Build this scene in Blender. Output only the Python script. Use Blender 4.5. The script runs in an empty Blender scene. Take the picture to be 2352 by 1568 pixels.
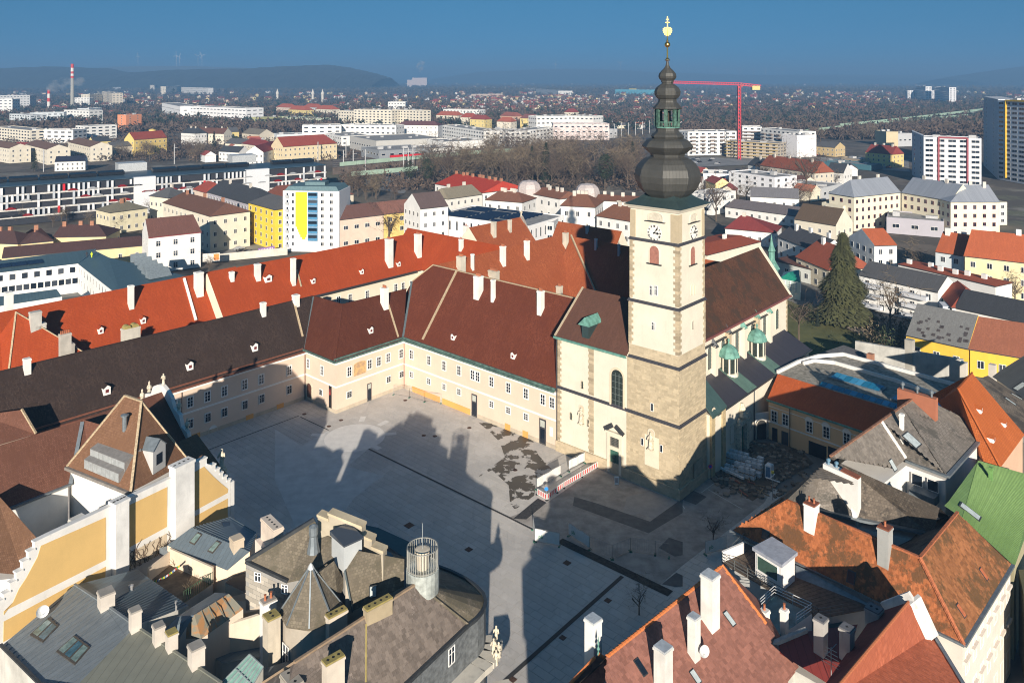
import bpy,math,random
from mathutils import Vector,Matrix
R=math.radians
random.seed(7)
scene=bpy.context.scene
# ------------------------------------------------------------------ camera, light, exposure
F,CX,HY,EYE=1779.0,1176.0,182.0,67.0
cam_d=bpy.data.cameras.new('camera');cam=bpy.data.objects.new('camera',cam_d)
scene.collection.objects.link(cam);scene.camera=cam
cam.location=(0,0,EYE);cam.rotation_euler=(R(90),0,0)
cam_d.sensor_width=36;cam_d.lens=F/2352*36
cam_d.shift_y=-(784.0-HY)/2352
cam_d.clip_start=1;cam_d.clip_end=60000
world=bpy.data.worlds.new('World');scene.world=world;world.use_nodes=True
wn=world.node_tree;wn.nodes.clear()
sky=wn.nodes.new('ShaderNodeTexSky');sky.sky_type='NISHITA';sky.sun_disc=False
SUN_EL=math.atan(0.30)
sky.sun_elevation=SUN_EL;sky.sun_rotation=R(180.7)
sky.altitude=250;sky.air_density=1.0;sky.dust_density=0.2;sky.ozone_density=4.0
bg=wn.nodes.new('ShaderNodeBackground');bg.inputs['Strength'].default_value=0.092
wo=wn.nodes.new('ShaderNodeOutputWorld')
tint=wn.nodes.new('ShaderNodeMix');tint.data_type='RGBA';tint.blend_type='MULTIPLY'
tint.inputs[0].default_value=1.0;tint.inputs[7].default_value=(0.36,0.78,0.77,1)
wn.links.new(sky.outputs[0],tint.inputs[6]);wn.links.new(tint.outputs[2],bg.inputs[0]);wn.links.new(bg.outputs[0],wo.inputs[0])
tco=wn.nodes.new('ShaderNodeTexCoord');up_=wn.nodes.new('ShaderNodeVectorMath');up_.operation='ADD';up_.inputs[1].default_value=(0,0,.36)
nrm=wn.nodes.new('ShaderNodeVectorMath');nrm.operation='NORMALIZE'
wn.links.new(tco.outputs['Generated'],up_.inputs[0]);wn.links.new(up_.outputs[0],nrm.inputs[0]);wn.links.new(nrm.outputs[0],sky.inputs[0])
LIGHT=Vector((-21/1779,1.0,-0.30)).normalized()
sun_d=bpy.data.lights.new('sun','SUN');sun_o=bpy.data.objects.new('sun',sun_d)
scene.collection.objects.link(sun_o)
sun_d.energy=5.0;sun_d.angle=R(0.5);sun_d.color=(1.0,0.90,0.77)
sun_o.rotation_euler=LIGHT.to_track_quat('-Z','Y').to_euler();sun_o.location=(0,-50,200)
scene.view_settings.view_transform='Standard';scene.view_settings.look='None'
scene.view_settings.exposure=0.7;scene.view_settings.gamma=1.0
scene.cycles.max_bounces=5;scene.cycles.diffuse_bounces=2;scene.cycles.glossy_bounces=2
scene.cycles.transmission_bounces=2;scene.cycles.volume_bounces=0;scene.cycles.transparent_max_bounces=6
scene.cycles.use_denoising=True;scene.cycles.denoising_prefilter='ACCURATE';scene.cycles.filter_width=1.1
scene.cycles.use_adaptive_sampling=True

# ------------------------------------------------------------------ frame of the place: u runs along the cathedral front, v away from it
U=Vector((.7467,-.6652,0));V=Vector((.6652,.7467,0));P0=Vector((26.65,123.5,0));Z=Vector((0,0,1))
SURVEY={'D':(0,0,1),'T1':(0,0,.33447),'T2':(784,0,.33447),'T3':(1568,0,.33447),'M1':(0,524.5,1/3),'M2':(784,524.5,1/3),
          'M3':(1568,524.5,1/3),'B1':(0,1043.5,.33447),'B2':(784,1043.5,.33447),'B3':(1568,1043.5,.33447),
          'Q':(1614.93,552.11,.36955),'R':(1269.86,745.35,.26408),'S':(1421.69,441.69,.23774),'T':(1421.69,110.42,.22886),
          'R1':(0,345.07,.25),'R2':(588,345.07,.25),'R3':(931.69,448.59,.23474),'L1':(0,883.38,.27292),
          'L2':(517.6,1173.24,.29343),'L3':(1725.35,724.65,.28614),'L4':(690.14,897.18,.29343)}
def uv(u,v,z=0.0):return P0+U*u+V*v+Z*z
def D(c,x,y):
    ox,oy,s=SURVEY[c];return ox+x*s,oy+y*s
def ray(c,x,y):
    x,y=D(c,x,y);return Vector(((x-CX)/F,1.0,-(y-HY)/F))
E0=Vector((0,0,EYE))
def at_z(c,x,y,z=0.0):
    d=ray(c,x,y);return E0+d*((z-EYE)/d.z)
def at_y(c,x,y,Y):return E0+ray(c,x,y)*Y
def at_plane(c,x,y,p,n):
    d=ray(c,x,y);return E0+d*((p-E0).dot(n)/d.dot(n))
def at_u(c,x,y,k):return at_plane(c,x,y,uv(k,0),U)
def at_v(c,x,y,k):return at_plane(c,x,y,uv(0,k),V)
def px_per_m(p):return F/p.y

# ------------------------------------------------------------------ materials
def new_mat(name):
    m=bpy.data.materials.new(name);m.use_nodes=True;nt=m.node_tree
    return m,nt,nt.nodes['Principled BSDF']
def link(nt,a,b):nt.links.new(a,b)
def coords(nt,kind='Object',scale=(1,1,1),rot=0):
    tc=nt.nodes.new('ShaderNodeTexCoord');mp=nt.nodes.new('ShaderNodeMapping')
    mp.inputs['Scale'].default_value=scale;mp.inputs['Rotation'].default_value=(0,0,rot)
    link(nt,tc.outputs[kind],mp.inputs[0]);return mp.outputs[0]
def noise(nt,co,scale,detail=4,rough=.6):
    n=nt.nodes.new('ShaderNodeTexNoise');n.inputs['Scale'].default_value=scale
    n.inputs['Detail'].default_value=detail;n.inputs['Roughness'].default_value=rough
    if co is not None:link(nt,co,n.inputs[0])
    return n.outputs[0]
def ramp(nt,fac,stops):
    r=nt.nodes.new('ShaderNodeValToRGB');el=r.color_ramp.elements
    while len(el)<len(stops):el.new(0.5)
    for e,(p,c)in zip(el,stops):
        e.position=p;e.color=(c,c,c,1)if isinstance(c,(int,float))else(*c[:3],1)
    link(nt,fac,r.inputs[0]);return r.outputs[0]
def mix(nt,fac,a,b,mode='MIX'):
    m=nt.nodes.new('ShaderNodeMix');m.data_type='RGBA';m.blend_type=mode
    for s,v in((0,fac),(6,a),(7,b)):
        if isinstance(v,bpy.types.NodeSocket):link(nt,v,m.inputs[s])
        elif s==0:m.inputs[0].default_value=v
        else:m.inputs[s].default_value=(*v[:3],1)
    return m.outputs[2]
def bump(nt,bs,h,strength=.3,dist=.05):
    b=nt.nodes.new('ShaderNodeBump');b.inputs['Strength'].default_value=strength;b.inputs['Distance'].default_value=dist
    link(nt,h,b.inputs['Height']);link(nt,b.outputs[0],bs.inputs['Normal'])
def sc(c,k):return tuple(min(1,max(0,x*k))for x in c)
_M={}
def plaster(col,dirt=.12,rough=.9):
    key=('p',col,dirt)
    if key in _M:return _M[key]
    m,nt,bs=new_mat('plaster');co=coords(nt)
    n1=noise(nt,co,.35,6);n2=noise(nt,coords(nt,scale=(1,1,.15)),1.6,5)
    c=mix(nt,ramp(nt,n1,[(.3,0),(.7,1)]),sc(col,1-dirt),sc(col,1.03))
    c=mix(nt,ramp(nt,n2,[(.55,0),(.8,dirt*2.2)]),c,sc(col,.62))
    link(nt,c,bs.inputs['Base Color']);bs.inputs['Roughness'].default_value=rough
    bump(nt,bs,noise(nt,co,9,3),.15,.02)
    _M[key]=m;return m
def tiles(col,col2=None,var=.35,moss=None,tile=(.2,.35),rough=.85,patch=.0):
    """roof covering: rows of tiles across the slope, each a little off in colour"""
    key=('t',col,col2,var,moss,tile,patch)
    if key in _M:return _M[key]
    m,nt,bs=new_mat('roof_tiles');co=coords(nt,'UV');ob=coords(nt)
    br=nt.nodes.new('ShaderNodeTexBrick');br.inputs['Scale'].default_value=1.0
    br.inputs['Brick Width'].default_value=tile[0];br.inputs['Row Height'].default_value=tile[1]
    br.inputs['Mortar Size'].default_value=.018;br.inputs['Mortar Smooth'].default_value=.3
    a=sc(col,1-var*.5);b=sc(col2 or col,1+var*.5)
    br.inputs['Color1'].default_value=(*a,1);br.inputs['Color2'].default_value=(*b,1);br.inputs['Mortar'].default_value=(*sc(col,.5),1)
    link(nt,co,br.inputs[0])
    c=mix(nt,ramp(nt,noise(nt,ob,.25,7,.65),[(.32,0),(.7,1)]),br.outputs[0],sc(col,.8))
    c=mix(nt,ramp(nt,noise(nt,coords(nt,'UV',(1,.12,1)),1.3,5),[(.5,0),(.8,.35)]),c,sc(col,1.35))
    if moss:c=mix(nt,ramp(nt,noise(nt,ob,.22,10,.75),[(.5,0),(.56,.85)]),c,moss)
    link(nt,c,bs.inputs['Base Color']);bs.inputs['Roughness'].default_value=rough;bs.inputs['Specular IOR Level'].default_value=.2
    bump(nt,bs,br.outputs['Fac'],-.6,.03)
    _M[key]=m;return m
def metal(col,rough=.5,seam=.6,metallic=.25,dirt=.3):
    key=('m',col,rough,seam)
    if key in _M:return _M[key]
    m,nt,bs=new_mat('sheet_metal');ob=coords(nt)
    w=nt.nodes.new('ShaderNodeTexBrick');w.inputs['Scale'].default_value=1;w.inputs['Brick Width'].default_value=seam;w.inputs['Row Height'].default_value=40
    w.offset=0;w.inputs['Mortar Size'].default_value=.03
    w.inputs['Color1'].default_value=(*sc(col,.93),1);w.inputs['Color2'].default_value=(*sc(col,1.07),1);w.inputs['Mortar'].default_value=(*sc(col,.72),1)
    link(nt,coords(nt,'UV'),w.inputs[0])
    c=mix(nt,ramp(nt,noise(nt,ob,.8,7,.7),[(.4,0),(.7,dirt)]),w.outputs[0],sc(col,.6))
    link(nt,c,bs.inputs['Base Color']);bs.inputs['Roughness'].default_value=rough;bs.inputs['Metallic'].default_value=metallic
    bump(nt,bs,w.outputs['Fac'],.5,.04)
    _M[key]=m;return m
def plain(name,col,rough=.7,metallic=0.0,spec=.5,var=.15,scale=2.0):
    key=('c',name,col,rough)
    if key in _M:return _M[key]
    m,nt,bs=new_mat(name)
    if var:link(nt,mix(nt,ramp(nt,noise(nt,coords(nt),scale,5),[(.35,0),(.65,1)]),sc(col,1-var),sc(col,1+var)),bs.inputs['Base Color'])
    else:bs.inputs['Base Color'].default_value=(*col,1)
    bs.inputs['Roughness'].default_value=rough;bs.inputs['Metallic'].default_value=metallic
    bs.inputs['Specular IOR Level'].default_value=spec
    _M[key]=m;return m
def ashlar(col,var=.22,size=(.85,.42)):
    key=('a',col,size)
    if key in _M:return _M[key]
    m,nt,bs=new_mat('ashlar_stone');br=nt.nodes.new('ShaderNodeTexBrick')
    br.inputs['Scale'].default_value=1;br.inputs['Brick Width'].default_value=size[0];br.inputs['Row Height'].default_value=size[1]
    br.inputs['Mortar Size'].default_value=.022;br.inputs['Mortar Smooth'].default_value=.4
    br.inputs['Color1'].default_value=(*sc(col,1-var),1);br.inputs['Color2'].default_value=(*sc(col,1+var*.7),1);br.inputs['Mortar'].default_value=(*sc(col,.95),1)
    link(nt,coords(nt,'UV'),br.inputs[0]);ob=coords(nt)
    c=mix(nt,ramp(nt,noise(nt,ob,.5,6),[(.35,.5),(.7,0)]),br.outputs[0],sc(col,1.25))
    c=mix(nt,ramp(nt,noise(nt,ob,1.7,6),[(.5,0),(.75,.5)]),c,sc(col,.6))
    link(nt,c,bs.inputs['Base Color']);bs.inputs['Roughness'].default_value=.92
    bump(nt,bs,br.outputs['Fac'],-.5,.03);_M[key]=m;return m
def stone_tone(name,col,var=.3):
    """one material for separate stones: each object or each island gets its own tone"""
    key=('st',name,col)
    if key in _M:return _M[key]
    m,nt,bs=new_mat(name);g=nt.nodes.new('ShaderNodeNewGeometry');oi=nt.nodes.new('ShaderNodeObjectInfo')
    ad=nt.nodes.new('ShaderNodeMath');ad.operation='ADD';link(nt,g.outputs['Random Per Island'],ad.inputs[0]);link(nt,oi.outputs['Random'],ad.inputs[1])
    fr=nt.nodes.new('ShaderNodeMath');fr.operation='FRACT';link(nt,ad.outputs[0],fr.inputs[0])
    c=mix(nt,fr.outputs[0],sc(col,1-var),sc(col,1+var))
    c=mix(nt,ramp(nt,noise(nt,coords(nt),1.3,6),[(.4,0),(.75,.45)]),c,sc(col,.65))
    link(nt,c,bs.inputs['Base Color']);bs.inputs['Roughness'].default_value=.9
    _M[key]=m;return m
def glass(name='window_glass',col=(.012,.018,.028),rough=.08):
    key=('g',col,rough)
    if key in _M:return _M[key]
    m,nt,bs=new_mat(name)
    oi=nt.nodes.new('ShaderNodeObjectInfo')
    c=mix(nt,ramp(nt,oi.outputs['Random'],[(.55,0),(.95,1)]),col,sc((col[0]+.03,col[1]+.03,col[2]+.03),1.6))
    link(nt,c,bs.inputs['Base Color']);bs.inputs['Roughness'].default_value=rough;bs.inputs['Specular IOR Level'].default_value=.6
    _M[key]=m;return m
WHITE=(.78,.77,.74);CREAM=(.76,.70,.58)
GLASS=glass();FRAME=plain('window_frame_white',(.78,.77,.74),.6);DARKFRAME=plain('dark_frame',(.05,.05,.055),.5)
ORANGE=(.36,.06,.015);RED=(.40,.066,.03);BROWN=(.09,.026,.015);DARKBR=(.042,.028,.022);GREYT=(.13,.125,.12);SLATE=(.06,.063,.07)
COPPER=plain('copper_patina',(.12,.27,.22),.7,0,.4,.3,1.2)
CHIM=plaster((.80,.78,.73),.2)
POT=plain('terracotta',(.38,.13,.06),.85)
DARKMETAL=plain('dark_sheet_metal',(.05,.055,.06),.5,.3)

# ------------------------------------------------------------------ mesh building
class MB:
    """collects faces; build() links them as one mesh object with metre-scaled UVs in each face's own plane"""
    def __init__(s):s.v=[];s.f=[];s.m=[]
    def poly(s,pts,m=0):
        i=len(s.v);s.v+=[Vector(p)for p in pts];s.f.append(tuple(range(i,i+len(pts))));s.m.append(m)
    def mesh(s,vs,fs,m=0):
        i=len(s.v);s.v+=[Vector(p)for p in vs]
        for f in fs:s.f.append(tuple(i+k for k in f));s.m.append(m)
    def hexa(s,b,t,m=0):
        """box-like solid between two quads with the same winding (b below, t above, counter-clockwise from above)"""
        n=len(b);s.mesh(list(b)+list(t),[tuple(range(n-1,-1,-1)),tuple(range(n,2*n))]+[(i,(i+1)%n,n+(i+1)%n,n+i)for i in range(n)],m)
    def box(s,c,x,y,z,ax=None,m=0):
        """box centred on c in plan, standing on c.z; half sizes x, y and height z; ax = (x axis, y axis)"""
        X,Y=ax or(Vector((1,0,0)),Vector((0,1,0)));c=Vector(c)
        b=[c-X*x-Y*y,c+X*x-Y*y,c+X*x+Y*y,c-X*x+Y*y]
        s.hexa(b,[p+Z*z for p in b],m)
    def bar(s,a,b,r,m=0,up=None,r2=None):
        a=Vector(a);b=Vector(b);d=(b-a).normalized();up=up or(Z if abs(d.z)<.9 else Vector((1,0,0)))
        x=d.cross(up).normalized();y=x.cross(d);r2=r2 or r
        q=lambda p:[p-x*r-y*r2,p+x*r-y*r2,p+x*r+y*r2,p-x*r+y*r2]
        s.hexa(q(a),q(b),m)
    def prism(s,top,base,m_top=0,m_side=1):
        """solid under a roof polygon: top vertices straight down to base height"""
        n=len(top);a=sum((top[i].x*top[(i+1)%n].y-top[(i+1)%n].x*top[i].y)for i in range(n))
        if a<0:top=top[::-1]
        bot=[Vector((p.x,p.y,base))for p in top]
        s.poly(top,m_top);s.poly(bot[::-1],m_side)
        for i in range(n):
            j=(i+1)%n;s.poly([bot[i],bot[j],top[j],top[i]],m_side)
    def lathe(s,c,prof,n=16,m=0,rot=0.0,cap=True):
        c=Vector(c);i=len(s.v)
        for r,z in prof:
            for k in range(n):
                a=rot+2*math.pi*k/n;s.v.append(c+Vector((r*math.cos(a),r*math.sin(a),z)))
        for j in range(len(prof)-1):
            for k in range(n):
                a,b=i+j*n+k,i+j*n+(k+1)%n
                s.f.append((a,b,b+n,a+n));s.m.append(m)
        if cap:
            s.f.append(tuple(i+k for k in range(n))[::-1]);s.m.append(m)
            s.f.append(tuple(i+(len(prof)-1)*n+k for k in range(n)));s.m.append(m)
    def build(s,name,mats,parent=None,origin=None,smooth=False,label=None,kind=None,at=None):
        if not isinstance(mats,(list,tuple)):mats=[mats]
        o3=Vector(origin)if origin is not None else(ORG.get(parent.name,Vector())if parent is not None else Vector())
        me=bpy.data.meshes.new(name);me.from_pydata([p-o3 for p in s.v],[],s.f)
        for mt in mats:me.materials.append(mt)
        me.polygons.foreach_set('material_index',[min(k,len(mats)-1)for k in s.m])
        if smooth:me.polygons.foreach_set('use_smooth',[True]*len(s.f))
        uvl=me.uv_layers.new(name='UVMap');buf=[]
        for p in me.polygons:
            n=p.normal
            t=Vector((-n.y,n.x,0))
            if t.length<1e-4:t=U.copy()
            t.normalize();b=n.cross(t)
            for li in p.vertices:
                w=me.vertices[li].co;buf+=[w.dot(t),w.dot(b)]
        uvl.data.foreach_set('uv',buf)
        o=bpy.data.objects.new(name,me);scene.collection.objects.link(o)
        if parent is not None:o.parent=parent
        ORG[o.name]=o3
        if at is not None:o.location=at
        elif parent is None:o.location=o3
        if label:o['label']=label
        if kind:o['kind']=kind
        return o
ORG={}
def tag(o,label,cat=None,group=None,kind=None):
    if label:o['label']=label
    if cat:o['category']=cat
    if group:o['group']=group
    if kind:o['kind']=kind
    return o
def thing(name,label,cat,loc,group=None):
    o=bpy.data.objects.new(name,None);scene.collection.objects.link(o)
    o.location=loc;o.empty_display_size=.5;ORG[o.name]=Vector(loc);tag(o,label,cat,group);return o
def structure(name,mb,mats,**k):
    o=mb.build(name,mats,**k);o['kind']='structure';return o
_shared={}
def inst(name,me,parent,pos,xdir,label=None,slope=None):
    """place a shared mesh: its local x along xdir, local z up, local -y facing out"""
    x=Vector(xdir).normalized();z=Vector(slope).normalized()if slope is not None else Z;y=z.cross(x).normalized()
    o=bpy.data.objects.new(name,me);scene.collection.objects.link(o)
    o.parent=parent;M=Matrix((x,y,z)).transposed().to_4x4()
    po=ORG.get(parent.name,Vector())if parent is not None else Vector()
    M.translation=Vector(pos)-po;o.matrix_local=M
    if label:o['label']=label
    return o
def mesh_of(mb,name,mats):
    o=mb.build(name,mats,origin=(0,0,0));me=o.data;bpy.data.objects.remove(o);ORG.pop(name,None);return me

def tile_mat(col,var=.25,moss=None,name='laid_tile'):
    m,nt,bs=new_mat(name);g=nt.nodes.new('ShaderNodeNewGeometry');ob=g.outputs['Position']
    oi=nt.nodes.new('ShaderNodeObjectInfo');ad=nt.nodes.new('ShaderNodeMath');ad.operation='ADD';link(nt,g.outputs['Random Per Island'],ad.inputs[0]);link(nt,oi.outputs['Random'],ad.inputs[1])
    fr=nt.nodes.new('ShaderNodeMath');fr.operation='FRACT';link(nt,ad.outputs[0],fr.inputs[0])
    c=mix(nt,fr.outputs[0],sc(col,1-var),sc(col,1+var));c=mix(nt,ramp(nt,noise(nt,ob,.35,7,.65),[(.35,.0),(.7,.6)]),c,sc(col,.6))
    c=mix(nt,ramp(nt,noise(nt,ob,2.5,5,.6),[(.5,.0),(.75,.5)]),c,sc(col,1.5))
    if moss:c=mix(nt,ramp(nt,noise(nt,ob,.3,10,.75),[(.49,0),(.55,.85)]),c,moss)
    link(nt,c,bs.inputs['Base Color']);bs.inputs['Roughness'].default_value=.85;bs.inputs['Specular IOR Level'].default_value=.2;return m
def lay_tiles(root,face,mat,tw=.3,th=.36,t=.035,parts=300,name='roof_tile',stag=.5,cut=None):
    """separate overlapping tiles over one roof plane; those that show largest as parts, the rest as one"""
    a,b=face[0],face[1];n=(face[1]-face[0]).cross(face[2]-face[1]).normalized();n=n if n.z>0 else-n
    x=Vector((-n.y,n.x,0)).normalized();y=n.cross(x).normalized();y=y if y.z>0 else-y;P=[((p-a).dot(x),(p-a).dot(y))for p in face]
    def ins(px,py):
        c=False
        for i in range(len(P)):
            (x0,y0),(x1,y1)=P[i],P[(i+1)%len(P)]
            if(y0>py)!=(y1>py)and px<(x1-x0)*(py-y0)/(y1-y0)+x0:c=not c
        return c
    x0,x1,y0,y1=min(p[0]for p in P),max(p[0]for p in P),min(p[1]for p in P),max(p[1]for p in P);out=[];r=0;rd=random.Random(int(abs(a.x*31)))
    while y0+r*th<y1:
        k=0;yy=y0+r*th
        while x0+(k-1)*tw<x1:
            xx=x0+(k+(stag if r%2 else 0))*tw
            if ins(xx+tw*.5,yy+th*.5)and ins(xx+tw*.15,yy+th*.5)and ins(xx+tw*.85,yy+th*.5):
                o=a+x*(xx+tw*.02)+y*yy+n*rd.uniform(.0,.008);w=x*tw*.96;l=y*th*1.12
                p=o+w*.5
                if 0<HY+F*(EYE-p.z)/p.y<1590 and-20<CX+F*p.x/p.y<2372:out.append((p.y,o,w,l))
            k+=1
        r+=1
    out.sort(key=lambda q:q[0]);me=None
    def geo(mb,o,w,l):mb.hexa([o,o+w,o+w+l+n*.004,o+l+n*.004],[o+n*t,o+w+n*t,o+w+l+n*.012,o+l+n*.012])
    if not out:return
    _,o0,w0,l0=out[0];mb=MB();mb.hexa([Vector(),w0,w0+l0+n*.004,l0+n*.004],[n*t,w0+n*t,w0+l0+n*.012,l0+n*.012]);me=mesh_of(mb,name,[mat]);po=ORG[root.name]
    for _,o,w,l in out[:parts]:ob=bpy.data.objects.new(name,me);scene.collection.objects.link(ob);ob.parent=root;ob.location=o-po
    mb=MB()
    for _,o,w,l in out[parts:]:geo(mb,o,w,l)
    if mb.v:mb.build(name+'s',mat,root,kind='stuff')

# windows: frame and surround as the part, the panes its sub-part
def window_mesh(w,h,style):
    key=(round(w,2),round(h,2),style)
    if key in _shared:return _shared[key]
    fr=MB();gl=MB();X,Y=Vector((1,0,0)),Vector((0,1,0))
    def b(x0,x1,z0,z1,d,m=0,y0=0.0):
        fr.hexa([(x0,-d,z0),(x1,-d,z0),(x1,y0,z0),(x0,y0,z0)],[(x0,-d,z1),(x1,-d,z1),(x1,y0,z1),(x0,y0,z1)],m)
    s=.18 if style in('surround','barred')else .07
    hw=w/2
    b(-hw-s,-hw,-s,h+s,.07);b(hw,hw+s,-s,h+s,.07);b(-hw,hw,h,h+s,.072);b(-hw,hw,-s,0,.09)
    t=.05
    if style in('surround','barred','cross','plain2'):
        b(-t,t,0,h,.05);b(-hw,-t,h*.62,h*.62+.07,.045);b(t,hw,h*.62,h*.62+.07,.045)
        if style in('surround','barred'):
            b(-hw,-t,h*.3,h*.3+.05,.04);b(t,hw,h*.3,h*.3+.05,.04)
    if style=='barred':
        k=max(3,int(w/.2))
        for i in range(k+1):b(-hw+w*i/k-.02,-hw+w*i/k+.02,-.05,h+.05,.2,1,-.17)
        for i in range(4):b(-hw-.05,hw+.05,h*(.1+.27*i)-.02,h*(.1+.27*i)+.02,.22,1,-.2)
    gl.poly([(-hw,-.02,0),(hw,-.02,0),(hw,-.02,h),(-hw,-.02,h)])
    _shared[key]=(mesh_of(fr,'window',[FRAME,DARKMETAL]),mesh_of(gl,'pane',[GLASS]));return _shared[key]
def window(parent,pos,xdir,w,h,style='cross',label=None,pane=None,sub=True):
    f,g=window_mesh(w,h,style)
    o=inst('window',f,parent,pos,xdir,label)
    p=bpy.data.objects.new('pane',g);scene.collection.objects.link(p);p.parent=o
    if pane:
        if not hasattr(window,'c'):window.c={}
        k=(g.name,pane.name)
        if k not in window.c:
            gm=g.copy();gm.materials.clear();gm.materials.append(pane);window.c[k]=gm
        p.data=window.c[k]
    return o
def far_window_mesh(w,h,style='b',frame=None):
    """frame and pane in one mesh for buildings too far off to show them apart"""
    key=('far',round(w,2),round(h,2),style)
    if key in _shared:return _shared[key]
    m=MB();hw=w/2
    m.hexa([(-hw-.1,-.06,-.1),(hw+.1,-.06,-.1),(hw+.1,0,-.1),(-hw-.1,0,-.1)],[(-hw-.1,-.06,h+.1),(hw+.1,-.06,h+.1),(hw+.1,0,h+.1),(-hw-.1,0,h+.1)],1)
    if style=='b' and w>.8:
        for a,b in((-hw,-.05),(.05,hw)):m.poly([(a,-.075,0),(b,-.075,0),(b,-.075,h),(a,-.075,h)],0)
    else:m.poly([(-hw,-.075,0),(hw,-.075,0),(hw,-.075,h),(-hw,-.075,h)],0)
    _shared[key]=mesh_of(m,'window',[GLASS,frame or FRAME]);return _shared[key]
def hit(faces,c,x,y):
    """first of the given planar polygons that the line of sight through a surveyed point meets"""
    d=ray(c,x,y);best=None
    for f in faces:
        n=(f[1]-f[0]).cross(f[2]-f[1])
        if n.length<1e-6:continue
        n.normalize();dn=d.dot(n)
        if abs(dn)<1e-6:continue
        t=(f[0]-E0).dot(n)/dn;p=E0+d*t;k=0;ok=True;s0=0
        for i in range(len(f)):
            s=(f[(i+1)%len(f)]-f[i]).cross(p-f[i]).dot(n)
            if abs(s)<1e-6:continue
            if s0==0:s0=s
            elif s*s0<0:ok=False;break
        if ok and t>0 and(best is None or t<best[0]):best=(t,p,n if n.z>0 else-n)
    return(best[1],best[2])if best else(None,None)
def chimney(parent,p,w,d,h,ax,mat=None,pots=0,sink=2.0,flue=False,cap=None):
    """shaft with a wider cap and separate pots; p is where the face nearest the street meets the roof"""
    m=MB();c=Vector(p)-Z*sink;H=h+sink
    m.box(c,w/2,d/2,H-.35,ax,0);m.box(c+Z*(H-.35),w/2+.07,d/2+.07,.2,ax,0);m.box(c+Z*(H-.15),w/2+.02,d/2+.02,.15,ax,1)
    ch=m.build('chimney',[mat or CHIM,cap or mat or CHIM],parent)
    top=c+Z*H;X=ax[0]if w>=d else ax[1];L=max(w,d)
    if pots:
        pm='pot';
        if pm not in _shared:
            q=MB();q.lathe((0,0,0),[(.13,0),(.14,.1),(.1,.15),(.11,.5),(.14,.55)],8);_shared[pm]=mesh_of(q,'chimney_pot',[POT])
        for i in range(pots):
            o=bpy.data.objects.new('chimney_pot',_shared[pm]);scene.collection.objects.link(o);o.parent=ch
            o.location=top+X*((i+.5)/pots-.5)*(L-.1)-ORG[parent.name]
    elif flue:
        hs='flue'
        if hs not in _shared:
            q=MB();q.box((0,0,0),.11,.11,.012);_shared[hs]=mesh_of(q,'flue',[plain('soot',(.01,.01,.01),1)])
        for i in range(max(1,int(L/.55))):
            n=max(1,int(L/.55));o=bpy.data.objects.new('flue_opening',_shared[hs]);scene.collection.objects.link(o);o.parent=ch
            o.location=top+X*((i+.5)/n-.5)*(L-.2)-ORG[parent.name]
    return ch
def chim_at(parent,faces,c,xl,xr,yt,yb,ax=None,mat=None,pots=0,depth=None,flue=False,cap=None,sink=2.0):
    p,n=hit(faces,c,(xl+xr)/2,yb)
    if p is None:print('no roof under chimney',parent.name,c,xl,yb);return None
    s=SURVEY[c][2]*p.y/F;w=(xr-xl)*s;ax=ax or(U,V)
    top=at_y(c,(xl+xr)/2,yt,p.y);h=top.z-p.z
    # the visible width of a box seen across its corner spreads over both faces
    vx=Vector((ray(c,(xl+xr)/2,yb).x,1,0)).normalized();kx=abs(ax[0].cross(vx).z);ky=abs(ax[1].cross(vx).z)
    if depth:wx=max(.4,(w-depth*ky)/max(kx,.2));wy=depth
    else:wx=wy=w/(kx+ky)
    c0=p+ax[1]*(wy*.5)
    return chimney(parent,c0,wx,wy,max(.5,h),ax,mat,pots,sink=sink+wy,flue=flue,cap=cap)
def dormer_at(parent,faces,c,x,y,w=.9,h=1.1,ax=None,wall=None,roof=None,dark=None,sub='shutter'):
    p,n=hit(faces,c,x,y)
    if p is None:print('no roof under dormer',parent.name,c,x,y);return
    out=Vector((n.x,n.y,0)).normalized();X=Vector((-out.y,out.x,0));L=1.6
    f=p+out*.12;m=MB();hw=w/2
    a=[f-X*hw,f+X*hw];b=[q-out*L for q in a]
    apexf=f+Z*(h*1.35);apexb=apexf-out*(L*1.3)
    m.poly([a[0],a[1],a[1]+Z*h,apexf,a[0]+Z*h],0)
    m.poly([a[0],a[0]+Z*h,b[0]+Z*h,b[0]],0);m.poly([a[1],b[1],b[1]+Z*h,a[1]+Z*h],0)
    o_=out*.12;e=.12
    for s,q,r in((-1,a[0],b[0]),(1,a[1],b[1])):
        lo0=q+X*e*s+Z*(h-.08)+o_;lo1=r+X*e*s+Z*(h-.08);hi0=apexf+Z*.03+o_;hi1=apexb+Z*.03
        m.hexa([lo0,lo1,hi1,hi0],[lo0+Z*.07,lo1+Z*.07,hi1+Z*.07,hi0+Z*.07],1)
    d=m.build('dormer',[wall or plaster(WHITE),roof or tiles(BROWN)],parent)
    q=MB();cc=f+out*.02+Z*(h*.3);r_=w*.24
    q.hexa([cc-X*r_,cc+X*r_,cc+X*r_-out*.03,cc-X*r_-out*.03],[k+Z*(h*.45)for k in(cc-X*r_,cc+X*r_,cc+X*r_-out*.03,cc-X*r_-out*.03)])
    q.build(sub,dark or plain('red_shutter',(.13,.02,.02),.7),d,origin=ORG[d.name])
    return d
def strip(mb,pts,w,h,m=0,n=None):
    """a raised band (coping, hip tiles, flashing) along a line"""
    for a,b in zip(pts,pts[1:]):
        a=Vector(a);b=Vector(b);mb.bar(a+Z*(h*.5),b+Z*(h*.5),w/2,m,r2=h/2)
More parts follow.
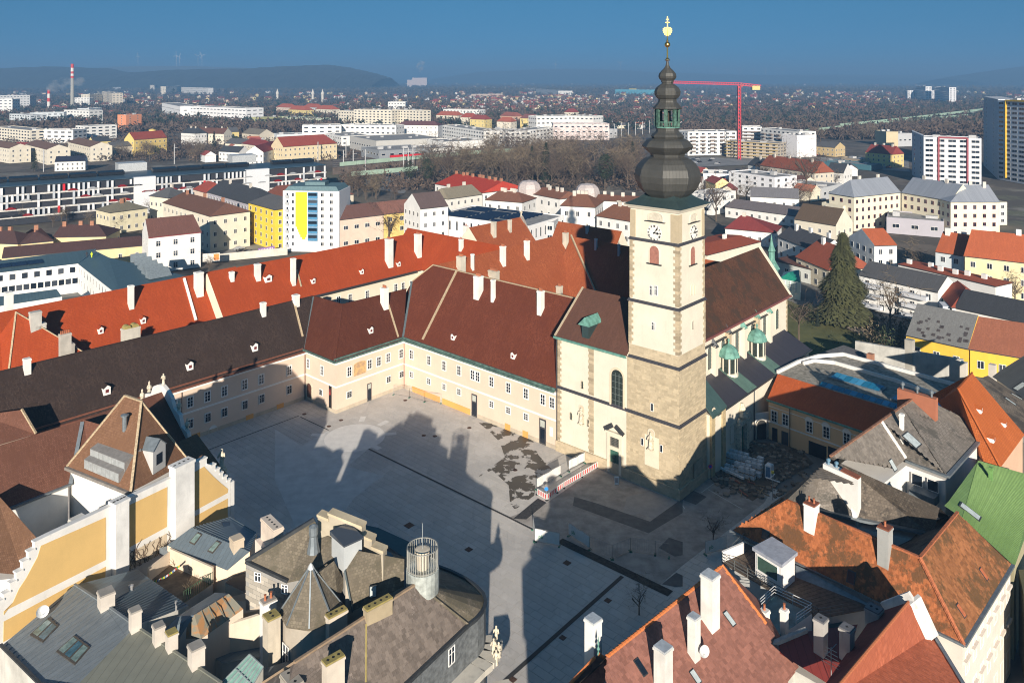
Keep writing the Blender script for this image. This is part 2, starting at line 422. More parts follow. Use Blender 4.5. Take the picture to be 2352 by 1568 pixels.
def ridge_tiles(parent,pts,mat,step=.45,w=.16,maxn=300,name='ridge_tile'):
    key=('rt',mat.name,step,w)
    if key not in _shared:
        q=MB();r0=w;r1=w*.85
        vs=[];n=4
        for yy,r in((-step*.56,r0),(step*.5,r1)):
            for k in range(n+1):
                a=math.pi*k/n;vs.append((r*math.cos(a),yy,r*math.sin(a)-.03))
        fs=[(k,k+1,n+2+k,n+1+k)for k in range(n)]+[tuple(range(n,-1,-1)),tuple(range(n+1,2*n+2))]
        q.mesh(vs,fs);_shared[key]=mesh_of(q,'ridge_tile',[mat])
    po=ORG[parent.name]
    for a,b in zip(pts,pts[1:]):
        a=Vector(a);b=Vector(b);L=(b-a).length;n=max(1,int(L/step));d=(b-a).normalized()
        x=d.cross(Z).normalized();z=x.cross(d)
        for i in range(n):
            o=bpy.data.objects.new(name,_shared[key]);scene.collection.objects.link(o);o.parent=parent
            M=Matrix((x,d,z)).transposed().to_4x4();M.translation=a+d*(step*(i+.5))+Z*.03-po;o.matrix_local=M

class House:pass
def facade_windows(root,A,B,z0,z1,rows,cols,w,h,style='cross',margin=None,lod='far',frame=None,skip=(),pane=None,zoff=None):
    """a regular grid of windows on the wall from A to B (left to right seen from outside)"""
    d=(B-A);d.z=0;L=d.length;d.normalize();n=Vector((d.y,-d.x,0))
    fh=(z1-z0)/rows
    for r in range(rows):
        for k in range(cols):
            if(r,k)in skip:continue
            t=L*(k+.5)/cols if margin is None else margin+(L-2*margin)*(k/max(1,cols-1))
            p=A+d*t;p.z=z0+fh*r+(fh-h)*(.5 if zoff is None else zoff)
            if lod=='near':window(root,p+n*.01,d,w,h,style,pane=pane)
            else:inst('window',far_window_mesh(w,h,style if style in 'bp' else 'b',frame),root,p+n*.01,d)
def house(label,e1,e2,w,wall,roof,R1=None,R2=None,pitch=40,hip=0.0,base=0.0,over=.35,cat='house',name='house',group=None,
          rows=0,spacing=3.2,win=(1.0,1.5),lod='far',style='b',gable=None,sides=True,trim=None,foot=0.0,thick=.22,frame=None,cols=None,zoff=None):
    H=House();e1=Vector(e1);e2=Vector(e2);z=(e1.z+e2.z)/2;e1.z=e2.z=z
    d=e2-e1;L=d.length;d.normalize();n=Vector((-d.y,d.x,0)) # n points away from the street
    if R1 is not None and R2 is not None:
        p=e1+n*(w/2);r1=at_plane(*R1,p,n);r2=at_plane(*R2,p,n);zr=(r1.z+r2.z)/2
        s1=(r1-e1).dot(d);s2=(r2-e1).dot(d)
    else:
        zr=z+w/2*math.tan(R(pitch));hh=w/2*hip;s1=hh;s2=L-hh
    if abs(s1)<1.2:s1=0
    if abs(s2-L)<1.2:s2=L
    if s1<0:s1=0
    if s2>L:s2=L
    r1=e1+d*s1+n*(w/2);r2=e1+d*s2+n*(w/2);r1.z=r2.z=zr
    b1=e1+n*w;b2=e2+n*w
    H.root=root=thing(name,label,cat,Vector(((e1.x+e2.x)/2,(e1.y+e2.y)/2,base))+n*(w/2),group)
    roofm=roof if isinstance(roof,bpy.types.Material)else tiles(roof)
    wallm=wall if isinstance(wall,bpy.types.Material)else plaster(wall)
    H.faces=[];m=MB()
    H.faces=[[e1,e2,r2,r1],[b2,b1,r1,r2]]
    if s1>0:H.faces.append([b1,e1,r1])
    if s2<L:H.faces.append([e2,b2,r2])
    top=Z*0.0;T=Z*thick
    for k,f in enumerate(H.faces):m.poly(f,0)
    low=[p-T for p in(e1,e2,b2,b1)];up=[e1,e2,b2,b1]
    for i in range(4):
        j=(i+1)%4
        if(i==1 and s2==L)or(i==3 and s1==0):continue
        m.poly([low[i],low[j],up[j],up[i]],1)
    m.poly([low[3],low[2],low[1],low[0]],1)
    for s,(a,r,b)in((s1==0,(e1,r1,b1)),(s2==L,(b2,r2,e2))):
        if s:m.poly([a-T,a,r,b,b-T],1)
    m.build('roof',[roofm,trim or DARKMETAL],root)
    # walls, set back under the eaves; gable walls reach up into the roof
    q=MB();o=over;A=e1+d*o+n*o;B=e2-d*o+n*o;Cc=e2-d*o+n*(w-o);Dd=e1+d*o+n*(w-o)
    H.A,H.B,H.C,H.Dd=A,B,Cc,Dd;H.d,H.n=d,n;H.z=z;H.zr=zr;H.L=L;H.w=w;H.r1,H.r2=r1,r2;H.e1,H.e2=e1,e2
    bt=[Vector((p.x,p.y,base))for p in(A,B,Cc,Dd)];tp=[Vector((p.x,p.y,z-thick-.01))for p in(A,B,Cc,Dd)]
    q.hexa(bt,tp,0)
    gm=1 if gable else 0
    for s,(x0,x1,r,sg)in((s1==0,(A,Dd,r1,-1)),(s2==L,(B,Cc,r2,1))):
        if s: # gable: flush wall just outside the roof's own end, slightly proud
            off=d*(.03*sg);e=(e1,b1)if sg<0 else(e2,b2)
            g0=e[0]+off;g1=e[1]+off;gr=Vector((r.x,r.y,zr))+off
            wallbot0=Vector((g0.x,g0.y,base));wallbot1=Vector((g1.x,g1.y,base))
            back=-d*(sg*.4)
            f1=[wallbot0+n*o,wallbot1-n*o,g1-n*o+Z*(math.tan(math.atan2(zr-z,w/2))*o-.05),gr-Z*.05,g0+n*o+Z*(math.tan(math.atan2(zr-z,w/2))*o-.05)]
            f2=[p+back for p in f1]
            k=len(f1);q.mesh(f1+f2,[tuple(range(k)),tuple(range(2*k-1,k-1,-1))]+[(i,(i+1)%k,k+(i+1)%k,k+i)for i in range(k)],gm)
    q.build('wall',[wallm]+([gable]if gable else[]),root)
    if rows:
        z0=base+foot;z1=z-.4
        sidelist=[(A,B,L)]
        if sides:
            if(B-E0).x<0 or True:sidelist.append((B,Cc,w));sidelist.append((Dd,A,w))
        for i,(p,r,ln)in enumerate(sidelist):
            dd=(r-p).normalized();nn=Vector((dd.y,-dd.x,0))
            if i and nn.dot(Vector((E0.x-p.x,E0.y-p.y,0)).normalized())<.05:continue
            off=0
            if i==1 and s2==L:off=o+.03
            if i==2 and s1==0:off=o+.03
            nc=cols if(cols and i==0)else max(1,int(ln/spacing))
            facade_windows(root,p+nn*off,r+nn*off,z0,z1,rows,nc,win[0],win[1],style,lod=lod,frame=frame,zoff=zoff)
    return H
def block(label,e1,e2,w,wall,z=None,base=0.0,cat='building',name='building',group=None,rows=4,spacing=3.5,win=(1.4,1.4),style='b',roofc=None,parapet=.5,
          lod='far',foot=0.5,frame=None,sides=True,cols=None,boxes=0,glazing=None):
    """flat-roofed building: front top edge from e1 to e2, depth w"""
    H=House();e1=Vector(e1);e2=Vector(e2);zz=(e1.z+e2.z)/2;e1.z=e2.z=zz
    d=e2-e1;L=d.length;d.normalize();n=Vector((-d.y,d.x,0));H.d,H.n,H.L,H.w,H.z=d,n,L,w,zz;H.e1,H.e2=e1,e2
    H.root=root=thing(name,label,cat,Vector(((e1.x+e2.x)/2,(e1.y+e2.y)/2,base))+n*(w/2),group)
    wallm=wall if isinstance(wall,bpy.types.Material)else plaster(wall,.06)
    c=[e1,e2,e2+n*w,e1+n*w];q=MB()
    bt=[Vector((p.x,p.y,base))for p in c];q.hexa(bt,[p-Z*parapet for p in c],0)
    q.build('wall',wallm,root)
    m=MB();t=.35;inn=[e1+d*t+n*t,e2-d*t+n*t,e2-d*t+n*(w-t),e1+d*t+n*(w-t)]
    for i in range(4):
        j=(i+1)%4;a=[c[i],c[j],inn[j],inn[i]]
        m.hexa([p-Z*parapet for p in a],a,1)
    m.poly([p-Z*(parapet-.03)for p in inn],0)
    m.build('roof',[roofc or plain('gravel_roof',(.30,.29,.28),.95,var=.2,scale=.6),wallm],root)
    H.faces=[[p-Z*parapet for p in inn]]
    rnd=random.Random(int(abs(e1.x*7+e1.y)))
    for i in range(boxes):
        b=MB();p=e1+d*(L*(i+.5+rnd.uniform(-.2,.2))/boxes)+n*(w*rnd.uniform(.35,.65))-Z*parapet
        b.box(p,rnd.uniform(1,2.5),rnd.uniform(1,1.8),rnd.uniform(1,2.2),(d,n));b.build('roof_box',plain('roof_box_grey',(.45,.45,.45),.7),root)
    if rows:
        sl=[(c[0],c[1],L)]+([(c[1],c[2],w),(c[3],c[0],w)]if sides else[])
        for i,(p,r,ln)in enumerate(sl):
            dd=(r-p).normalized();nn=Vector((dd.y,-dd.x,0))
            if i and nn.dot(Vector((E0.x-p.x,E0.y-p.y,0)).normalized())<.05:continue
            if glazing: # ribbon windows
                for k in range(rows):
                    hh=(zz-parapet-base-foot)/rows;za=base+foot+hh*(k+.3)
                    b=MB();a0=p+dd*.8+nn*.0;a1=r-dd*.8
                    lo=[Vector((x.x,x.y,za))for x in(a0+nn*.04,a1+nn*.04,a1-nn*.1,a0-nn*.1)]
                    b.hexa(lo,[x+Z*hh*.45 for x in lo]);b.build('window_band',GLASS,root)
            else:
                facade_windows(root,p,r,base+foot,zz-parapet,rows,cols if(cols and i==0)else max(1,int(ln/spacing)),win[0],win[1],style,lod=lod,frame=frame)
    return H

# ================================================================== cathedral
STONE=(.47,.385,.26);CW=plaster((.70,.64,.52),.10);ASH=ashlar(STONE);STRING=plain('lead_string_course',(.055,.055,.065),.6)
QUOIN=stone_tone('quoin_stone',(.43,.35,.235));BLOCK=stone_tone('tower_stone',(.48,.395,.265),.16)
cath=thing('cathedral','cream cathedral with square clock tower, black onion dome and long brown nave roof','cathedral',uv(-5,5))
ax=(U,V)
def levelbox(mb,u0,u1,v0,v1,z0,z1,m=0):
    mb.hexa([uv(u0,v0,z0),uv(u1,v0,z0),uv(u1,v1,z0),uv(u0,v1,z0)],[uv(u0,v0,z1),uv(u1,v0,z1),uv(u1,v1,z1),uv(u0,v1,z1)],m)
TU=[(-10.3,.35,-.35,9.4,0,1.7),(-9.95,0,0,9.15,1.7,11.3),(-9.8,-.1,.1,9.1,11.5,20.5),(-9.6,-.2,.2,9.05,20.7,29.9),(-9.45,-.3,.3,9.0,30.1,40.2),(-9.35,-.35,.35,8.95,40.4,45.5)]
m=MB()
for i,(u0,u1,v0,v1,z0,z1)in enumerate(TU):
    if i==3:levelbox(m,u0,u1,v0,v1,z0,22.7,1);levelbox(m,u0+.02,u1-.02,v0+.02,v1-.02,22.7,z1,0)
    else:levelbox(m,u0,u1,v0,v1,z0,z1,1 if i<3 else 0)
m.build('tower_shaft',[CW,ASH],cath)
for z,k in((11.3,1),(20.5,2),(29.9,3),(40.2,4)):
    m=MB();u0,u1,v0,v1=TU[k][:4];levelbox(m,u0-.22,u1+.22,v0-.22,v1+.22,z,z+.22);levelbox(m,u0-.08,u1+.08,v0-.08,v1+.08,z+.22,z+.45)
    m.build('string_course',STRING,cath)
# ashlar blocks of the lower tower: separate stones, the lowest courses nearest the square as parts, the rest as one
def ashlar_field(face,zlo,zhi,a0,a1,parts=0,rnd=random.Random(3)):
    out=[];z=zlo
    while z<zhi-.2:
        h=rnd.choice((.34,.40,.46));x=a0-rnd.uniform(0,.5)
        while x<a1:
            w=rnd.uniform(.5,1.15);x0,x1=max(x,a0),min(x+w,a1)
            if x1-x0>.2:out.append((face,x0+.015,x1-.015,z+.015,min(z+h,zhi)-.015,rnd.uniform(.015,.04)))
            x+=w
        z+=h
    return out
blocks=[]
for lv in(1,2):
    u0,u1,v0,v1,z0,z1=TU[lv]
    blocks+=ashlar_field('S',z0+(.45 if lv==2 else 0),z1,u0,u1);blocks+=ashlar_field('E',z0+(.45 if lv==2 else 0),z1,v0,v1)
openings=[('S',-5.5,-2.6,3.3,8.9),('S',-6.6,-5.7,6.2,8.4),('S',-2.3,-1.2,4.6,7),('S',-5.4,-4.2,13.0,16),('E',4.2,7.6,1.7,5.8)]
def blk(mb,b):
    f,a,c,z0,z1,t=b
    if f=='S':v=0 if z0<11.3 else .1;levelbox(mb,a,c,v-t,v+.02,z0,z1)
    else:u=0 if z0<11.3 else-.1;levelbox(mb,u-.02,u+t,a,c,z0,z1)
blocks=[b for b in blocks if not any(b[0]==f and b[2]>a and b[1]<c and b[4]>z0 and b[3]<z1 for f,a,c,z0,z1 in openings)]
blocks.sort(key=lambda b:(b[2]-b[1])*(b[4]-b[3])*(1 if b[0]=='S' else .8),reverse=True)
for b in blocks[:290]:
    mb=MB();blk(mb,b);mb.build('ashlar_block',BLOCK,cath)
mb=MB()
for b in blocks[290:]:blk(mb,b)
mb.build('ashlar_courses',BLOCK,cath,kind='stuff')
# quoins
def quoins(parent,corner,du,dv,z0,z1,big=.85,small=.5,h=.42):
    """alternating corner stones; du, dv = directions of the two faces away from the corner"""
    z=z0;k=0;q=MB()
    while z<z1-.1:
        a,b=(big,small)if k%2 else(small,big);hh=min(h,z1-z)-.03
        p=corner-du*.05-dv*.05;base=[p,p+du*a,p+du*a+dv*b,p+dv*b]
        base=[Vector((x.x,x.y,z))for x in base]
        if(base[1]-base[0]).cross(base[2]-base[1]).z<0:base=base[::-1]
        mb=MB();mb.hexa(base,[x+Z*hh for x in base]);mb.build('quoin',QUOIN,parent)
        z+=h;k+=1
for k in(3,4):
    u0,u1,v0,v1,z0,z1=TU[k];z0=22.8 if k==3 else z0+.4
    quoins(cath,uv(u1,v0),-U,V,z0,z1,.95,.6,.5);quoins(cath,uv(u0,v0),U,V,z0,z1,.95,.6,.5);quoins(cath,uv(u1,v1),-U,-V,z0,z1,.8,.5,.5)
u0,u1,v0,v1,z0,z1=TU[5] # corner pilasters of the clock storey
m=MB()
for a,b in((u0-.06,u0+1.0),(u1-1.35,u1+.06)):levelbox(m,a,b,v0-.07,v0+.02,40.7,45.2)
for a,b in((v0+.03,v0+1.1),(v1-.9,v1+.03)):levelbox(m,u1-.02,u1+.07,a,b,40.7,45.2)
m.build('pilasters',BLOCK,cath)
# tower roof: flared eaves, octagonal onion, waist, open lantern, two small onions
m=MB();c=(uv(u0,v0)+uv(u1,v1))/2;c.z=0
hu,hv=(u1-u0)/2,(v1-v0)/2
def sq(k,z):return[c-U*(hu+k)-V*(hv+k)+Z*z,c+U*(hu+k)-V*(hv+k)+Z*z,c+U*(hu+k)+V*(hv+k)+Z*z,c-U*(hu+k)+V*(hv+k)+Z*z]
m.hexa(sq(.25,45.5),sq(.5,45.9));m.hexa(sq(.62,45.9),sq(.8,46.15))
m.build('cornice',CW,cath)
DOME=metal((.065,.064,.058),.55,.55,.15,.45)
GREENROOF=metal((.045,.075,.075),.5,.55,.3,.4)
m=MB();a,b,d_=sq(.85,46.15),sq(-1.0,47.2),sq(-2.6,48.6);m.hexa(a,b);m.hexa(b,d_);m.build('tower_roof_skirt',GREENROOF,cath)
def tz(y):return 67-((110.42+.22886*y)-182)/13.68
def tr(w):return w*.22886/13.68*1.03
prof=[(190,1560),(190,1500),(185,1490),(240,1450),(285,1400),(315,1330),(322,1270),(305,1200),(270,1150),(222,1110),(175,1093),(162,1085),(168,1062),(180,1052),(208,1030),(243,995),(250,986),(233,960),(203,925),(165,907),(150,905),(162,886),(150,868),(120,845),(108,828),(108,812),(118,808),(118,800)]
oct_rot=math.atan2(U.y,U.x)+R(22.5)
def dome(name,pr,mat,rot=oct_rot):
    m=MB();m.lathe((c.x,c.y,0),[(tr(w),tz(y))for w,y in pr],8,0,rot);return m.build(name,mat,cath)
dome('onion_dome',prof,DOME)
LPAT=plain('lantern_patina',(.05,.11,.085),.7,0,.4,.5,2)
gal=dome('lantern_gallery',[(118,800),(122,800),(122,792),(116,790),(108,789)],COPPER)
m=MB()
for k in range(8): # balustrade, posts and arches of the open lantern
    a0=oct_rot+math.pi/4*k;a1=a0+math.pi/4;r_=tr(112)
    p=c+Vector((math.cos(a0),math.sin(a0),0))*r_;q=c+Vector((math.cos(a1),math.sin(a1),0))*r_
    m.bar(p+Z*tz(740),q+Z*tz(740),.09)
    for j in range(6):
        s=p.lerp(q,(j+.5)/6);m.bar(s+Z*tz(790),s+Z*tz(742),.045)
m.build('balustrade',LPAT,gal,origin=ORG[cath.name])
for k in range(8):
    m=MB();a0=oct_rot+math.pi/4*k;r_=tr(112);d0=Vector((math.cos(a0),math.sin(a0),0))
    t0=Vector((-d0.y,d0.x,0));p=c+d0*r_;m.box(Vector((p.x,p.y,tz(790))),.16,.3,tz(612)-tz(790),(d0,t0))
    m.build('lantern_post',LPAT,cath)
m=MB()
for k in range(8):
    a0=oct_rot+math.pi/4*k;a1=a0+math.pi/4;p=c+Vector((math.cos(a0),math.sin(a0),0))*tr(110);q=c+Vector((math.cos(a1),math.sin(a1),0))*tr(110)
    z0,z1=tz(650),tz(612)
    for j in range(6):
        s,e=p.lerp(q,j/6),p.lerp(q,(j+1)/6);f=lambda t:z0-.0+.5*math.sin(math.pi*t)*.9
        inn=(c-(p+q)/2).normalized()*.2
        lo=[s+Z*f(j/6),e+Z*f((j+1)/6),e+inn+Z*f((j+1)/6),s+inn+Z*f(j/6)]
        m.hexa(lo,[Vector((x.x,x.y,z1))for x in lo])
m.build('lantern_arches',DOME,cath)
m=MB();m.lathe((c.x,c.y,0),[(.35,tz(800)),(.3,tz(612))],8);m.build('king_post',plain('old_oak',(.05,.04,.03),.9),cath)
dome('upper_dome',[(138,612),(142,605),(135,592),(112,568),(93,545),(88,530),(90,520),(86,515),(105,500),(124,472),(128,436),(112,402),(78,372),(56,358),(54,350),(60,345),(60,335),(62,328),(82,305),(88,285),(80,255),(56,226),(31,201),(18,176),(11,140),(11,128),(26,127),(26,118),(10,117)],DOME)
GOLD=plain('gilding',(.86,.52,.14),.28,1.0,.5,0)
m=MB();m.lathe((c.x,c.y,0),[(.14,tz(118)),(.11,tz(40)),(.1,73.2),(.2,73.3),(.2,73.5),(.09,73.6),(.07,75.4)],8);m.lathe((c.x,c.y,0),[(.1,69.9),(.34,70.2),(.34,70.35),(.12,70.6)],8)
fin=m.build('finial_rod',GOLD,cath)
m=MB();zb=67-(103-182)/13.68;m.lathe((c.x,c.y,zb),[(.47*math.sin(math.pi*k/10)+.02,-.47*math.cos(math.pi*k/10))for k in range(11)],16);m.build('gilded_ball',GOLD,cath,smooth=True)
# two-headed eagle and the double cross above it
m=MB();ze=75.0;X=Vector((1,0,0));outline=[]
half=[(0,-.95),(.12,-.7),(.28,-.85),(.25,-.55),(.5,-.6),(.5,-.25),(.75,-.2),(.68,.0),(.82,.15),(.7,.3),(.78,.55),(.55,.5),(.5,.75),(.38,.45),(.3,.2),(.26,.5),(.36,.62),(.24,.74),(.12,.66),(.1,.4)]
pts=[c+X*x+Z*(ze+z)for x,z in half]+[c-X*x+Z*(ze+z)for x,z in half[::-1]if x>0]
for q0 in(-.05,):pass
n_=len(pts);fr_=[p+Vector((0,-.06,0))for p in pts];bk=[p+Vector((0,.06,0))for p in pts]
m.mesh(fr_+bk,[tuple(range(n_)),tuple(range(2*n_-1,n_-1,-1))]+[(i,n_+i,n_+(i+1)%n_,(i+1)%n_)for i in range(n_)])
m.build('gilded_eagle',GOLD,cath)
m=MB();m.bar(c+Z*75.5,c+Z*77.5,.07);m.bar(c+X*.34+Z*76.5,c-X*.34+Z*76.5,.07);m.bar(c+X*.24+Z*77.0,c-X*.24+Z*77.0,.06);m.build('cross',GOLD,cath)
# clocks
CLOCKW=plain('clock_white',(.75,.72,.66),.8);BLACK=plain('black_paint',(.01,.01,.012),.5)
def clock(p,X,r):
    Y=Vector((X.y,-X.x,0));f=MB();n=40 # Y outward
    ring=[p+X*(r*math.cos(2*math.pi*k/n))+Z*(r*math.sin(2*math.pi*k/n))for k in range(n)]
    f.mesh([q+Y*.05 for q in ring]+[q+Y*0 for q in ring],[tuple(range(n)),tuple(range(2*n-1,n-1,-1))]+[(i,n+i,n+(i+1)%n,(i+1)%n)for i in range(n)])
    cl=f.build('clock_face',CLOCKW,cath)
    ROM=['XII','I','II','III','IIII','V','VI','VII','VIII','IX','X','XI'];m=MB()
    def stroke(a,b,w,t=.07):
        d_=(b-a).normalized();s=d_.cross(Y).normalized()*w
        q=[a-s,a+s,b+s,b-s];m.hexa([x+Y*.05 for x in q],[x+Y*t for x in q])
    for h,rom in enumerate(ROM):
        a=math.pi/2-h*math.pi/6;d_=X*math.cos(a)+Z*math.sin(a);s=X*math.sin(a)-Z*math.cos(a)
        wd={'I':.09,'V':.17,'X':.17};tot=sum(wd[x]for x in rom)*r/1.2;o=-tot/2
        for ch in rom:
            w_=wd[ch]*r/1.2;c0=o+w_/2;i0,i1=r*.70,r*.93;P_=lambda off,rr:p+d_*rr+s*off
            if ch=='I':stroke(P_(c0,i0),P_(c0,i1),.04)
            elif ch=='V':stroke(P_(c0,i0),P_(c0-w_*.4,i1),.04);stroke(P_(c0,i0),P_(c0+w_*.4,i1),.026)
            else:stroke(P_(c0-w_*.4,i0),P_(c0+w_*.4,i1),.026);stroke(P_(c0+w_*.4,i0),P_(c0-w_*.4,i1),.04)
            o+=w_
    m.build('numerals',BLACK,cl,origin=ORG[cath.name])
    for nm,ang,ln,wd_ in(('hour_hand',3.1,.62,.09),('minute_hand',1.25,.82,.06)):
        m=MB();a=math.pi/2-ang*math.pi/6;d_=X*math.cos(a)+Z*math.sin(a)
        def st2(a_,b_,w):
            dd=(b_-a_).normalized();s_=dd.cross(Y).normalized()*w;q=[a_-s_,a_+s_,b_+s_,b_-s_];m.hexa([x+Y*.08 for x in q],[x+Y*.11 for x in q])
        st2(p-d_*r*.15,p+d_*r*ln,wd_);st2(p+d_*r*ln*.55,p+d_*r*ln*.8,wd_*2.2)
        m.build(nm,BLACK,cl,origin=ORG[cath.name])
pc=at_v('S',343,392,.35);clock(pc-V*.01,U,1.36)
pc=at_u('S',722,388,-.35);clock(Vector((pc.x,pc.y,pc.z))+U*.01,V,1.3)
# openings of the tower
def arched(parent,p,X,w,h,mat,name='window',frame=None,bars=0,d=.05,t=.14,rise=.5,fm=None,out=None,fd=.10):
    """arched opening: p is the foot of its middle on the wall; X along the wall with the outside on the right-hand side"""
    Y=out or Vector((X.y,-X.x,0));n=10;hw=w/2;hs=h-hw*2*rise
    def arc(g):return[p+X*(-hw-g),p+X*(hw+g)]+[p+X*((hw+g)*math.cos(math.pi*k/n))+Z*(hs+(hw*2*rise+g)*math.sin(math.pi*k/n))for k in range(n+1)]
    i=arc(0);k=len(i);f=MB();g_=arc(t);f0=[q+Y*fd for q in i];f1=[q+Y*fd for q in g_];f2=[q for q in g_];f3=[q for q in i]
    for a in range(k):
        b=(a+1)%k
        f.poly([f0[a],f0[b],f1[b],f1[a]]);f.poly([f1[a],f1[b],f2[b],f2[a]]);f.poly([f3[a],f3[b],f0[b],f0[a]])
    fo=f.build(name,fm or CW,parent)
    m_=MB();m_.poly([q+Y*d*.5 for q in i]);pn=m_.build('pane',mat,fo,origin=ORG[parent.name])
    if bars:
        b_=MB()
        for j in range(1,3):x=-hw+w*j/3;b_.bar(p+X*x+Y*d,p+X*x+Z*(hs+(hw*rise))+Y*d,.035)
        for j in range(1,bars):zz=h*j/bars;b_.bar(p-X*hw*.98+Y*d+Z*zz,p+X*hw*.98+Y*d+Z*zz,.03)
        b_.build('glazing_bars',plain('lead_bars',(.12,.15,.14),.7),fo,origin=ORG[parent.name])
    return fo
SHUT=plain('louvre_red',(.34,.15,.11),.8);BOARD=plain('weathered_boards',(.55,.50,.40),.9)
def louvred(p,X,w,h):
    o=arched(cath,p,X,w,h,SHUT,'belfry_opening',t=.12);Y=Vector((X.y,-X.x,0));m=MB()
    for k in range(int(h*.82/.17)):
        z=.1+k*.17;q=[p-X*w/2+Z*z,p+X*w/2+Z*z];m.hexa([q[0]+Y*.09,q[1]+Y*.09,q[1]+Y*.02,q[0]+Y*.02],[q[0]+Y*.09+Z*.05,q[1]+Y*.09+Z*.05,q[1]+Y*.02+Z*.13,q[0]+Y*.02+Z*.13])
    m.build('louvres',SHUT,o,origin=ORG[cath.name])
    m=MB();m.hexa([p-X*(w/2+.5)+Y*.25-Z*.18,p+X*(w/2+.5)+Y*.25-Z*.18,p+X*(w/2+.5)-Z*.18,p-X*(w/2+.5)-Z*.18],[p-X*(w/2+.5)+Y*.25,p+X*(w/2+.5)+Y*.25,p+X*(w/2+.5),p-X*(w/2+.5)])
    m.build('sill',DARKMETAL,cath)
louvred(at_v('S',343,688,.3),U,1.75,2.9);louvred(at_u('S',710,695,-.3),V,1.5,2.9)
# boarded arches over the clocks
for p,X in((at_v('S',352,278,.35),U),(at_u('S',718,285,-.35),V)):
    arched(cath,p,X,2.7 if X is U else 2.2,1.35,BOARD,'boarded_arch',rise=.22,t=.1,fd=.12)
    Y=Vector((X.y,-X.x,0));m=MB();q=[p-X*1.9-Z*.15+Y*.3,p+X*1.9-Z*.15+Y*.3,p+X*1.9-Z*.15,p-X*1.9-Z*.15];m.hexa(q,[x+Z*.1 for x in q]);m.build('sill',DARKMETAL,cath)
for s in(312,358):window(cath,at_v('S',s,992,.3)-V*.01,U,.5,1.5,'cross')
for s in(702,727):arched(cath,at_u('S',s,988,-.3),V,.5,1.5,plaster((.70,.62,.45)),'blind_window',rise=.05,t=.08,fd=.06)
window(cath,at_v('S',332,1328,.2)-V*.01,U,.5,1.2,'cross');arched(cath,at_u('S',711,1322,-.2),V,.42,1.4,GLASS,'slit_window',rise=.5,t=.06)
window(cath,at_v('R',865,748,.1)-V*.06,U,.4,1.2,'slit',)
for x,y in((780,1045),(945,1105)):window(cath,at_v('R',x,y,0)-V*.06,U,.4,1.1,'slit')
# statue niches
def statue(p,h,parent,mat,Y=None,name='statue'):
    m=MB();c0=Vector(p);r=h*.13
    m.lathe(c0,[(r*1.2,0),(r*1.25,.06*h),(r*1.0,.1*h),(r*.9,.35*h),(r*.75,.52*h),(r*1.0,.66*h),(r*1.05,.76*h),(r*.45,.84*h),(r*.42,.86*h),(r*.55,.9*h),(r*.52,.96*h),(r*.2,h)],10)
    m.bar(c0+Vector((r,0,.76*h)),c0+Vector((r*1.3,-r*.5,.5*h)),r*.28);m.bar(c0+Vector((r*1.3,-r*.5,.5*h)),c0+Vector((r*.2,-r,.58*h)),r*.22)
    m.bar(c0+Vector((-r,0,.76*h)),c0+Vector((-r*1.5,-r*.3,.52*h)),r*.28)
    return m.build(name,mat,parent,smooth=True)
SAND=plain('sandstone',(.56,.50,.39),.9,0,.3,.3,3)
m=MB();levelbox(m,*[(at_v('R',800,1200,0).dot(U)-P0.dot(U)),(at_v('R',922,1210,0).dot(U)-P0.dot(U))],-.06,0,3.6,8.6);m.build('plaster_field',plaster((.72,.64,.50)),cath)
for c_,x,y,v_ in(('R',858,1072,0),('R',253,852,0)):
    p=at_v(c_,x,y,v_);arched(cath,p-V*.06,U,1.15,3.1,plaster((.60,.51,.38)),'niche',rise=.5,t=.1,fd=.05)
    m=MB();q=[p-U*.6-V*.5-Z*.3,p+U*.6-V*.5-Z*.3,p+U*.6-Z*.3,p-U*.6-Z*.3];m.hexa(q,[x_+Z*.25 for x_ in q]);m.build('bracket',SAND,cath)
    statue(p-V*.3,2.7,cath,SAND)
# west front beside the tower
WF=MB();levelbox(WF,-24.6,-9.9,0,10,0,20.6);levelbox(WF,-24.9,-10.0,-.3,9.7,0,1.9,1);WF.build('west_front',[CW,ASH],cath)
m=MB();levelbox(m,-24.75,-9.95,-.2,0,11.3,11.55);levelbox(m,-24.75,-9.95,-.08,0,11.55,11.8);m.build('string_course',STRING,cath)
quoins(cath,uv(-24.6,0),U,V,2.0,20.4,.9,.6,.5)
z=2.0;k=0
while z<20.3:
    if not 11.1<z<11.9:
        m=MB();a=.9 if k%2 else .6;levelbox(m,-17.2-a/2-.2,-16.8+.15,-.05,.02,z,z+.47);m.build('quoin',QUOIN,cath)
    z+=.5;k+=1
m=MB();e0,e1_,r0,r1_=uv(-24.9,-.5,20.7),uv(-9.6,-.5,20.7),uv(-24.9,8,27.7),uv(-9.6,8,27.7)
m.poly([e0,e1_,r1_,r0],0);bk0,bk1=uv(-24.9,16.5,20.7),uv(-9.6,16.5,20.7);m.poly([bk1,bk0,r0,r1_],0);m.poly([bk0,e0,r0],1);m.poly([e1_,bk1,r1_],1);m.poly([bk0,bk1,e1_,e0],1)
FR_T=tiles((.125,.06,.042));m.build('front_roof',[FR_T,CW],cath)
m=MB();m.bar(uv(-24.95,-.75,20.62),uv(-9.7,-.75,20.62),.16);m.bar(uv(-24.9,-.45,20.35),uv(-9.7,-.45,20.35),.1);m.build('gutter',COPPER,cath)
m=MB();strip(m,[e0,r0],.3,.25);m.build('verge_coping',plain('lime_mortar',(.42,.34,.24),.9),cath)
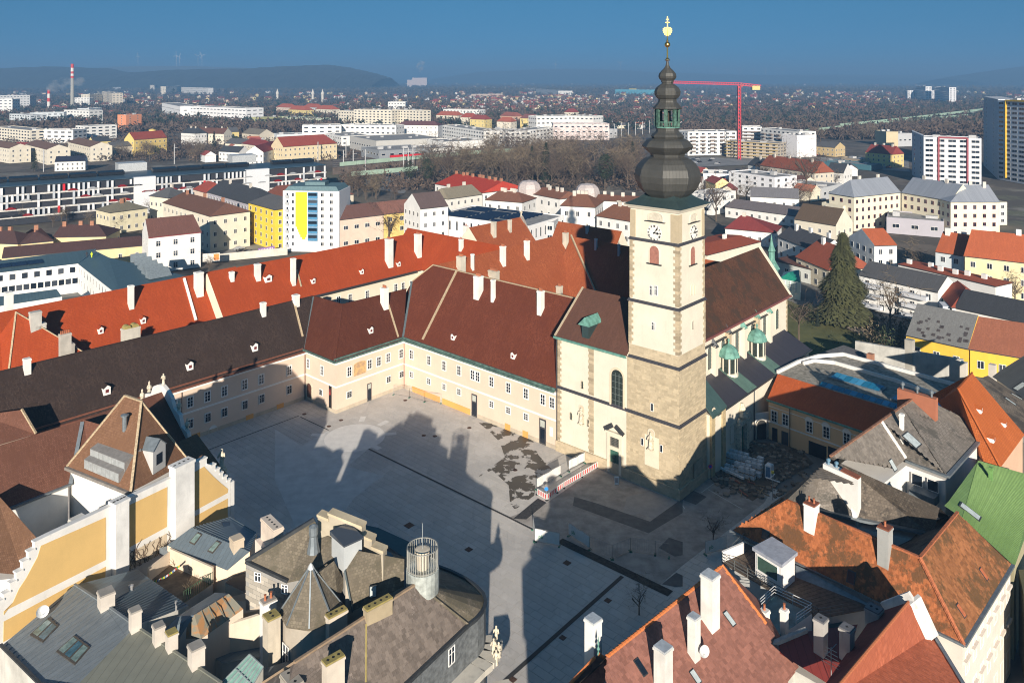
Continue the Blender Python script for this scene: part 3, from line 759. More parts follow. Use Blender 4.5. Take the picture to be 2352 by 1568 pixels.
# copper dormer on the front roof
FFACE=[[e0,e1_,r1_,r0]]
p,nn=hit(FFACE,'M2',1685,755);m=MB();k=p-V*.3+Z*.1
m.hexa([k-U*.55,k+U*.75,k+U*.75+V*2,k-U*.55+V*2],[k-U*.75+Z*2.3,k+U*.85+Z*2.3,k+U*.85+V*3+Z*2.3,k-U*.75+V*3+Z*2.3],1)
a0,a1,a2=k-U*1.15+Z*2.25-V*.5,k+U*1.25+Z*2.25-V*.5,k+U*.05+Z*3.6-V*.2
m.poly([a0,a1,a2],0);m.poly([a0,a2,a2+V*4,a0+V*4],0);m.poly([a1,a1+V*4,a2+V*4,a2],0);m.poly([a1,a0,a0+V*4,a1+V*4],0)
m.build('copper_dormer',[COPPER,GREENROOF],cath)
LEADED=plain('leaded_glass',(.03,.04,.035),.15,0,.6,.3,4)
arched(cath,at_v('R',560,715,0),U,2.35,6.3,LEADED,'arched_window',bars=6,t=.35,fm=plaster((.70,.58,.42)),fd=.09)
arched(cath,at_v('R',257,555,0),U,.4,1.3,LEADED,'slit_window',t=.14,fm=SAND)
for x,y in((160,825),(310,885)):arched(cath,at_v('R',x,y,0),U,.42,1.25,LEADED,'slit_window',t=.1,fm=SAND)
# portal
p=at_v('R',542,1290,0);p.z=.15;m=MB()
for a,b,z0,z1,t in((-1.45,-.95,0,6.6,.35),(.95,1.45,0,6.6,.35),(-.95,.95,6.1,6.7,.36),(-.95,.95,3.9,4.5,.3),(-1.7,1.7,6.7,7.0,.55)):
    q=[p+U*a-V*t,p+U*b-V*t,p+U*b,p+U*a];m.hexa([x+Z*z0 for x in q],[x+Z*z1 for x in q])
m.build('portal',plaster((.70,.63,.50)),cath)
m=MB()
for s in(-1,1):
    a=p+U*1.9*s+Z*7.05-V*.35;b=p+U*.35*s+Z*8.1-V*.35;m.bar(a,b,.16,r2=.35)
m.build('broken_pediment',DARKMETAL,cath)
m=MB();q=[p-U*.95-V*.06,p+U*.95-V*.06,p+U*.95-V*.01,p-U*.95-V*.01];m.hexa(q,[x+Z*3.9 for x in q]);dr=m.build('portal_door',plain('green_door',(.035,.11,.08),.6),cath)
m=MB();m.bar(p-V*.1+Z*.1,p-V*.1+Z*3.85,.04)
for s in(-1,1):
    for z in(.35,1.6,2.8):
        q=[p+U*(s*.5-.32)-V*.1+Z*z,p+U*(s*.5+.32)-V*.1+Z*z,p+U*(s*.5+.32)-V*.05+Z*z,p+U*(s*.5-.32)-V*.05+Z*z];m.hexa(q,[x+Z*.85 for x in q])
m.build('door_panels',plain('green_door',(.035,.11,.08),.6),dr,origin=ORG[cath.name])
m=MB();q=[p-U*.95-V*.05+Z*4.5,p+U*.95-V*.05+Z*4.5,p+U*.95+Z*4.5,p-U*.95+Z*4.5];m.hexa(q,[x+Z*1.6 for x in q]);gr=m.build('portal_grille',LEADED,cath)
m=MB()
for k in range(8):m.bar(p+U*(-.9+1.8*k/7)-V*.08+Z*4.5,p+U*(-.9+1.8*k/7)-V*.08+Z*6.1,.03)
for k in range(6):m.bar(p-U*.95-V*.08+Z*(4.6+.28*k),p+U*.95-V*.08+Z*(4.6+.28*k),.03)
m.build('grille_bars',plain('wrought_iron',(.12,.11,.1),.6),gr,origin=ORG[cath.name])
# nave
NE=57.0;m=MB();levelbox(m,-19,-5.5,9.2,56.6,0,19.7);m.build('nave_wall',CW,cath)
NT=tiles((.085,.04,.024),(.12,.055,.032),.5,moss=(.05,.032,.022))
m=MB();a=[uv(-5.0,8.5,19.7),uv(-5.0,NE,19.7),uv(-12.2,NE,29.2),uv(-12.2,8.5,29.2)];b=[uv(-19.4,NE,19.7),uv(-19.4,8.5,19.7)]
m.poly(a,0);m.poly([b[0],b[1],a[3],a[2]],0);m.poly([a[1],b[0],a[2]],1);m.poly([b[1],a[0],a[3]],1);m.poly([a[0],b[1],b[0],a[1]],1)
m.build('nave_roof',[NT,CW],cath)
m=MB();m.bar(uv(-4.85,9.2,19.7),uv(-4.85,NE+.1,19.7),.2);m.build('eaves_board',plain('oxide_red',(.20,.07,.06),.7),cath)
m=MB();m.bar(uv(-5.25,12,18.1),uv(-5.25,48,18.1),.22,r2=.12);m.build('cable_duct',DARKMETAL,cath)
m=MB();q=[uv(-4.6,NE+.02,19.5),uv(-12.2,NE+.02,29.9),uv(-19.8,NE+.02,19.5)];m.mesh(q+[x+V*.5 for x in q],[(0,1,2),(5,4,3),(0,3,4,1),(1,4,5,2),(2,5,3,0)]);m.build('gable_wall',CW,cath)
# ridge turret in copper behind the gable
m=MB();cc=uv(-10.5,NE+3,0);m.lathe(cc,[(1.5,22),(1.5,24),(1.9,24.2),(1.2,25.4),(.75,26.2),(.7,28),(.9,28.2),(.5,29.2),(.3,30.2),(.22,30.6),(.05,31.8)],8,0,.3);m.build('ridge_turret',COPPER,cath)
for k,(x,y)in enumerate(((650,690),(563,735),(478,800),(373,852),(277,915),(185,968))):
    arched(cath,at_u('M3',x,y,-5.5),V,1.45,4.2,LEADED,'clerestory_window',t=.22,bars=6,fd=.08)
for k,(x,y)in enumerate(((612,735),(527,760),(435,830),(329,865),(236,960))):
    p=at_u('M3',x,y,-4.6);vv=(p-P0).dot(V);zt=at_u('M3',x,y-(150 if k else 160),-4.6).z
    m=MB();levelbox(m,-5.5,-4.6,vv-.5,vv+.5,p.z-2,zt);pr=m.build('buttress',ASH if k%2 else CW,cath)
    m=MB();m.hexa([uv(-5.5,vv-.6,zt),uv(-4.4,vv-.6,zt-.25),uv(-4.4,vv+.6,zt-.25),uv(-5.5,vv+.6,zt)],[uv(-5.5,vv-.05,zt+1.4),uv(-4.4,vv-.05,zt+.1),uv(-4.4,vv+.05,zt+.1),uv(-5.5,vv+.05,zt+1.4)]);m.build('buttress_cap',COPPER if k<3 else DARKMETAL,pr,origin=ORG[cath.name])
quoins(cath,uv(-5.5,56.6),-U,-V,12,19.3,.8,.5,.5)
# aisle with sheet roof and two copper-roofed lanterns
AI=MB();levelbox(AI,-5.6,0,12.5,54.5,0,9.5);AI.build('aisle_wall',CW,cath)
AROOF=metal((.055,.05,.06),.45,.65,.25,.15)
a=[uv(.4,12.0,9.7),uv(.4,55.0,9.7),uv(-5.5,55.0,12.7),uv(-5.5,12.0,12.7)]
m=MB();m.hexa([x-Z*.3 for x in a],a);m.build('aisle_roof',AROOF,cath)
m=MB();m.bar(uv(.5,12.0,9.65),uv(.5,55.0,9.65),.12);m.build('gutter',DARKMETAL,cath)
def on_aisle(v,u,k=.012):return uv(u,v,9.7+(.4-u)*3/5.9+k)
for x,y,x0,x1 in((355,1010,290,490),(548,895,470,670)):
    p=hit([a],'M3',x,y)[0];vv=(p-P0).dot(V);uu=(p-P0).dot(U)-1.1
    m=MB();q=[on_aisle(vv-1.9,.38),on_aisle(vv+1.9,.38),on_aisle(vv+1.9,-5.4),on_aisle(vv-1.9,-5.4)];m.hexa([x_-Z*.01 for x_ in q],[x_+Z*.05 for x_ in q]);m.build('copper_sheeting',metal((.11,.19,.155),.6,.6,.1,.6),cath)
    c1=uv(uu,vv,9.7);m=MB();m.lathe(c1,[(1.75,-.5),(1.75,2.2),(1.6,2.25),(1.55,2.3)],16);lt=m.build('roof_lantern',CW,cath)
    for k in range(8):
        g=MB();A_=math.pi/4*k+.2;d_=Vector((math.cos(A_),math.sin(A_),0));t_=Vector((-d_.y,d_.x,0))
        pp=c1+d_*1.35+Z*2.3;g.box(pp,.12,.48,2.7,(d_,t_));g.build('lantern_window',LEADED,lt,origin=ORG[cath.name])
        g=MB();A2=A_+math.pi/8;d_=Vector((math.cos(A2),math.sin(A2),0));t_=Vector((-d_.y,d_.x,0));g.box(c1+d_*1.45+Z*2.25,.14,.15,2.8,(d_,t_));g.build('lantern_pier',CW,lt,origin=ORG[cath.name])
    g=MB();g.lathe(c1,[(1.65,5.0),(1.85,5.2),(2.1,5.25),(2.12,5.4),(1.8,6.2),(1.2,6.9),(.6,7.25),(.15,7.5),(.12,7.9),(.25,8.1),(.05,8.5)],8,0,.2);g.build('lantern_dome',COPPER,lt,origin=ORG[cath.name])
# stair turret between tower and aisle: sandstone corner piers, white wall, copper roof
m=MB();levelbox(m,-2,.55,9.15,14.4,0,10.6,0);m.build('stair_turret_wall',CW,cath)
m=MB();levelbox(m,-2,.95,9.2,10.4,0,10.5);levelbox(m,.5,.85,13.4,14.5,0,10.4);m.build('corner_piers',ashlar((.42,.33,.19),.3,(.5,.35)),cath)
m=MB();q=[uv(1.3,9.0,10.6),uv(.9,14.8,10.6),uv(-3.5,14.8,14.4),uv(-3.0,9.1,15.2)];m.hexa([x-Z*.35 for x in q],q);m.build('turret_roof',metal((.07,.125,.115),.5,.6,.25,.5),cath)
arched(cath,at_u('R',1396,895,.55),V,.9,3.3,plaster((.62,.5,.36)),'blind_window',t=.14,fm=SAND)
p=at_u('R',1396,1060,.55);m=MB();m.mesh([p+V*(.55*math.cos(k*math.pi/8))+Z*(.8*math.sin(k*math.pi/8))+U*.03 for k in range(16)],[tuple(range(16))]);m.build('oval_window',LEADED,cath)
# side portal of the aisle
p=at_u('Q',232,1290,0);p.z=0;m=MB()
for s in(-1,1):
    q=p+V*1.5*s;m.box(q+U*.4,.4,.45,5.0,ax)
q=p+U*.4+Z*5.0;m.box(q,.55,2.2,.5,ax);m.box(q+Z*.5,.4,1.6,.3,ax)
m.lathe(p+U*.3+Z*6.0,[(.7,0),(.9,.4),(.5,1.2),(.7,1.6),(.3,2.6)],8)
m.lathe(p+U*.5+V*1.6+Z*5.5,[(.35,0),(.4,.3),(.15,.9)],8);m.lathe(p+U*.5-V*1.6+Z*5.5,[(.35,0),(.4,.3),(.15,.9)],8)
m.build('side_portal',SAND,cath)
m=MB();q=[p-V*1.0+U*.08,p+V*1.0+U*.08,p+V*1.0,p-V*1.0];m.hexa(q,[x+Z*4.2 for x in q]);m.build('side_door',plain('green_door',(.035,.11,.08),.6),cath)
for dv in(-3.3,3.6):arched(cath,uv(0,(p-P0).dot(V)+dv,2.4),V,1.5,3.4,plaster((.66,.62,.52)),'blind_niche',t=.15,fm=SAND)
m=MB();m.bar(uv(.12,27.5,0),uv(.12,27.5,9.6),.08);m.build('downpipe',DARKMETAL,cath)
m=MB();m.lathe(uv(-24.75,-.15,0),[(.08,0),(.08,20.4)],6);m.build('downpipe',DARKMETAL,cath)
m=MB();levelbox(m,.2,.28,4.4,7.3,0,4.2);m.build('walled_doorway',ashlar((.34,.30,.22)),cath)

# ================================================================== wings round the square
PINK=plaster((.66,.52,.41),.06);PLINTH=plaster((.55,.47,.36),.3);OCHRE=plaster((.72,.36,.10),.1);WTRIM=plain('white_trim',(.78,.76,.72),.8,var=.05)
COPING=plain('mortar_coping',(.40,.31,.20),.9,var=.3,scale=5)
def wall_box(root,pts,z0,z1,mat,name='wall'):
    m=MB();b=[Vector((p.x,p.y,z0))for p in pts];m.hexa(b,[Vector((p.x,p.y,z1))for p in pts]);return m.build(name,mat,root)
def band(root,a,b,z,h,t,mat,name):
    d=(b-a).normalized();n=Vector((d.y,-d.x,0));q=[a+n*t,b+n*t,b-n*.02,a-n*.02];q=[Vector((x.x,x.y,z))for x in q]
    m=MB();m.hexa(q,[x+Z*h for x in q]);return m.build(name,mat,root)
def downpipe(root,p,n,z1,mat=DARKMETAL):
    m=MB();m.lathe((p+n*.15),[(.07,0),(.07,z1)],6);m.build('downpipe',mat,root)
RB=tiles((.135,.036,.018),(.165,.048,.026),.3);RB2=tiles((.095,.027,.014),(.11,.036,.02),.35);DB=tiles((.040,.026,.021),(.055,.037,.030),.5)
DORW=plaster(WHITE)
# --- central wing, red-brown roof
cw=thing('residence_wing','two storey pink wing with red-brown roof joined to the church front','building',uv(-46,10))
wall_box(cw,[uv(-67.3,0),uv(-24.95,0),uv(-24.95,20.5),uv(-80,20.5)],0,10.4,PINK)
ez,rz=10.85,24.4
e1,e2,r1,r2=uv(-66.8,-.55,ez),uv(-24.9,-.55,ez),uv(-69.3,10.5,rz),uv(-24.9,10.5,rz)
val=uv(-73.0,7.4,ez+(7.4+.55)*(rz-ez)/11.05)
bk1,bk2=uv(-80.5,21.5,ez),uv(-24.9,21.5,ez)
m=MB();CWF=[[e1,e2,r2,r1,val]];m.poly(CWF[0],0);m.poly([bk2,bk1,r1,r2],0);m.poly([val,r1,bk1,uv(-80.5,8,ez)],0);m.poly([e2,bk2,r2],1)
m.build('roof',[RB,DARKMETAL],cw)
m=MB();m.bar(uv(-67.2,-.8,ez-.15),uv(-24.9,-.8,ez-.15),.17);m.bar(uv(-67.2,-.45,ez+.12),uv(-24.9,-.45,ez+.12),.12,r2=.3);m.build('gutter',plain('green_copper_gutter',(.09,.15,.13),.6,.1,.4,.4,1.5),cw)
band(cw,uv(-67.2,0),uv(-25,0),9.9,.55,.3,WTRIM,'cornice');band(cw,uv(-67.2,0),uv(-25,0),5.1,.35,.08,WTRIM,'string_band');band(cw,uv(-67.2,0),uv(-25,0),0,.75,.06,PLINTH,'plinth')
def win_at(root,c,x,y,pl,w,h,style,X):
    p=at_plane(c,x,y,*pl);p.z-=h/2;return window(root,p,X,w,h,style)
PL_V0=(uv(0,0),V)
up=[(483,868),(604,908),(708,945),(811,978),(904,1008),(940,1021),(1034,1055),(1151,1097),(1272,1137),(1388,1178),(1452,1200)]
for x,y in up:win_at(cw,'M2',x,y,PL_V0,.95,1.75,'surround',U)
for x,y in[(483,1007),(603,1052),(708,1090),(811,1125),(1034,1210),(1150,1252),(1272,1297)]:win_at(cw,'M2',x,y,PL_V0,.95,1.1,'surround',U)
def tall_door(root,c,xl,xr,yt,yb,pl,X,fr=DARKFRAME):
    a=at_plane(c,xl,yb,*pl);b=at_plane(c,xr,yb,*pl);w=abs((b-a).dot(X));p=(a+b)/2;t=at_plane(c,(xl+xr)/2,yt,*pl);p.z=.05;h=t.z-.05;Y=Vector((X.y,-X.x,0))
    m=MB();q=[p-X*w/2+Y*.1,p+X*w/2+Y*.1,p+X*w/2,p-X*w/2];m.hexa(q,[x+Z*h for x in q]);f=m.build('door',fr,root)
    m=MB();q=[p-X*w*.33+Y*.125+Z*.3,p+X*w*.33+Y*.125+Z*.3,p+X*w*.33+Y*.08+Z*.3,p-X*w*.33+Y*.08+Z*.3];m.hexa(q,[x+Z*(h*.55)for x in q]);m.build('door_glass',GLASS,f,origin=ORG[root.name])
    q2=[x+Z*(h*.62)for x in q];m=MB();m.hexa(q2,[x+Z*(h*.26)for x in q2]);m.build('transom_glass',plain('pale_transom',(.45,.47,.42),.3),f,origin=ORG[root.name])  # transom pane in a paler colour than the door glass below
tall_door(cw,'M2',899,936,1142,1288,PL_V0,U);tall_door(cw,'M2',1366,1411,1312,1492,PL_V0,U)
for x0,x1 in((490,680),(697,890),(1128,1165),(1250,1288)):
    a=at_v('M2',x0,1200,0);b=at_v('M2',x1,1200,0);band(cw,Vector((a.x,a.y,0)),Vector((b.x,b.y,0)),.02,1.15,.075,OCHRE,'exposed_plinth')
a=at_v('M2',1447,1450,0);window(cw,Vector((a.x,a.y,2.2)),U,.55,1.5,'slit',pane=plain('notice_board',(.7,.7,.68),.6))
downpipe(cw,uv(-66.9,0),-V,10.4,plain('red_pipe',(.25,.05,.03),.6))
rd=uv(-59.5,10.5,rz);rb=uv(-57.6,-.4,ez)
m=MB();a=hit(CWF,'M2',793,300)[0]or rd;b=hit(CWF,'M2',560,770)[0]or rb;strip(m,[a+(a-b)*.02,b],.45,.3);m.build('verge_coping',COPING,cw)
m=MB();strip(m,[val,e1],.5,.12);m.build('valley_flashing',plain('lead_flashing',(.10,.13,.14),.5,.2),cw)
m=MB();strip(m,[val,r1],.3,.2);strip(m,[r1,r2],.3,.2);m.build('ridge_tiles',COPING,cw)
for x0,x1,y0,y1,n_,dp in((893,962,332,492,5,None),(1021,1055,355,510,0,None),(1335,1388,432,600,3,None)):chim_at(cw,CWF,'M2',x0,x1,y0,y1,pots=n_)
for x,y in((768,768),(1182,898)):dormer_at(cw,CWF,'M2',x,y,.95,1.0,wall=DORW,roof=RB)
# --- entrance block between the wings
eb=thing('gatehouse_block','projecting pink corner block with sundial mural, dark brown hipped roof','building',uv(-73,-8))
wall_box(eb,[uv(-78.6,-17.5),uv(-67.35,-17.5),uv(-67.35,.4),uv(-78.6,.4)],0,10.3,PINK)
ez2,rz2=10.75,19.2
ap=uv(-73.9,-11.2,rz2);en=uv(-73.2,8,19.0);wj=uv(-84.5,-11.2,19.0)
f_e=[uv(-66.8,-18.1,ez2),uv(-66.8,-.5,ez2),val,en,ap];f_s=[uv(-77.6,-18.1,ez2),uv(-66.8,-18.1,ez2),ap,wj]
EBF=[[uv(-66.8,-18.1,ez2),uv(-66.8,-.5,ez2),uv(-73.3,6,19.1),ap],f_s]
m=MB();m.poly(EBF[0],0);m.poly(f_s,0);m.poly([ap,uv(-73.3,6,19.1),uv(-80,6,ez2),uv(-80,-5,ez2)],0);m.poly([wj,ap,uv(-80,-5,ez2),uv(-92,-5,ez2)],0)
m.build('roof',RB2,eb)
m=MB();m.bar(uv(-66.55,-18.3,ez2-.12),uv(-66.55,-.6,ez2-.12),.17);m.bar(uv(-77.9,-18.35,ez2-.12),uv(-66.4,-18.35,ez2-.12),.17);m.bar(uv(-67.0,-18.2,ez2+.15),uv(-67.0,-.5,ez2+.15),.12,r2=.3);m.build('gutter',plain('green_copper_gutter',(.09,.15,.13),.6,.1,.4,.4,1.5),eb)
band(eb,uv(-78.0,-17.5),uv(-67.35,-17.5),9.8,.55,.3,WTRIM,'cornice');band(eb,uv(-67.35,-17.7),uv(-67.35,.0),9.8,.55,.3,WTRIM,'cornice')
band(eb,uv(-78.0,-17.5),uv(-67.35,-17.5),5.1,.35,.08,WTRIM,'string_band');band(eb,uv(-67.35,-17.5),uv(-67.35,-.08),5.1,.35,.08,WTRIM,'string_band')
band(eb,uv(-78.0,-17.5),uv(-67.35,-17.5),0,.7,.06,PLINTH,'plinth');band(eb,uv(-67.35,-17.5),uv(-67.35,-.08),0,.7,.06,PLINTH,'plinth')
PL_UE=(uv(-67.35,0),U);PL_VS=(uv(0,-17.5),V)
for x,y in((55,985),(195,935),(258,915),(322,890),(411,862)):win_at(eb,'M2',x,y,PL_UE,.95,1.75,'surround',V)
for x,y in((53,1143),(324,1040),(412,1005)):win_at(eb,'M2',x,y,PL_UE,.95,1.15,'barred',V)
for x,y in((2123,930),(2218,978)):win_at(eb,'M1',x,y,PL_VS,.8,1.75,'surround',U)
win_at(eb,'M1',2213,1128,PL_VS,.75,1.0,'barred',U)
tall_door(eb,'M2',178,206,1066,1192,PL_UE,V)
p=at_plane('M2',127,1005,*PL_UE);mu,nt,bs=new_mat('faded_mural');co=coords(nt)
link(nt,mix(nt,ramp(nt,noise(nt,co,1.1,8,.7),[(.42,0),(.58,1)]),(.62,.40,.17),(.42,.27,.16)),bs.inputs['Base Color'])
arched(eb,p,V,2.9,2.6,mu,'sundial_mural',rise=.12,t=.1,fm=plaster((.66,.45,.24)),fd=.05)
pd=at_plane('M1',2132,1192,*PL_VS);pd.z=.1;arched(eb,pd,U,1.75,3.6,plain('wooden_gate',(.09,.035,.02),.7),'gateway',t=.3,fm=SAND,fd=.12)
p=at_plane('M1',2277,1235,*PL_VS);m=MB();q=[p-U*.45-V*.08,p+U*.45-V*.08,p+U*.45-V*.03,p-U*.45-V*.03];m.hexa(q,[x+Z*4.4 for x in q])
bn=m.build('black_banner',plain('banner_black',(.015,.012,.012),.7,var=0),eb)
m=MB();m.lathe(p-V*.1+Z*2.6,[(.12,0),(.2,.3),(.1,.9),(.12,1.2)],6);m.build('banner_print',plain('banner_red_print',(.30,.03,.02),.7),bn,origin=ORG[eb.name])
dormer_at(eb,EBF,'M2',205,722,1.0,1.1,wall=DORW,roof=RB2)
chim_at(eb,EBF,'M2',252,310,412,535,pots=5)
m=MB();strip(m,[ap,uv(-66.8,-18.1,ez2)],.2,.18);strip(m,[wj,ap],.2,.15);strip(m,[ap,uv(-73.3,6,19.1)],.2,.15);m.build('hip_tiles',RB2,eb)
a=hit(EBF,'M2',315,500)[0];b=hit(EBF,'M2',392,752)[0];m=MB();strip(m,[a,b],.35,.3)if a and b else None;m.build('verge_coping',COPING,eb)
m=MB();strip(m,[wj,uv(-77.8,-18.0,ez2)],.5,.12);m.build('valley_flashing',plain('lead_flashing',(.10,.13,.14),.5,.2),eb)
# --- long west wing with the darkest roof
lw=thing('west_wing','long two storey pink wing with near-black brown roof along the square','building',uv(-84.5,-45))
wall_box(lw,[uv(-91,-95),uv(-78,-95),uv(-78,-17.55),uv(-91,-11)],0,10.1,PINK)
a_,b_,c_,d_=uv(-77.4,-95,10.4),uv(-77.4,-18.1,10.4),uv(-84.5,-11.4,19.0),uv(-84.5,-95,19.2)
LWF=[[a_,b_,c_,d_]];m=MB();m.poly(LWF[0],0);m.poly([uv(-91.6,-5,10.4),uv(-91.6,-95,10.4),d_,c_],0);m.poly([a_,d_,uv(-91.6,-95,10.4)],1);m.build('roof',[DB,PINK],lw)
m=MB();m.bar(uv(-77.15,-95,10.3),uv(-77.15,-18.2,10.3),.16);m.bar(uv(-77.75,-95,10.62),uv(-77.75,-18.3,10.62),.1,r2=.35);m.build('gutter',plain('brown_gutter',(.16,.06,.035),.6),lw)
band(lw,uv(-78,-95),uv(-78,-17.6),9.5,.6,.3,WTRIM,'cornice');band(lw,uv(-78,-95),uv(-78,-17.6),5.1,.35,.08,WTRIM,'string_band');band(lw,uv(-78,-95),uv(-78,-17.6),0,.7,.06,PLINTH,'plinth')
PL_W=(uv(-78,0),U)
for x,y in((1198,1215),(1310,1195),(1430,1157),(1546,1120),(1685,1075),(1800,1038),(1993,978)):win_at(lw,'M1',x,y,PL_W,.95,1.75,'surround',V)
for x,y in((1310,1345),(1432,1302),(1547,1265),(1687,1215),(1803,1172),(1993,1110)):win_at(lw,'M1',x,y,PL_W,.95,1.5,'barred',V)
for x in(1720,1930,1350):
    p=at_plane('M1',x,1350 if x<1500 else 1290,*PL_W);p.z=.02;band(lw,p-V*.8,p+V*.8,.02,.9,.075,OCHRE,'exposed_plinth')
p=at_plane('M1',1467,1380,*PL_W);p.z=.02;arched(lw,p,V,1.6,1.3,WTRIM,'cellar_arch',t=.1,fd=.06)
downpipe(lw,uv(-78,-17.8),U,10,plain('brown_pipe',(.12,.05,.03),.6));downpipe(lw,Vector((at_plane('M1',1250,1300,*PL_W).x,at_plane('M1',1250,1300,*PL_W).y,0)),U,10.2,plain('brown_pipe',(.12,.05,.03),.6))
for x,y in((737,1145),(1310,975),(1758,845)):dormer_at(lw,LWF,'M1',x,y,1.15,1.25,wall=DORW,roof=DB)
chim_at(lw,LWF,'M1',138,188,900,990);chim_at(lw,LWF,'M1',1777,1820,512,592);chim_at(lw,LWF,'M1',1995,2048,460,520)
for x,w_ in((448,72),):
    p=at_u('M1',x,880,-86.5);chimney(lw,Vector((p.x,p.y,18.2)),1.7,1.1,4.3,(V,-U),plaster((.5,.46,.4),.4),5)
p=at_u('M1',900,775,-86.5);cq=chimney(lw,Vector((p.x,p.y,18.2)),3.0,1.4,2.7,(V,-U),plaster((.58,.54,.46),.3))
for k in(-.7,.7):
    m=MB();q=Vector((p.x,p.y,20.9))+V*k
    for j in range(6):
        t0,t1=math.pi*j/6,math.pi*(j+1)/6;r_=.62
        A=[q+V*(r_*math.cos(t))+Z*(r_*math.sin(t))for t in(t0,t1)];m.poly([A[0]-U*.7,A[1]-U*.7,A[1]+U*.7,A[0]+U*.7])
        m.poly([A[1]+U*.7,q+U*.7,A[0]+U*.7]);m.poly([A[0]-U*.7,q-U*.7,A[1]-U*.7])
    m.build('chimney_hood',plain('lichen_cap',(.30,.24,.08),.9),cq,origin=ORG[lw.name])
for(x0,y0,x1,y1)in((2025,508,2085,755),(8,960,62,1262)):
    a=hit(LWF,'M1',x0+3,y0+12)[0];b=hit(LWF,'M1',x1,y1-6)[0]
    if a and b:m=MB();strip(m,[a,b],.4,.3);m.build('verge_coping',COPING,lw)
m=MB();strip(m,[d_,c_],.28,.18);m.build('ridge_tiles',DB,lw)
# --- orange-red roofed wings behind
OR=tiles((.36,.058,.014),(.40,.075,.02),.18,tile=(.18,.3));OR2=tiles((.32,.082,.03),(.36,.11,.045),.35,tile=(.18,.3));PALE=plaster((.74,.66,.52),.08)
def poly_building(root,faces,base,wall,roof,low=None,thick=.25):
    """roof from polygons of 3D points; the outline given in low is walled down to the ground"""
    m=MB()
    for f in faces:m.poly(f,0)
    m.build('roof',[roof],root)
    if low:
        q=MB();k=len(low);a=sum(low[i].x*low[(i+1)%k].y-low[(i+1)%k].x*low[i].y for i in range(k))
        if a<0:low=low[::-1]
        b=[Vector((p.x,p.y,base))for p in low];t=[p-Z*.05 for p in low];q.poly(t);q.poly(b[::-1])
        for i in range(k):q.poly([b[i],b[(i+1)%k],t[(i+1)%k],t[i]])
        q.build('wall',wall,root)
def wing(label,u0,u1,v0,v1,ze,zr,roof,wall,along='v',hip0=0,hip1=0,name='convent_wing'):
    if along=='v':e1,e2,w=uv(u1,v0,ze),uv(u1,v1,ze),u1-u0
    else:e1,e2,w=uv(u0,v0,ze),uv(u1,v0,ze),v1-v0
    pitch=math.degrees(math.atan2(zr-ze,w/2));H=house(label,e1,e2,w,wall,roof,pitch=pitch,cat='building',name=name)
    return H
# A: behind the west wing
wa=wing('long orange-tiled wing directly behind the near-black roof',-123,-107,-95,-13,11.5,21,OR,PALE)
for x0,x1,y0,y1 in((864,906,395,540),(1313,1378,305,445),(1565,1602,300,485)):chim_at(wa.root,wa.faces,'M1',x0,x1,y0,y1)
for x,y,r_ in((243,640,1),(275,665,0)):
    p=at_u('M1',x,y,-108.5);chimney(wa.root,Vector((p.x,p.y,12)),1.9,1.3,9.5 if r_ else 7,(V,-U),plaster((.55,.53,.48),.3))
for x,y in((695,725),(988,655)):dormer_at(wa.root,wa.faces,'M1',x,y,1.0,1.1,wall=DORW,roof=OR)
a=hit(wa.faces,'M1',1268,352)[0];b=hit(wa.faces,'M1',1350,640)[0]
if a and b:m=MB();strip(m,[a,b],.5,.5);m.build('verge_coping',WTRIM,wa.root)
# near orange hip at the far left
hl=thing('convent_wing','orange hipped roof end at far left, brightest tiles, chimney at its foot','building',uv(-100,-75))
ap2=at_u('M1',110,578,-110)
q0,q1,q2=at_z('M1',-140,930,12),at_z('M1',60,985,12),at_z('M1',600,868,12)
bk_=q2+(q2-q1).cross(Z).normalized()*-18 if False else q2-U*14
poly_building(hl,[[q1,q2,ap2],[q0,q1,ap2],[q2,bk_,ap2]],0,PALE,OR,[q0,q1,q2,bk_])
HLF=[[q1,q2,ap2],[q0,q1,ap2]]
chim_at(hl,HLF,'M1',410,480,800,870,mat=plaster((.5,.46,.4),.4),pots=4)
p=at_y('M1',60,640,q0.y+8);chimney(hl,p,1.5,1.3,6,ax,pots=0)
for x,y,s in((352,690,1.8),(430,730,1.6)):
    p=at_y('M1',x,y,q2.y+5);chimney(hl,p-Z*2,s,1.2,3,ax,plaster((.5,.48,.43),.4))
m=MB();strip(m,[q1,ap2,q2],.3,.2);m.build('hip_tiles',COPING,hl)
# N wing: long orange roof with the tall white chimneys
nw=wing('long orange wing with tall white chimneys behind the gatehouse',-119.5,-104,-22,46,12.6,21.6,OR,PALE)
for x0,x1,y0,y1,n_ in((1988,2027,208,380,0),(1735,1782,247,345,0)):chim_at(nw.root,nw.faces,'M1',x0,x1,y0,y1)
for x0,x1,y0,y1,n_ in((283,342,75,248,4),(487,540,40,182,4)):chim_at(nw.root,nw.faces,'M2',x0,x1,y0,y1,pots=n_)
dormer_at(nw.root,nw.faces,'M1',2160,380,1.0,1.1,wall=DORW,roof=OR);dormer_at(nw.root,nw.faces,'M2',143,315,1.0,1.1,wall=DORW,roof=OR);dormer_at(nw.root,nw.faces,'M2',397,262,1.0,1.1,wall=DORW,roof=OR)
dormer_at(nw.root,nw.faces,'M1',2345,440,2.4,2.6,wall=DORW,roof=OR,dark=plain('loft_door',(.35,.25,.15),.8),sub='loft_door');dormer_at(nw.root,nw.faces,'M1',1850,370,1.8,1.4,wall=DORW,roof=OR)
m=MB();m.bar(uv(-103.8,-22,12.5),uv(-103.8,36,12.5),.25);m.build('gutter',DARKMETAL,nw.root)
for x,y in((60,480),(178,455),(375,408),(425,398),(483,385),(-20,495)):win_at(nw.root,'M2',x,y,(nw.A,nw.n),1.0,1.9,'surround',V)
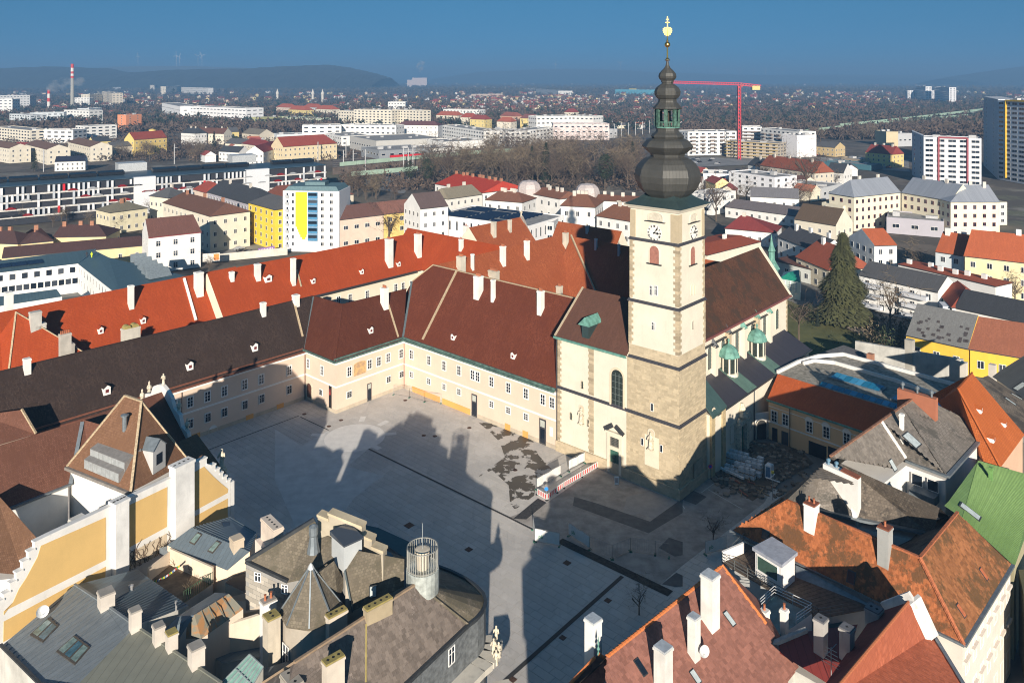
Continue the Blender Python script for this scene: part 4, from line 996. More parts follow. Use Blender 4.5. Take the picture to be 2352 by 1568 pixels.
a=hit(nw.faces,'M1',2045,290)[0];b=hit(nw.faces,'M1',2075,405)[0]
if a and b:m=MB();strip(m,[a,b],.35,.3);m.build('verge_coping',COPING,nw.root)
n2=wing('orange hipped wing turning the corner beyond the tall chimneys',-119.5,-72,38,54,12.6,21.5,OR,PALE,along='u')
chim_at(n2.root,n2.faces,'M2',800,834,75,160,pots=2)
# F: farther wing with the curved gable
fw=wing('terracotta wing with curved stone gable near the solar roof',-108,-88,51,74,13,23.6,OR2,PALE)
for x0,x1,y0,y1,n_ in((365,410,340,440,0),(542,605,300,455,2),(818,875,260,395,0),(988,1030,240,350,0)):chim_at(fw.root,fw.faces,'R3',x0,x1,y0,y1,pots=n_,mat=None if n_ else plaster((.62,.57,.47),.3))
m=MB();a=uv(-98,74.3,23.8);b=uv(-87.6,74.3,12.5);cur=[a+(b-a)*t-Z*(1.6*math.sin(math.pi*t))for t in(0,.15,.3,.45,.6,.75,.9,1)]
for p,q in zip(cur,cur[1:]):m.bar(p,q,.5,r2=.3)
m.build('curved_gable',plain('grey_stone',(.33,.28,.24),.9,var=.3,scale=4),fw.root);statue(a,2.0,fw.root,SAND,name='gable_finial')
# E: the two inner ranges behind the residence wing
le=House();le.root=thing('convent_wing','terracotta range with mossy tiles rising behind the residence wing','building',uv(-70,35));le.faces=[[uv(-59,8,11),uv(-59,58,11),uv(-70,58,24.1),uv(-70,11,24.1)]]
poly_building(le.root,le.faces+[[uv(-81,58,11),uv(-81,24,11),uv(-70,11,24.1),uv(-70,58,24.1)],[uv(-59,8,11),uv(-70,11,24.1),uv(-81,24,11)]],0,PALE,OR2,[uv(-59,8.5,11),uv(-59,58,11),uv(-81,58,11),uv(-81,24,11)])
for x0,x1,y0,y1,n_ in((472,565,600,745,6),(905,968,500,672,5),(1143,1202,445,612,5),(627,663,575,722,0)):chim_at(le.root,le.faces,'R3',x0,x1,y0,y1,pots=n_,mat=None if n_!=6 else plaster((.62,.57,.47),.3))
chim_at(le.root,le.faces,'R3',788,902,740,855,pots=7,mat=plaster((.60,.55,.45),.35),depth=1.2)
re_=wing('dark shaded terracotta range between inner court and clock tower',-66,-14,48.5,68,11,24.2,OR2,PALE,along='u')
for x0,x1,y0,y1 in((1840,1870,425,540),(2067,2095,480,595)):chim_at(re_.root,re_.faces,'R3',x0,x1,y0,y1,mat=plaster((.42,.45,.46),.3),pots=1)
chim_at(le.root,le.faces,'R3',1522,1582,368,505,pots=3,mat=plaster((.62,.57,.47),.3));chim_at(le.root,le.faces,'R3',1455,1523,890,985,pots=4,mat=plaster((.60,.55,.45),.35))
a=uv(-59.5,57.5,22.2);b=uv(-49,48,11);m=MB();strip(m,[uv(-66,58.2,24.3),b],.4,.45);m.build('valley_coping',COPING,le.root)
gg=wing('terracotta hipped range behind the inner court ridge',-90,-66,76,90,12,22,OR2,PALE,along='u')
chim_at(gg.root,gg.faces,'R3',1752,1788,300,378,mat=plaster((.42,.45,.46),.3),pots=2)

# ================================================================== ground, square, haze
def ground_mat():
    m,nt,bs=new_mat('city_ground');co=coords(nt)
    n1=noise(nt,co,.004,8,.6);n2=noise(nt,co,.03,8,.65)
    c=mix(nt,ramp(nt,n1,[(.40,0),(.48,1)]),(.13,.13,.075),(.15,.12,.095))
    c=mix(nt,ramp(nt,n2,[(.44,0),(.52,1)]),c,(.085,.07,.055));c=mix(nt,ramp(nt,noise(nt,co,.012,6,.7),[(.56,0),(.64,.8)]),c,(.26,.235,.20))
    link(nt,c,bs.inputs['Base Color']);bs.inputs['Roughness'].default_value=1;return m
m=MB();S_=30000;m.poly([(-S_,-2000,-.25),(S_,-2000,-.25),(S_,2*S_,-.25),(-S_,2*S_,-.25)]);structure('ground',m,ground_mat())
# town floor: asphalt around the old town
m=MB();m.poly([(-200,-150,-.1),(230,-150,-.1),(230,260,-.1),(-200,260,-.1)]);structure('town_pavement',m,plain('town_asphalt',(.17,.165,.155),.95,var=.25,scale=.15))
# the square: stone slabs in bond, laid on a bed
sq0=[uv(-80,-17),uv(-66,2),uv(-25,1),uv(12,14),uv(26,-30),uv(16,-75),uv(-10,-110),uv(-45,-95),uv(-80,-60)]
bedm=plain('slab_joint',(.24,.24,.24),.95,var=.2,scale=1)
m=MB();m.poly([Vector((p.x,p.y,-.035))for p in sq0]);structure('square_bed',m,bedm)
def inside(p,poly):
    c=False;n=len(poly)
    for i in range(n):
        a,b=poly[i],poly[(i+1)%n]
        if(a.y>p.y)!=(b.y>p.y)and p.x<(b.x-a.x)*(p.y-a.y)/(b.y-a.y)+a.x:c=not c
    return c
pm,nt,bs=new_mat('paving_slab');g=nt.nodes.new('ShaderNodeNewGeometry');oi=nt.nodes.new('ShaderNodeObjectInfo')
ad=nt.nodes.new('ShaderNodeMath');ad.operation='ADD';link(nt,g.outputs['Random Per Island'],ad.inputs[0]);link(nt,oi.outputs['Random'],ad.inputs[1])
fr=nt.nodes.new('ShaderNodeMath');fr.operation='FRACT';link(nt,ad.outputs[0],fr.inputs[0])
c=mix(nt,fr.outputs[0],(.50,.47,.43),(.58,.545,.505));ob=nt.nodes.new('ShaderNodeTexCoord');gp=g.outputs['Position']
def wnoise(s,d=6,r=.6,sc_=None):
    if sc_:
        mp=nt.nodes.new('ShaderNodeMapping');mp.inputs['Scale'].default_value=sc_;mp.inputs['Rotation'].default_value=(0,0,R(41.7));link(nt,gp,mp.inputs[0]);return noise(nt,mp.outputs[0],s,d,r)
    return noise(nt,gp,s,d,r)
c=mix(nt,ramp(nt,wnoise(.07,5,.55),[(.4,0),(.62,.8)]),c,(.42,.40,.38));c=mix(nt,ramp(nt,wnoise(.35,8,.7),[(.52,0),(.7,.5)]),c,(.66,.63,.59))
c=mix(nt,ramp(nt,wnoise(1.4,6,.7,(1,.12,1)),[(.55,0),(.75,.4)]),c,(.27,.27,.27))
link(nt,c,bs.inputs['Base Color']);bs.inputs['Roughness'].default_value=.8;PAVE=pm
sq_obj=MB();rnd=random.Random(5);slabs=[];row=0;d1,d2=-U,V # courses run along u
v_=-112.0
while v_<16:
    h=1.15;u_=-84-rnd.uniform(0,2)
    while u_<30:
        w=rnd.choice((1.6,2.1,2.6));p=uv(u_+w/2,v_+h/2)
        if inside(p,sq0):slabs.append((u_+.02,v_+.02,u_+w-.02,v_+h-.02))
        u_+=w
    v_+=h
def slab_quad(s,z=0.0):return[uv(s[0],s[1],z),uv(s[2],s[1],z),uv(s[2],s[3],z),uv(s[0],s[3],z)]
def vis_key(s):
    p=uv((s[0]+s[2])/2,(s[1]+s[3])/2);x=CX+F*p.x/p.y;y=HY+F*EYE/p.y
    if not(700<x<1650 and 880<y<1568)or(x<1130 and y>1210)or(x>1210 and y>1568-(x-1250)*.7):return 1e9
    return p.y
slabs.sort(key=vis_key)
sq_root=MB();
sqr=structure('square',(lambda mb:(mb.hexa(slab_quad(slabs[0],-.03),slab_quad(slabs[0],0)),mb)[1])(MB()),PAVE)
for s in slabs[1:300]:
    mb=MB();mb.hexa(slab_quad(s,-.03),slab_quad(s,rnd.uniform(-.003,.003)));mb.build('paving_slab',PAVE,sqr)
mb=MB()
for s in slabs[300:]:mb.hexa(slab_quad(s,-.03),slab_quad(s,rnd.uniform(-.003,.003)))
mb.build('paving_slabs',PAVE,sqr,kind='stuff')
# asphalt part of the square near the tower and church
ASPH=plain('patched_asphalt',(.30,.275,.25),.9,var=.25,scale=.5);ASPH2=plain('new_asphalt',(.11,.108,.105),.9,var=.2,scale=.8)
def sheet(name,pts,z,mat,**k):
    m=MB();m.poly([Vector((p.x,p.y,z))for p in pts]);o=structure(name,m,mat,**k);return o
g4=lambda*a:[at_z(c_,x,y)for c_,x,y in a]
sheet('asphalt_patch',g4(('B2',1155,430),('B2',1420,325),('B2',1760,90),('B2',2300,320),('B3',330,60),('B3',700,100),('B3',560,330),('B3',0,760),('B2',2180,900),('B2',1500,590),('B2',1320,500)),.012,ASPH)
sheet('asphalt_repair',g4(('B2',1600,290),('B2',1740,330),('B2',2120,460),('B2',2344,300),('B2',2344,400),('B2',2110,540),('B2',1590,350)),.018,ASPH2)
sheet('asphalt_repair',g4(('B2',1180,440),('B2',1350,300),('B2',1410,330),('B2',1270,445)),.022,plain('fresh_tar',(.035,.035,.037),.85,var=.5,scale=3))
sheet('asphalt_repair',g4(('B2',1960,290),('B2',2130,250),('B2',2344,340),('B2',2140,440),('B2',2050,405),('B2',1930,425)),.016,plain('pale_concrete_patch',(.30,.29,.28),.9,var=.1,scale=.7))
for q in((('B2',2180,640),('B2',2250,570),('B2',2344,600),('B2',2344,690),('B2',2290,700)),(('B3',0,310),('B3',50,235),('B3',165,290),('B3',90,345)),(('B2',2200,890),('B2',2300,810),('B2',2344,830),('B2',2344,905),('B2',2300,910))):sheet('asphalt_repair',g4(*q),.02,ASPH2)
# pale circle with four short arms, and the long dark drainage channels
PALEM=plain('pale_granite',(.68,.655,.62),.85,var=.06,scale=.8)
cc=at_z('D',815,1004);sheet('paving_circle',[cc+Vector((5.6*math.cos(a*math.pi/24),5.6*math.sin(a*math.pi/24),0))for a in range(48)],.01,PALEM)
for c_,x,y,ang in(('M2',145,1312,1),('M2',290,1340,.3),('M2',335,1415,0),('M2',235,1505,-.6),('M1',2188,1422,2.6)):
    p=at_z(c_,x,y);d_=(p-cc);d_.z=0;d_.normalize();t_=Vector((-d_.y,d_.x,0));sheet('paving_arm',[p-d_*1.3-t_*.55,p+d_*1.2-t_*.55,p+d_*1.2+t_*.55,p-d_*1.3+t_*.55],.014,PALEM)
zig=[('L4',530,455),('L4',365,595),('L4',655,665),('L4',605,695),('L4',430,830),('L4',350,930),('L4',200,1010),('L4',0,1150),('L4',-200,700),('L4',-200,300),('L4',10,430),('L4',210,315)]
sheet('pale_paving',g4(*zig),.006,plain('pale_slabs',(.56,.55,.53),.85,var=.1,scale=.5))
CH=plain('drain_channel',(.035,.033,.032),.8,var=.3,scale=4)
def channel(a,b,w=.28,name='drain_channel'):
    a=at_z(*a);b=at_z(*b);d_=(b-a).normalized();n=Vector((-d_.y,d_.x,0))*w/2;sheet(name,[a-n,b-n,b+n,a+n],.026,CH)
channel(('L4',535,455),('L4',1620,985),.35);channel(('L4',1620,985),('L4',1820,1085),.35);channel(('M1',1330,1565),('M1',2060,1290),.22);channel(('L4',0,205),('L4',220,308),.22)
channel(('B2',1930,835),('B2',1110,1565),.55)
for p in(('B2',1505,600),('B2',1800,740),('B2',2060,860)):pass
m=MB();a,b=at_z('B2',1500,590),at_z('B2',2260,955);d_=(b-a).normalized();n=Vector((-d_.y,d_.x,0))*.7;q=[a-n,b-n,b+n,a+n]
m.poly([p+Z*.03 for p in q]);structure('open_trench',m,plain('trench_soil',(.04,.036,.03),1,var=.5,scale=2))
# manhole and drain covers
for c_,x,y,s in(('B2',465,485,.85),('B2',875,650,.65),('B2',1550,742,.65),('B2',1830,1000,.55),('B2',1520,1255,.5),('B2',1178,1542,.5)):
    p=at_z(c_,x,y,.03);mb=MB();mb.poly([p-U*s,p-V*s,p+U*s,p+V*s])if False else mb.box(Vector((p.x,p.y,.0)),s*.7,s*.7,.034,ax)
    tag(mb.build('drain_cover',plain('rusty_iron',(.10,.05,.03),.8,.2,var=.4,scale=6)),'square rusty drain cover set in the plaza paving','drain cover','square drain covers in the plaza')
for c_,x,y in(('L4',30,182),('L4',318,230),('L4',222,278),('L4',820,75),('L4',1322,290),('L4',965,350),('L4',1052,355),('L4',1680,620)):
    p=at_z(c_,x,y,0);mb=MB();mb.lathe(p,[(.42,0),(.42,.03)],12);tag(mb.build('manhole_cover',plain('rusty_iron',(.10,.05,.03),.8,.2,var=.4,scale=6)),'round rusty manhole cover in the pale plaza paving','manhole cover','round manhole covers in the plaza')
# damp stain: an irregular darker film of wet soil
wm,nt,bs=new_mat('wet_soil');co=coords(nt);bs.inputs['Base Color'].default_value=(.055,.05,.04,1);bs.inputs['Roughness'].default_value=.45
link(nt,ramp(nt,noise(nt,co,.3,9,.6),[(.485,0),(.50,1)]),bs.inputs['Alpha'])
sheet('wet_patch',g4(('L4',1390,245),('L4',1520,260),('L4',1700,320),('L4',1830,400),('L4',1860,500),('L4',1990,640),('L4',1840,740),('L4',1830,820),('L4',1680,930),('L4',1640,880),('L4',1630,740),('L4',1500,620),('L4',1380,680),('L4',1600,520),('L4',1560,400),('L4',1480,320)),.03,wm)
# lawn of the church garden
gm,nt,bs=new_mat('lawn');link(nt,mix(nt,ramp(nt,noise(nt,coords(nt),.25,7),[(.35,0),(.65,1)]),(.075,.085,.025),(.13,.13,.04)),bs.inputs['Base Color']);bs.inputs['Roughness'].default_value=1
sheet('lawn',g4(('M3',690,480),('M3',980,600),('M3',1400,690),('M3',1330,900),('M3',900,900),('M3',640,760)),-.02,gm)
# air
HAZE=MB();HAZE.hexa([(-9000,-220,-1.5),(9000,-220,-1.5),(9000,13500,-1.5),(-9000,13500,-1.5)],[(-9000,-220,230),(9000,-220,230),(9000,13500,230),(-9000,13500,230)])
hm=bpy.data.materials.new('haze');hm.use_nodes=True;hn=hm.node_tree;hn.nodes.clear();ho=hn.nodes.new('ShaderNodeOutputMaterial');hv=hn.nodes.new('ShaderNodeVolumePrincipled')
hv.inputs['Color'].default_value=(.20,.40,.68,1);hv.inputs['Density'].default_value=.00026;hv.inputs['Anisotropy'].default_value=0.0
hn.links.new(hv.outputs[0],ho.inputs['Volume'])
if not globals().get('NOHAZE'):hz=HAZE.build('haze',hm,kind='stuff')

# ================================================================== houses to the right of the square
SURVEY['C3']=(1656.34,1021.41,.34853);SURVEY['C2']=(1242.25,1276.76,.29343);SURVEY['C1']=(0,1242.25,.26408)
WHT=plaster((.74,.72,.69),.1);OLDW=plaster((.60,.58,.52),.35);PEACH=plaster((.74,.50,.28),.08)
GT=tiles((.18,.158,.135),(.23,.205,.18),.4,moss=(.08,.075,.065),tile=(.3,.3));GT2=tiles((.14,.115,.092),(.18,.15,.12),.4,moss=(.05,.045,.04),tile=(.3,.3))
MOSSO=tiles((.40,.12,.038),(.48,.18,.06),.55,moss=(.07,.045,.022),tile=(.2,.34));PINKT=tiles((.27,.115,.085),(.33,.16,.12),.4,tile=(.32,.36));REDT=tiles((.40,.11,.055),(.45,.14,.07),.3,tile=(.24,.4))
FLASH=plain('zinc_flashing',(.20,.23,.25),.45,.4);RS_R=Vector((.743,.67,0));RS_S=Vector((.67,-.743,0));AXR=(RS_S,RS_R)
def rs(r,s,z):return RS_R*r+RS_S*s+Z*z
def PZ(c,*pts):return[at_z(c,x,y,z)for x,y,z in pts]
def roofs(root,polys,mats,name='roof'):
    m=MB()
    for i,f in enumerate(polys):m.poly(f,i if isinstance(mats,list)and len(mats)==len(polys)else 0)
    return m.build(name,mats,root)
def body(root,pts,z0,wall,z1=None,name='wall',drop=.08):
    """walls under an eaves outline"""
    k=len(pts);a=sum(pts[i].x*pts[(i+1)%k].y-pts[(i+1)%k].x*pts[i].y for i in range(k));pts=pts[::-1]if a<0 else pts
    c=sum(pts,Vector())/k;ins=[p+(c-p).normalized()*.3 for p in pts];q=MB()
    b=[Vector((p.x,p.y,z0))for p in ins];t=[Vector((p.x,p.y,(z1 if z1 is not None else p.z)-drop))for p in ins]
    q.poly(b[::-1]);q.poly(t)
    for i in range(k):q.poly([b[i],b[(i+1)%k],t[(i+1)%k],t[i]])
    return q.build(name,wall,root)
def line(root,name,pts,w,h,mat):m=MB();strip(m,pts,w,h);return m.build(name,mat,root)
def skylight(root,faces,c,x,y,w=.8,h=1.2,dark=None):
    p,n=hit(faces,c,x,y)
    if p is None:return
    s=Vector((n.x,n.y,0)).normalized();X=Vector((-s.y,s.x,0));up=n.cross(X).normalized();up=up if up.z>0 else-up
    def quad(k,l,e):return[p+X*(a*w*k/2)+up*(b*h*l/2)+n*e for a,b in((-1,-1),(1,-1),(1,1),(-1,1))]
    m=MB();m.hexa(quad(1.2,1.15,.0),quad(1.2,1.15,.1));o=m.build('skylight',DARKMETAL,root)
    m=MB();m.hexa(quad(1,1,.09),quad(1,1,.12));m.build('skylight_glass',dark or plain('pale_skylight',(.45,.50,.50),.15),o,origin=ORG[root.name])
# --- peach building with the glass strip roof
pb=thing('museum_house','peach two storey building with orange roof and blue glass roof strip','building',rs(139,-66,0))
e1,e2=rs(132.2,-75.5,7.2),rs(132.2,-42,7.2);t1,t2=rs(138.8,-77,9.9),rs(138.8,-42,9.9)
PBF=[[e1,e2,t2,t1]];roofs(pb,PBF,tiles((.47,.10,.028),(.52,.12,.035),.2,tile=(.18,.3)))
fl=[t1,t2,rs(158,-42,9.9),rs(158,-73,9.9),rs(147,-77,9.9)];m=MB();m.prism(fl,0,0,1);m.build('gravel_roof',[plain('roof_gravel',(.27,.25,.21),.95,var=.4,scale=1.2),WHT],pb)
body(pb,[e1,e2,t2,t1],0,PEACH,7.1)
m=MB();m.bar(e1-RS_R*.2,e2-RS_R*.2,.14);m.build('gutter',COPPER,pb)
BLUEG=glass('blue_roof_glass',(.02,.18,.32),.12)
for a,b,c_,d_ in((-69,-44,139.3,140.6),):
    k=22;L_=(b-a)/k
    for i in range(k):
        m=MB();q=[rs(c_,a+i*L_+.04,9.95),rs(c_,a+(i+1)*L_-.04,9.95),rs(d_,a+(i+1)*L_-.04,10.3),rs(d_,a+i*L_+.04,10.3)];m.hexa([p-Z*.05 for p in q],q);m.build('glass_panel',BLUEG,pb)
for a,b,c_,d_ in((-69,-60,144.0,146.5),(-57,-49,142.5,146)):
    m=MB();m.hexa([rs(c_-.3,a-.3,9.9),rs(c_-.3,b+.3,9.9),rs(d_+.3,b+.3,9.9),rs(d_+.3,a-.3,9.9)],[rs(c_-.3,a-.3,10.25),rs(c_-.3,b+.3,10.25),rs(d_+.3,b+.3,10.25),rs(d_+.3,a-.3,10.25)]);u_=m.build('rooflight_kerb',FLASH,pb)
    k=int((b-a)/1.1)
    for i in range(k):L_=(b-a)/k;m=MB();q=[rs(c_,a+i*L_+.05,10.27),rs(c_,a+(i+1)*L_-.05,10.27),rs(d_,a+(i+1)*L_-.05,10.5),rs(d_,a+i*L_+.05,10.5)];m.hexa([p-Z*.03 for p in q],q);m.build('glass_panel',BLUEG,u_,origin=ORG[pb.name])
for pts in([(147,-76),(150,-75.3),(152,-72),(151.5,-60),(150,-52),(147,-50),(145,-46),(145,-42)],[(138.9,-77.1),(147,-77.1),(153,-76),(158,-73)],[(158,-73),(157.5,-42)]):
    m=MB()
    for(a,b),(c_,d_)in zip(pts,pts[1:]):m.bar(rs(a,b,10.2),rs(c_,d_,10.2),.2,r2=.35)
    m.build('parapet',WHT,pb)
wall0=e1+RS_R*.02+RS_S*.3;PLP=(wall0,RS_R);m=MB();q=[wall0,wall0+RS_S*33,wall0+RS_S*33+RS_R*.5,wall0+RS_R*.5];m.hexa([Vector((p.x,p.y,0))for p in q],[Vector((p.x,p.y,7.05))for p in q]);m.build('front_wall',PEACH,pb)
for x,y,w,h in((185,808,1.0,1.9),(275,835,1.0,1.9),(467,890,1.0,1.9),(603,935,1.0,1.9),(768,985,1.0,1.9)):win_at(pb,'L3',x,y,PLP,w,h,'surround',RS_S)
for x,y in((465,850),(600,893),(766,945)):
    p=at_plane('L3',x,y,*PLP);arched(pb,p,RS_S,1.5,.8,WTRIM,'lunette',t=.12,rise=.5,fd=.06)
a=Vector((wall0.x,wall0.y,0));b=a+RS_S*34;band(pb,a,b,3.2,.25,.07,WTRIM,'string_band');band(pb,a,b,6.1,.12,.06,WTRIM,'string_band')
for x0,x1,yt in((170,210,920),(245,297,950),(465,600,1030),(620,700,1060)):
    p=at_plane('L3',(x0+x1)/2,1040,*PLP);q=at_plane('L3',x0,1040,*PLP);r_=at_plane('L3',x1,1040,*PLP);t=at_plane('L3',(x0+x1)/2,yt,*PLP);w=(r_-q).length;m=MB();p.z=0
    k=[p-RS_S*w/2-RS_R*.04,p+RS_S*w/2-RS_R*.04,p+RS_S*w/2+RS_R*.1,p-RS_S*w/2+RS_R*.1];m.hexa(k,[x+Z*max(2.4,t.z)for x in k]);m.build('entrance',GLASS,pb)
downpipe(pb,at_plane('L3',313,900,*PLP)*1.0-Z*at_plane('L3',313,900,*PLP).z,-RS_R,7)
# arch wall between the cathedral aisle and the peach building
al=MB();al.hexa([uv(-.2,28,0),e1+RS_R*.8-Z*7.2,e1+RS_R*1.3-Z*7.2,uv(-.2,28.5,0)],[uv(-.2,28,4.6),e1+RS_R*.8-Z*2.6,e1+RS_R*1.3-Z*2.6,uv(-.2,28.5,4.6)])
ga=tag(al.build('gate_wall',WHT),'short white wall with dark arch between cathedral and peach building','wall');
d_=(e1-uv(0,28,7.2)).normalized();d_.z=0
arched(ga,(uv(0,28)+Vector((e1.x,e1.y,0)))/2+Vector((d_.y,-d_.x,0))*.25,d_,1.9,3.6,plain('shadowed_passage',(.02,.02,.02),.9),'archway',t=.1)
# --- grey-roofed corner house with courtyard (Q1)
q1=thing('corner_house','grey-tiled house with white coping and roof window beside the green roof','house',rs(114,-42,0))
A_,B_,C_,D_=rs(124.7,-46,19),rs(118.5,-46,19),rs(111.2,-46,19),rs(96,-46,19)
E1,E2,E3,E4=rs(131.5,-38.5,14),rs(112,-37.7,14),rs(112,-43,14.6),rs(108,-43.3,14.5)
Q1F=[[B_,A_,E1,E2],[C_,B_,E2,E3],[D_,C_,E3,E4]]
roofs(q1,Q1F+[[rs(132.5,-50,14),A_,D_,rs(96,-50,14)],[A_,rs(132.5,-50,14),E1]],GT)
body(q1,[E1,E2,rs(112,-43,14),rs(98,-43.3,14),rs(98,-49.5,14),rs(132,-49.5,14)],0,WHT,13.6)
line(q1,'coping',[C_+(E3-C_)*.02,E3],.4,.3,WTRIM);line(q1,'gutter',[E1,E2,E3-Z*.4],.5,.3,FLASH);line(q1,'hip_tiles',[B_,E2],.2,.15,GT);line(q1,'ridge_tiles',[A_,D_],.3,.2,plain('old_ridge',(.25,.12,.07),.9,var=.4,scale=3))
chim_at(q1,Q1F,'L3',1185,1221,790,915,AXR);chim_at(q1,Q1F,'L3',810,912,1045,1215,AXR,cap=FLASH);chim_at(q1,Q1F,'L3',1400,1466,1175,1290,AXR,flue=True)
skylight(q1,Q1F,'L3',1288,1000,1.7,2.0);skylight(q1,Q1F,'L3',1135,1200,.8,1.3);skylight(q1,Q1F,'L3',1665,1045,.6,1.3);skylight(q1,Q1F,'L3',1025,1280,.9,1.0)
m=MB();p=rs(122.5,-45.4,16.5);m.box(p,2.7,.5,3.6,AXR);bc=m.build('brick_chimney',stone_tone('old_brick',(.42,.15,.08),.2),q1)
for k in(-2.1,0,2.0):m=MB();m.lathe(p+RS_S*k+Z*3.6,[(.15,0),(.15,.5),(.3,.6),(.3,.9),(.05,1.1)],8);m.build('chimney_cowl',FLASH,bc,origin=ORG[q1.name])
for s_,r_ in((-41.5,112.2),(-39.5,112.2)):window(q1,rs(r_,s_,11.6)-RS_R*.28,RS_S,1.3,1.4,'plain')
m=MB();m.box(rs(110.8,-40.2,10.5),1.6,.9,1.1,AXR);m.build('balcony',FLASH,q1)
# --- big grey roof with the white wall-like chimney (Q2)
q2=thing('gabled_house','brown-grey tiled house with huge white slab chimney facing the works yard','house',rs(92,-42,0))
a0,a1,a2,a3=PZ('C3',(440,355,18.7),(655,150,19),(800,130,19),(1440,415,19));b0,b1,b2=PZ('C3',(610,430,15),(880,495,14.5),(1395,600,14.5))
lim=rs(88.5,0,0);Q2F=[[a0,a1,a2,b1,b0],[a2,a3,b2,b1]]
roofs(q2,[Q2F[0]],GT,'side_roof');back=[a3+RS_R*7-Z*5,a2+RS_R*7-Z*5]
roofs(q2,[Q2F[1],[a3,a2,back[1],back[0]],[rs(97,-50,14),a2,a1,a0,rs(83,-50.5,13.5)]],GT2)
body(q2,[b0,b1,b2,a3-Z*5,back[0],back[1],rs(97,-49.5,14),rs(84,-50,14)],0,WHT,13.6)
line(q2,'coping',[a2.lerp(b1,.35)+Z*.1,b1],.45,.3,WTRIM);line(q2,'gutter',[b0,b1,b2],.5,.3,FLASH)
p0=at_z('C3',650,150,19);m=MB();bA,bB=a1+RS_S*.3,a1+RS_S*4.6;th=RS_R*.9
m.hexa([bA-Z*1.5,bB-Z*5.4,bB+th-Z*5.4,bA+th-Z*1.5],[bA+Z*.6,bB+Z*.3,bB+th+Z*.3,bA+th+Z*.6]);wc=m.build('slab_chimney',plaster((.76,.74,.70),.2),q2)
for k in(.5,1.5):m=MB();m.lathe(bA+RS_S*k+th*.5+Z*.6,[(.2,0),(.12,.3),(.25,.4),(.25,.6),(.1,.7)],8);m.build('chimney_cowl',plain('blue_cowl',(.12,.22,.30),.5),wc,origin=ORG[q2.name])
m=MB();q=[bA+RS_S*2.2+Z*.55,bB+Z*.3,bB+th+Z*.3,bA+RS_S*2.2+th+Z*.55];m.hexa([x-Z*.02 for x in q],[x+Z*.12 for x in q]);m.build('chimney_cap',plain('rusty_cap',(.22,.07,.035),.8),wc,origin=ORG[q2.name])
chim_at(q2,Q2F,'C3',1425,1497,408,575,AXR,mat=stone_tone('old_brick',(.42,.15,.08),.2),flue=True);chim_at(q2,Q2F,'C3',1252,1295,545,600,AXR,mat=OLDW)
skylight(q2,Q2F,'C3',745,480,.7,1.1);skylight(q2,Q2F,'C3',1125,505,.7,1.0)
# --- orange mossy corner mansion (Q3)
q3=thing('corner_mansion','mansion with mottled orange mossy hipped roof and pale facade on the side street','house',rs(86,-36,0))
r0,r1_,r2_=rs(84.9,-46.5,17.5),rs(84.9,-31.2,17.5),rs(97,-31.6,17.5)
c0,c1,c2,=PZ('C3',(60,570,12.3),(1605,1330,12),(1925,800,12));c1=at_z('C3',1605,1330,12)
Q3F=[[c0,c1,r1_,r0],[c1,c2,r2_,r1_]]
roofs(q3,[Q3F[0]],MOSSO,'front_roof');roofs(q3,[Q3F[1]],tiles((.27,.105,.045),(.33,.14,.06),.55,moss=(.11,.06,.03),tile=(.2,.34)),'side_roof')
roofs(q3,[[r0,r1_,rs(89,-35,13),rs(89,-46.3,13)],[r1_,r2_,rs(99,-37,12.5),rs(89,-37,12.5)],[c2,rs(102,-37,12),r2_],[c0,r0,rs(86,-50.3,13.2),c0]],GT2,'rear_roof')
body(q3,[c0,c1,c2,rs(100,-37,12),rs(88.3,-37,12),rs(86.3,-50,12)],0,plaster((.70,.62,.54),.12),12)
line(q3,'gutter',[c0,c1,c2],.35,.25,FLASH);line(q3,'hip_tiles',[r1_,c1],.3,.2,plain('hip_tile',(.38,.12,.05),.9,var=.3,scale=4));line(q3,'ridge_tiles',[r0,r1_,r2_],.3,.2,plain('hip_tile',(.38,.12,.05),.9,var=.3,scale=4))
ridge_tiles(q3,[r1_+(c1-r1_)*.02,c1],plain('hip_tile',(.38,.12,.05),.9,var=.3,scale=4),.55,.2)
chim_at(q3,Q3F,'C3',530,627,390,585,AXR,cap=plain('rusty_cap',(.22,.07,.035),.8),pots=2);chim_at(q3,Q3F,'C3',1018,1112,548,812,AXR,mat=plaster((.36,.36,.34),.2),cap=plain('rusty_cap',(.22,.07,.035),.8),pots=1)
skylight(q3,Q3F,'C3',858,870,.75,1.1,GLASS);skylight(q3,Q3F,'C3',295,590,.75,.9,GLASS);skylight(q3,Q3F,'C3',1728,850,.5,1.1,plain('red_skylight',(.4,.12,.05),.6));skylight(q3,Q3F,'C3',1578,1090,.5,1.1,plain('red_skylight',(.4,.12,.05),.6))
a=c1-RS_S*.3;b=c2-RS_S*.3;a=Vector((a.x,a.y,0));b=Vector((b.x,b.y,0))
facade_windows(q3,a+(b-a)*.03,b,0,11.6,3,7,1.0,2.0,'surround',lod='near')
for k in range(7):
    p=a.lerp(b,(k+.5)/7);d_=(b-a).normalized();nn=Vector((d_.y,-d_.x,0));m=MB();m.box(p+nn*.15+Z*9.9,.8,.2,.3,(d_,nn));m.box(p+nn*.15+Z*6.1,.8,.2,.3,(d_,nn));m.build('window_hood',plaster((.70,.62,.54),.12),q3)
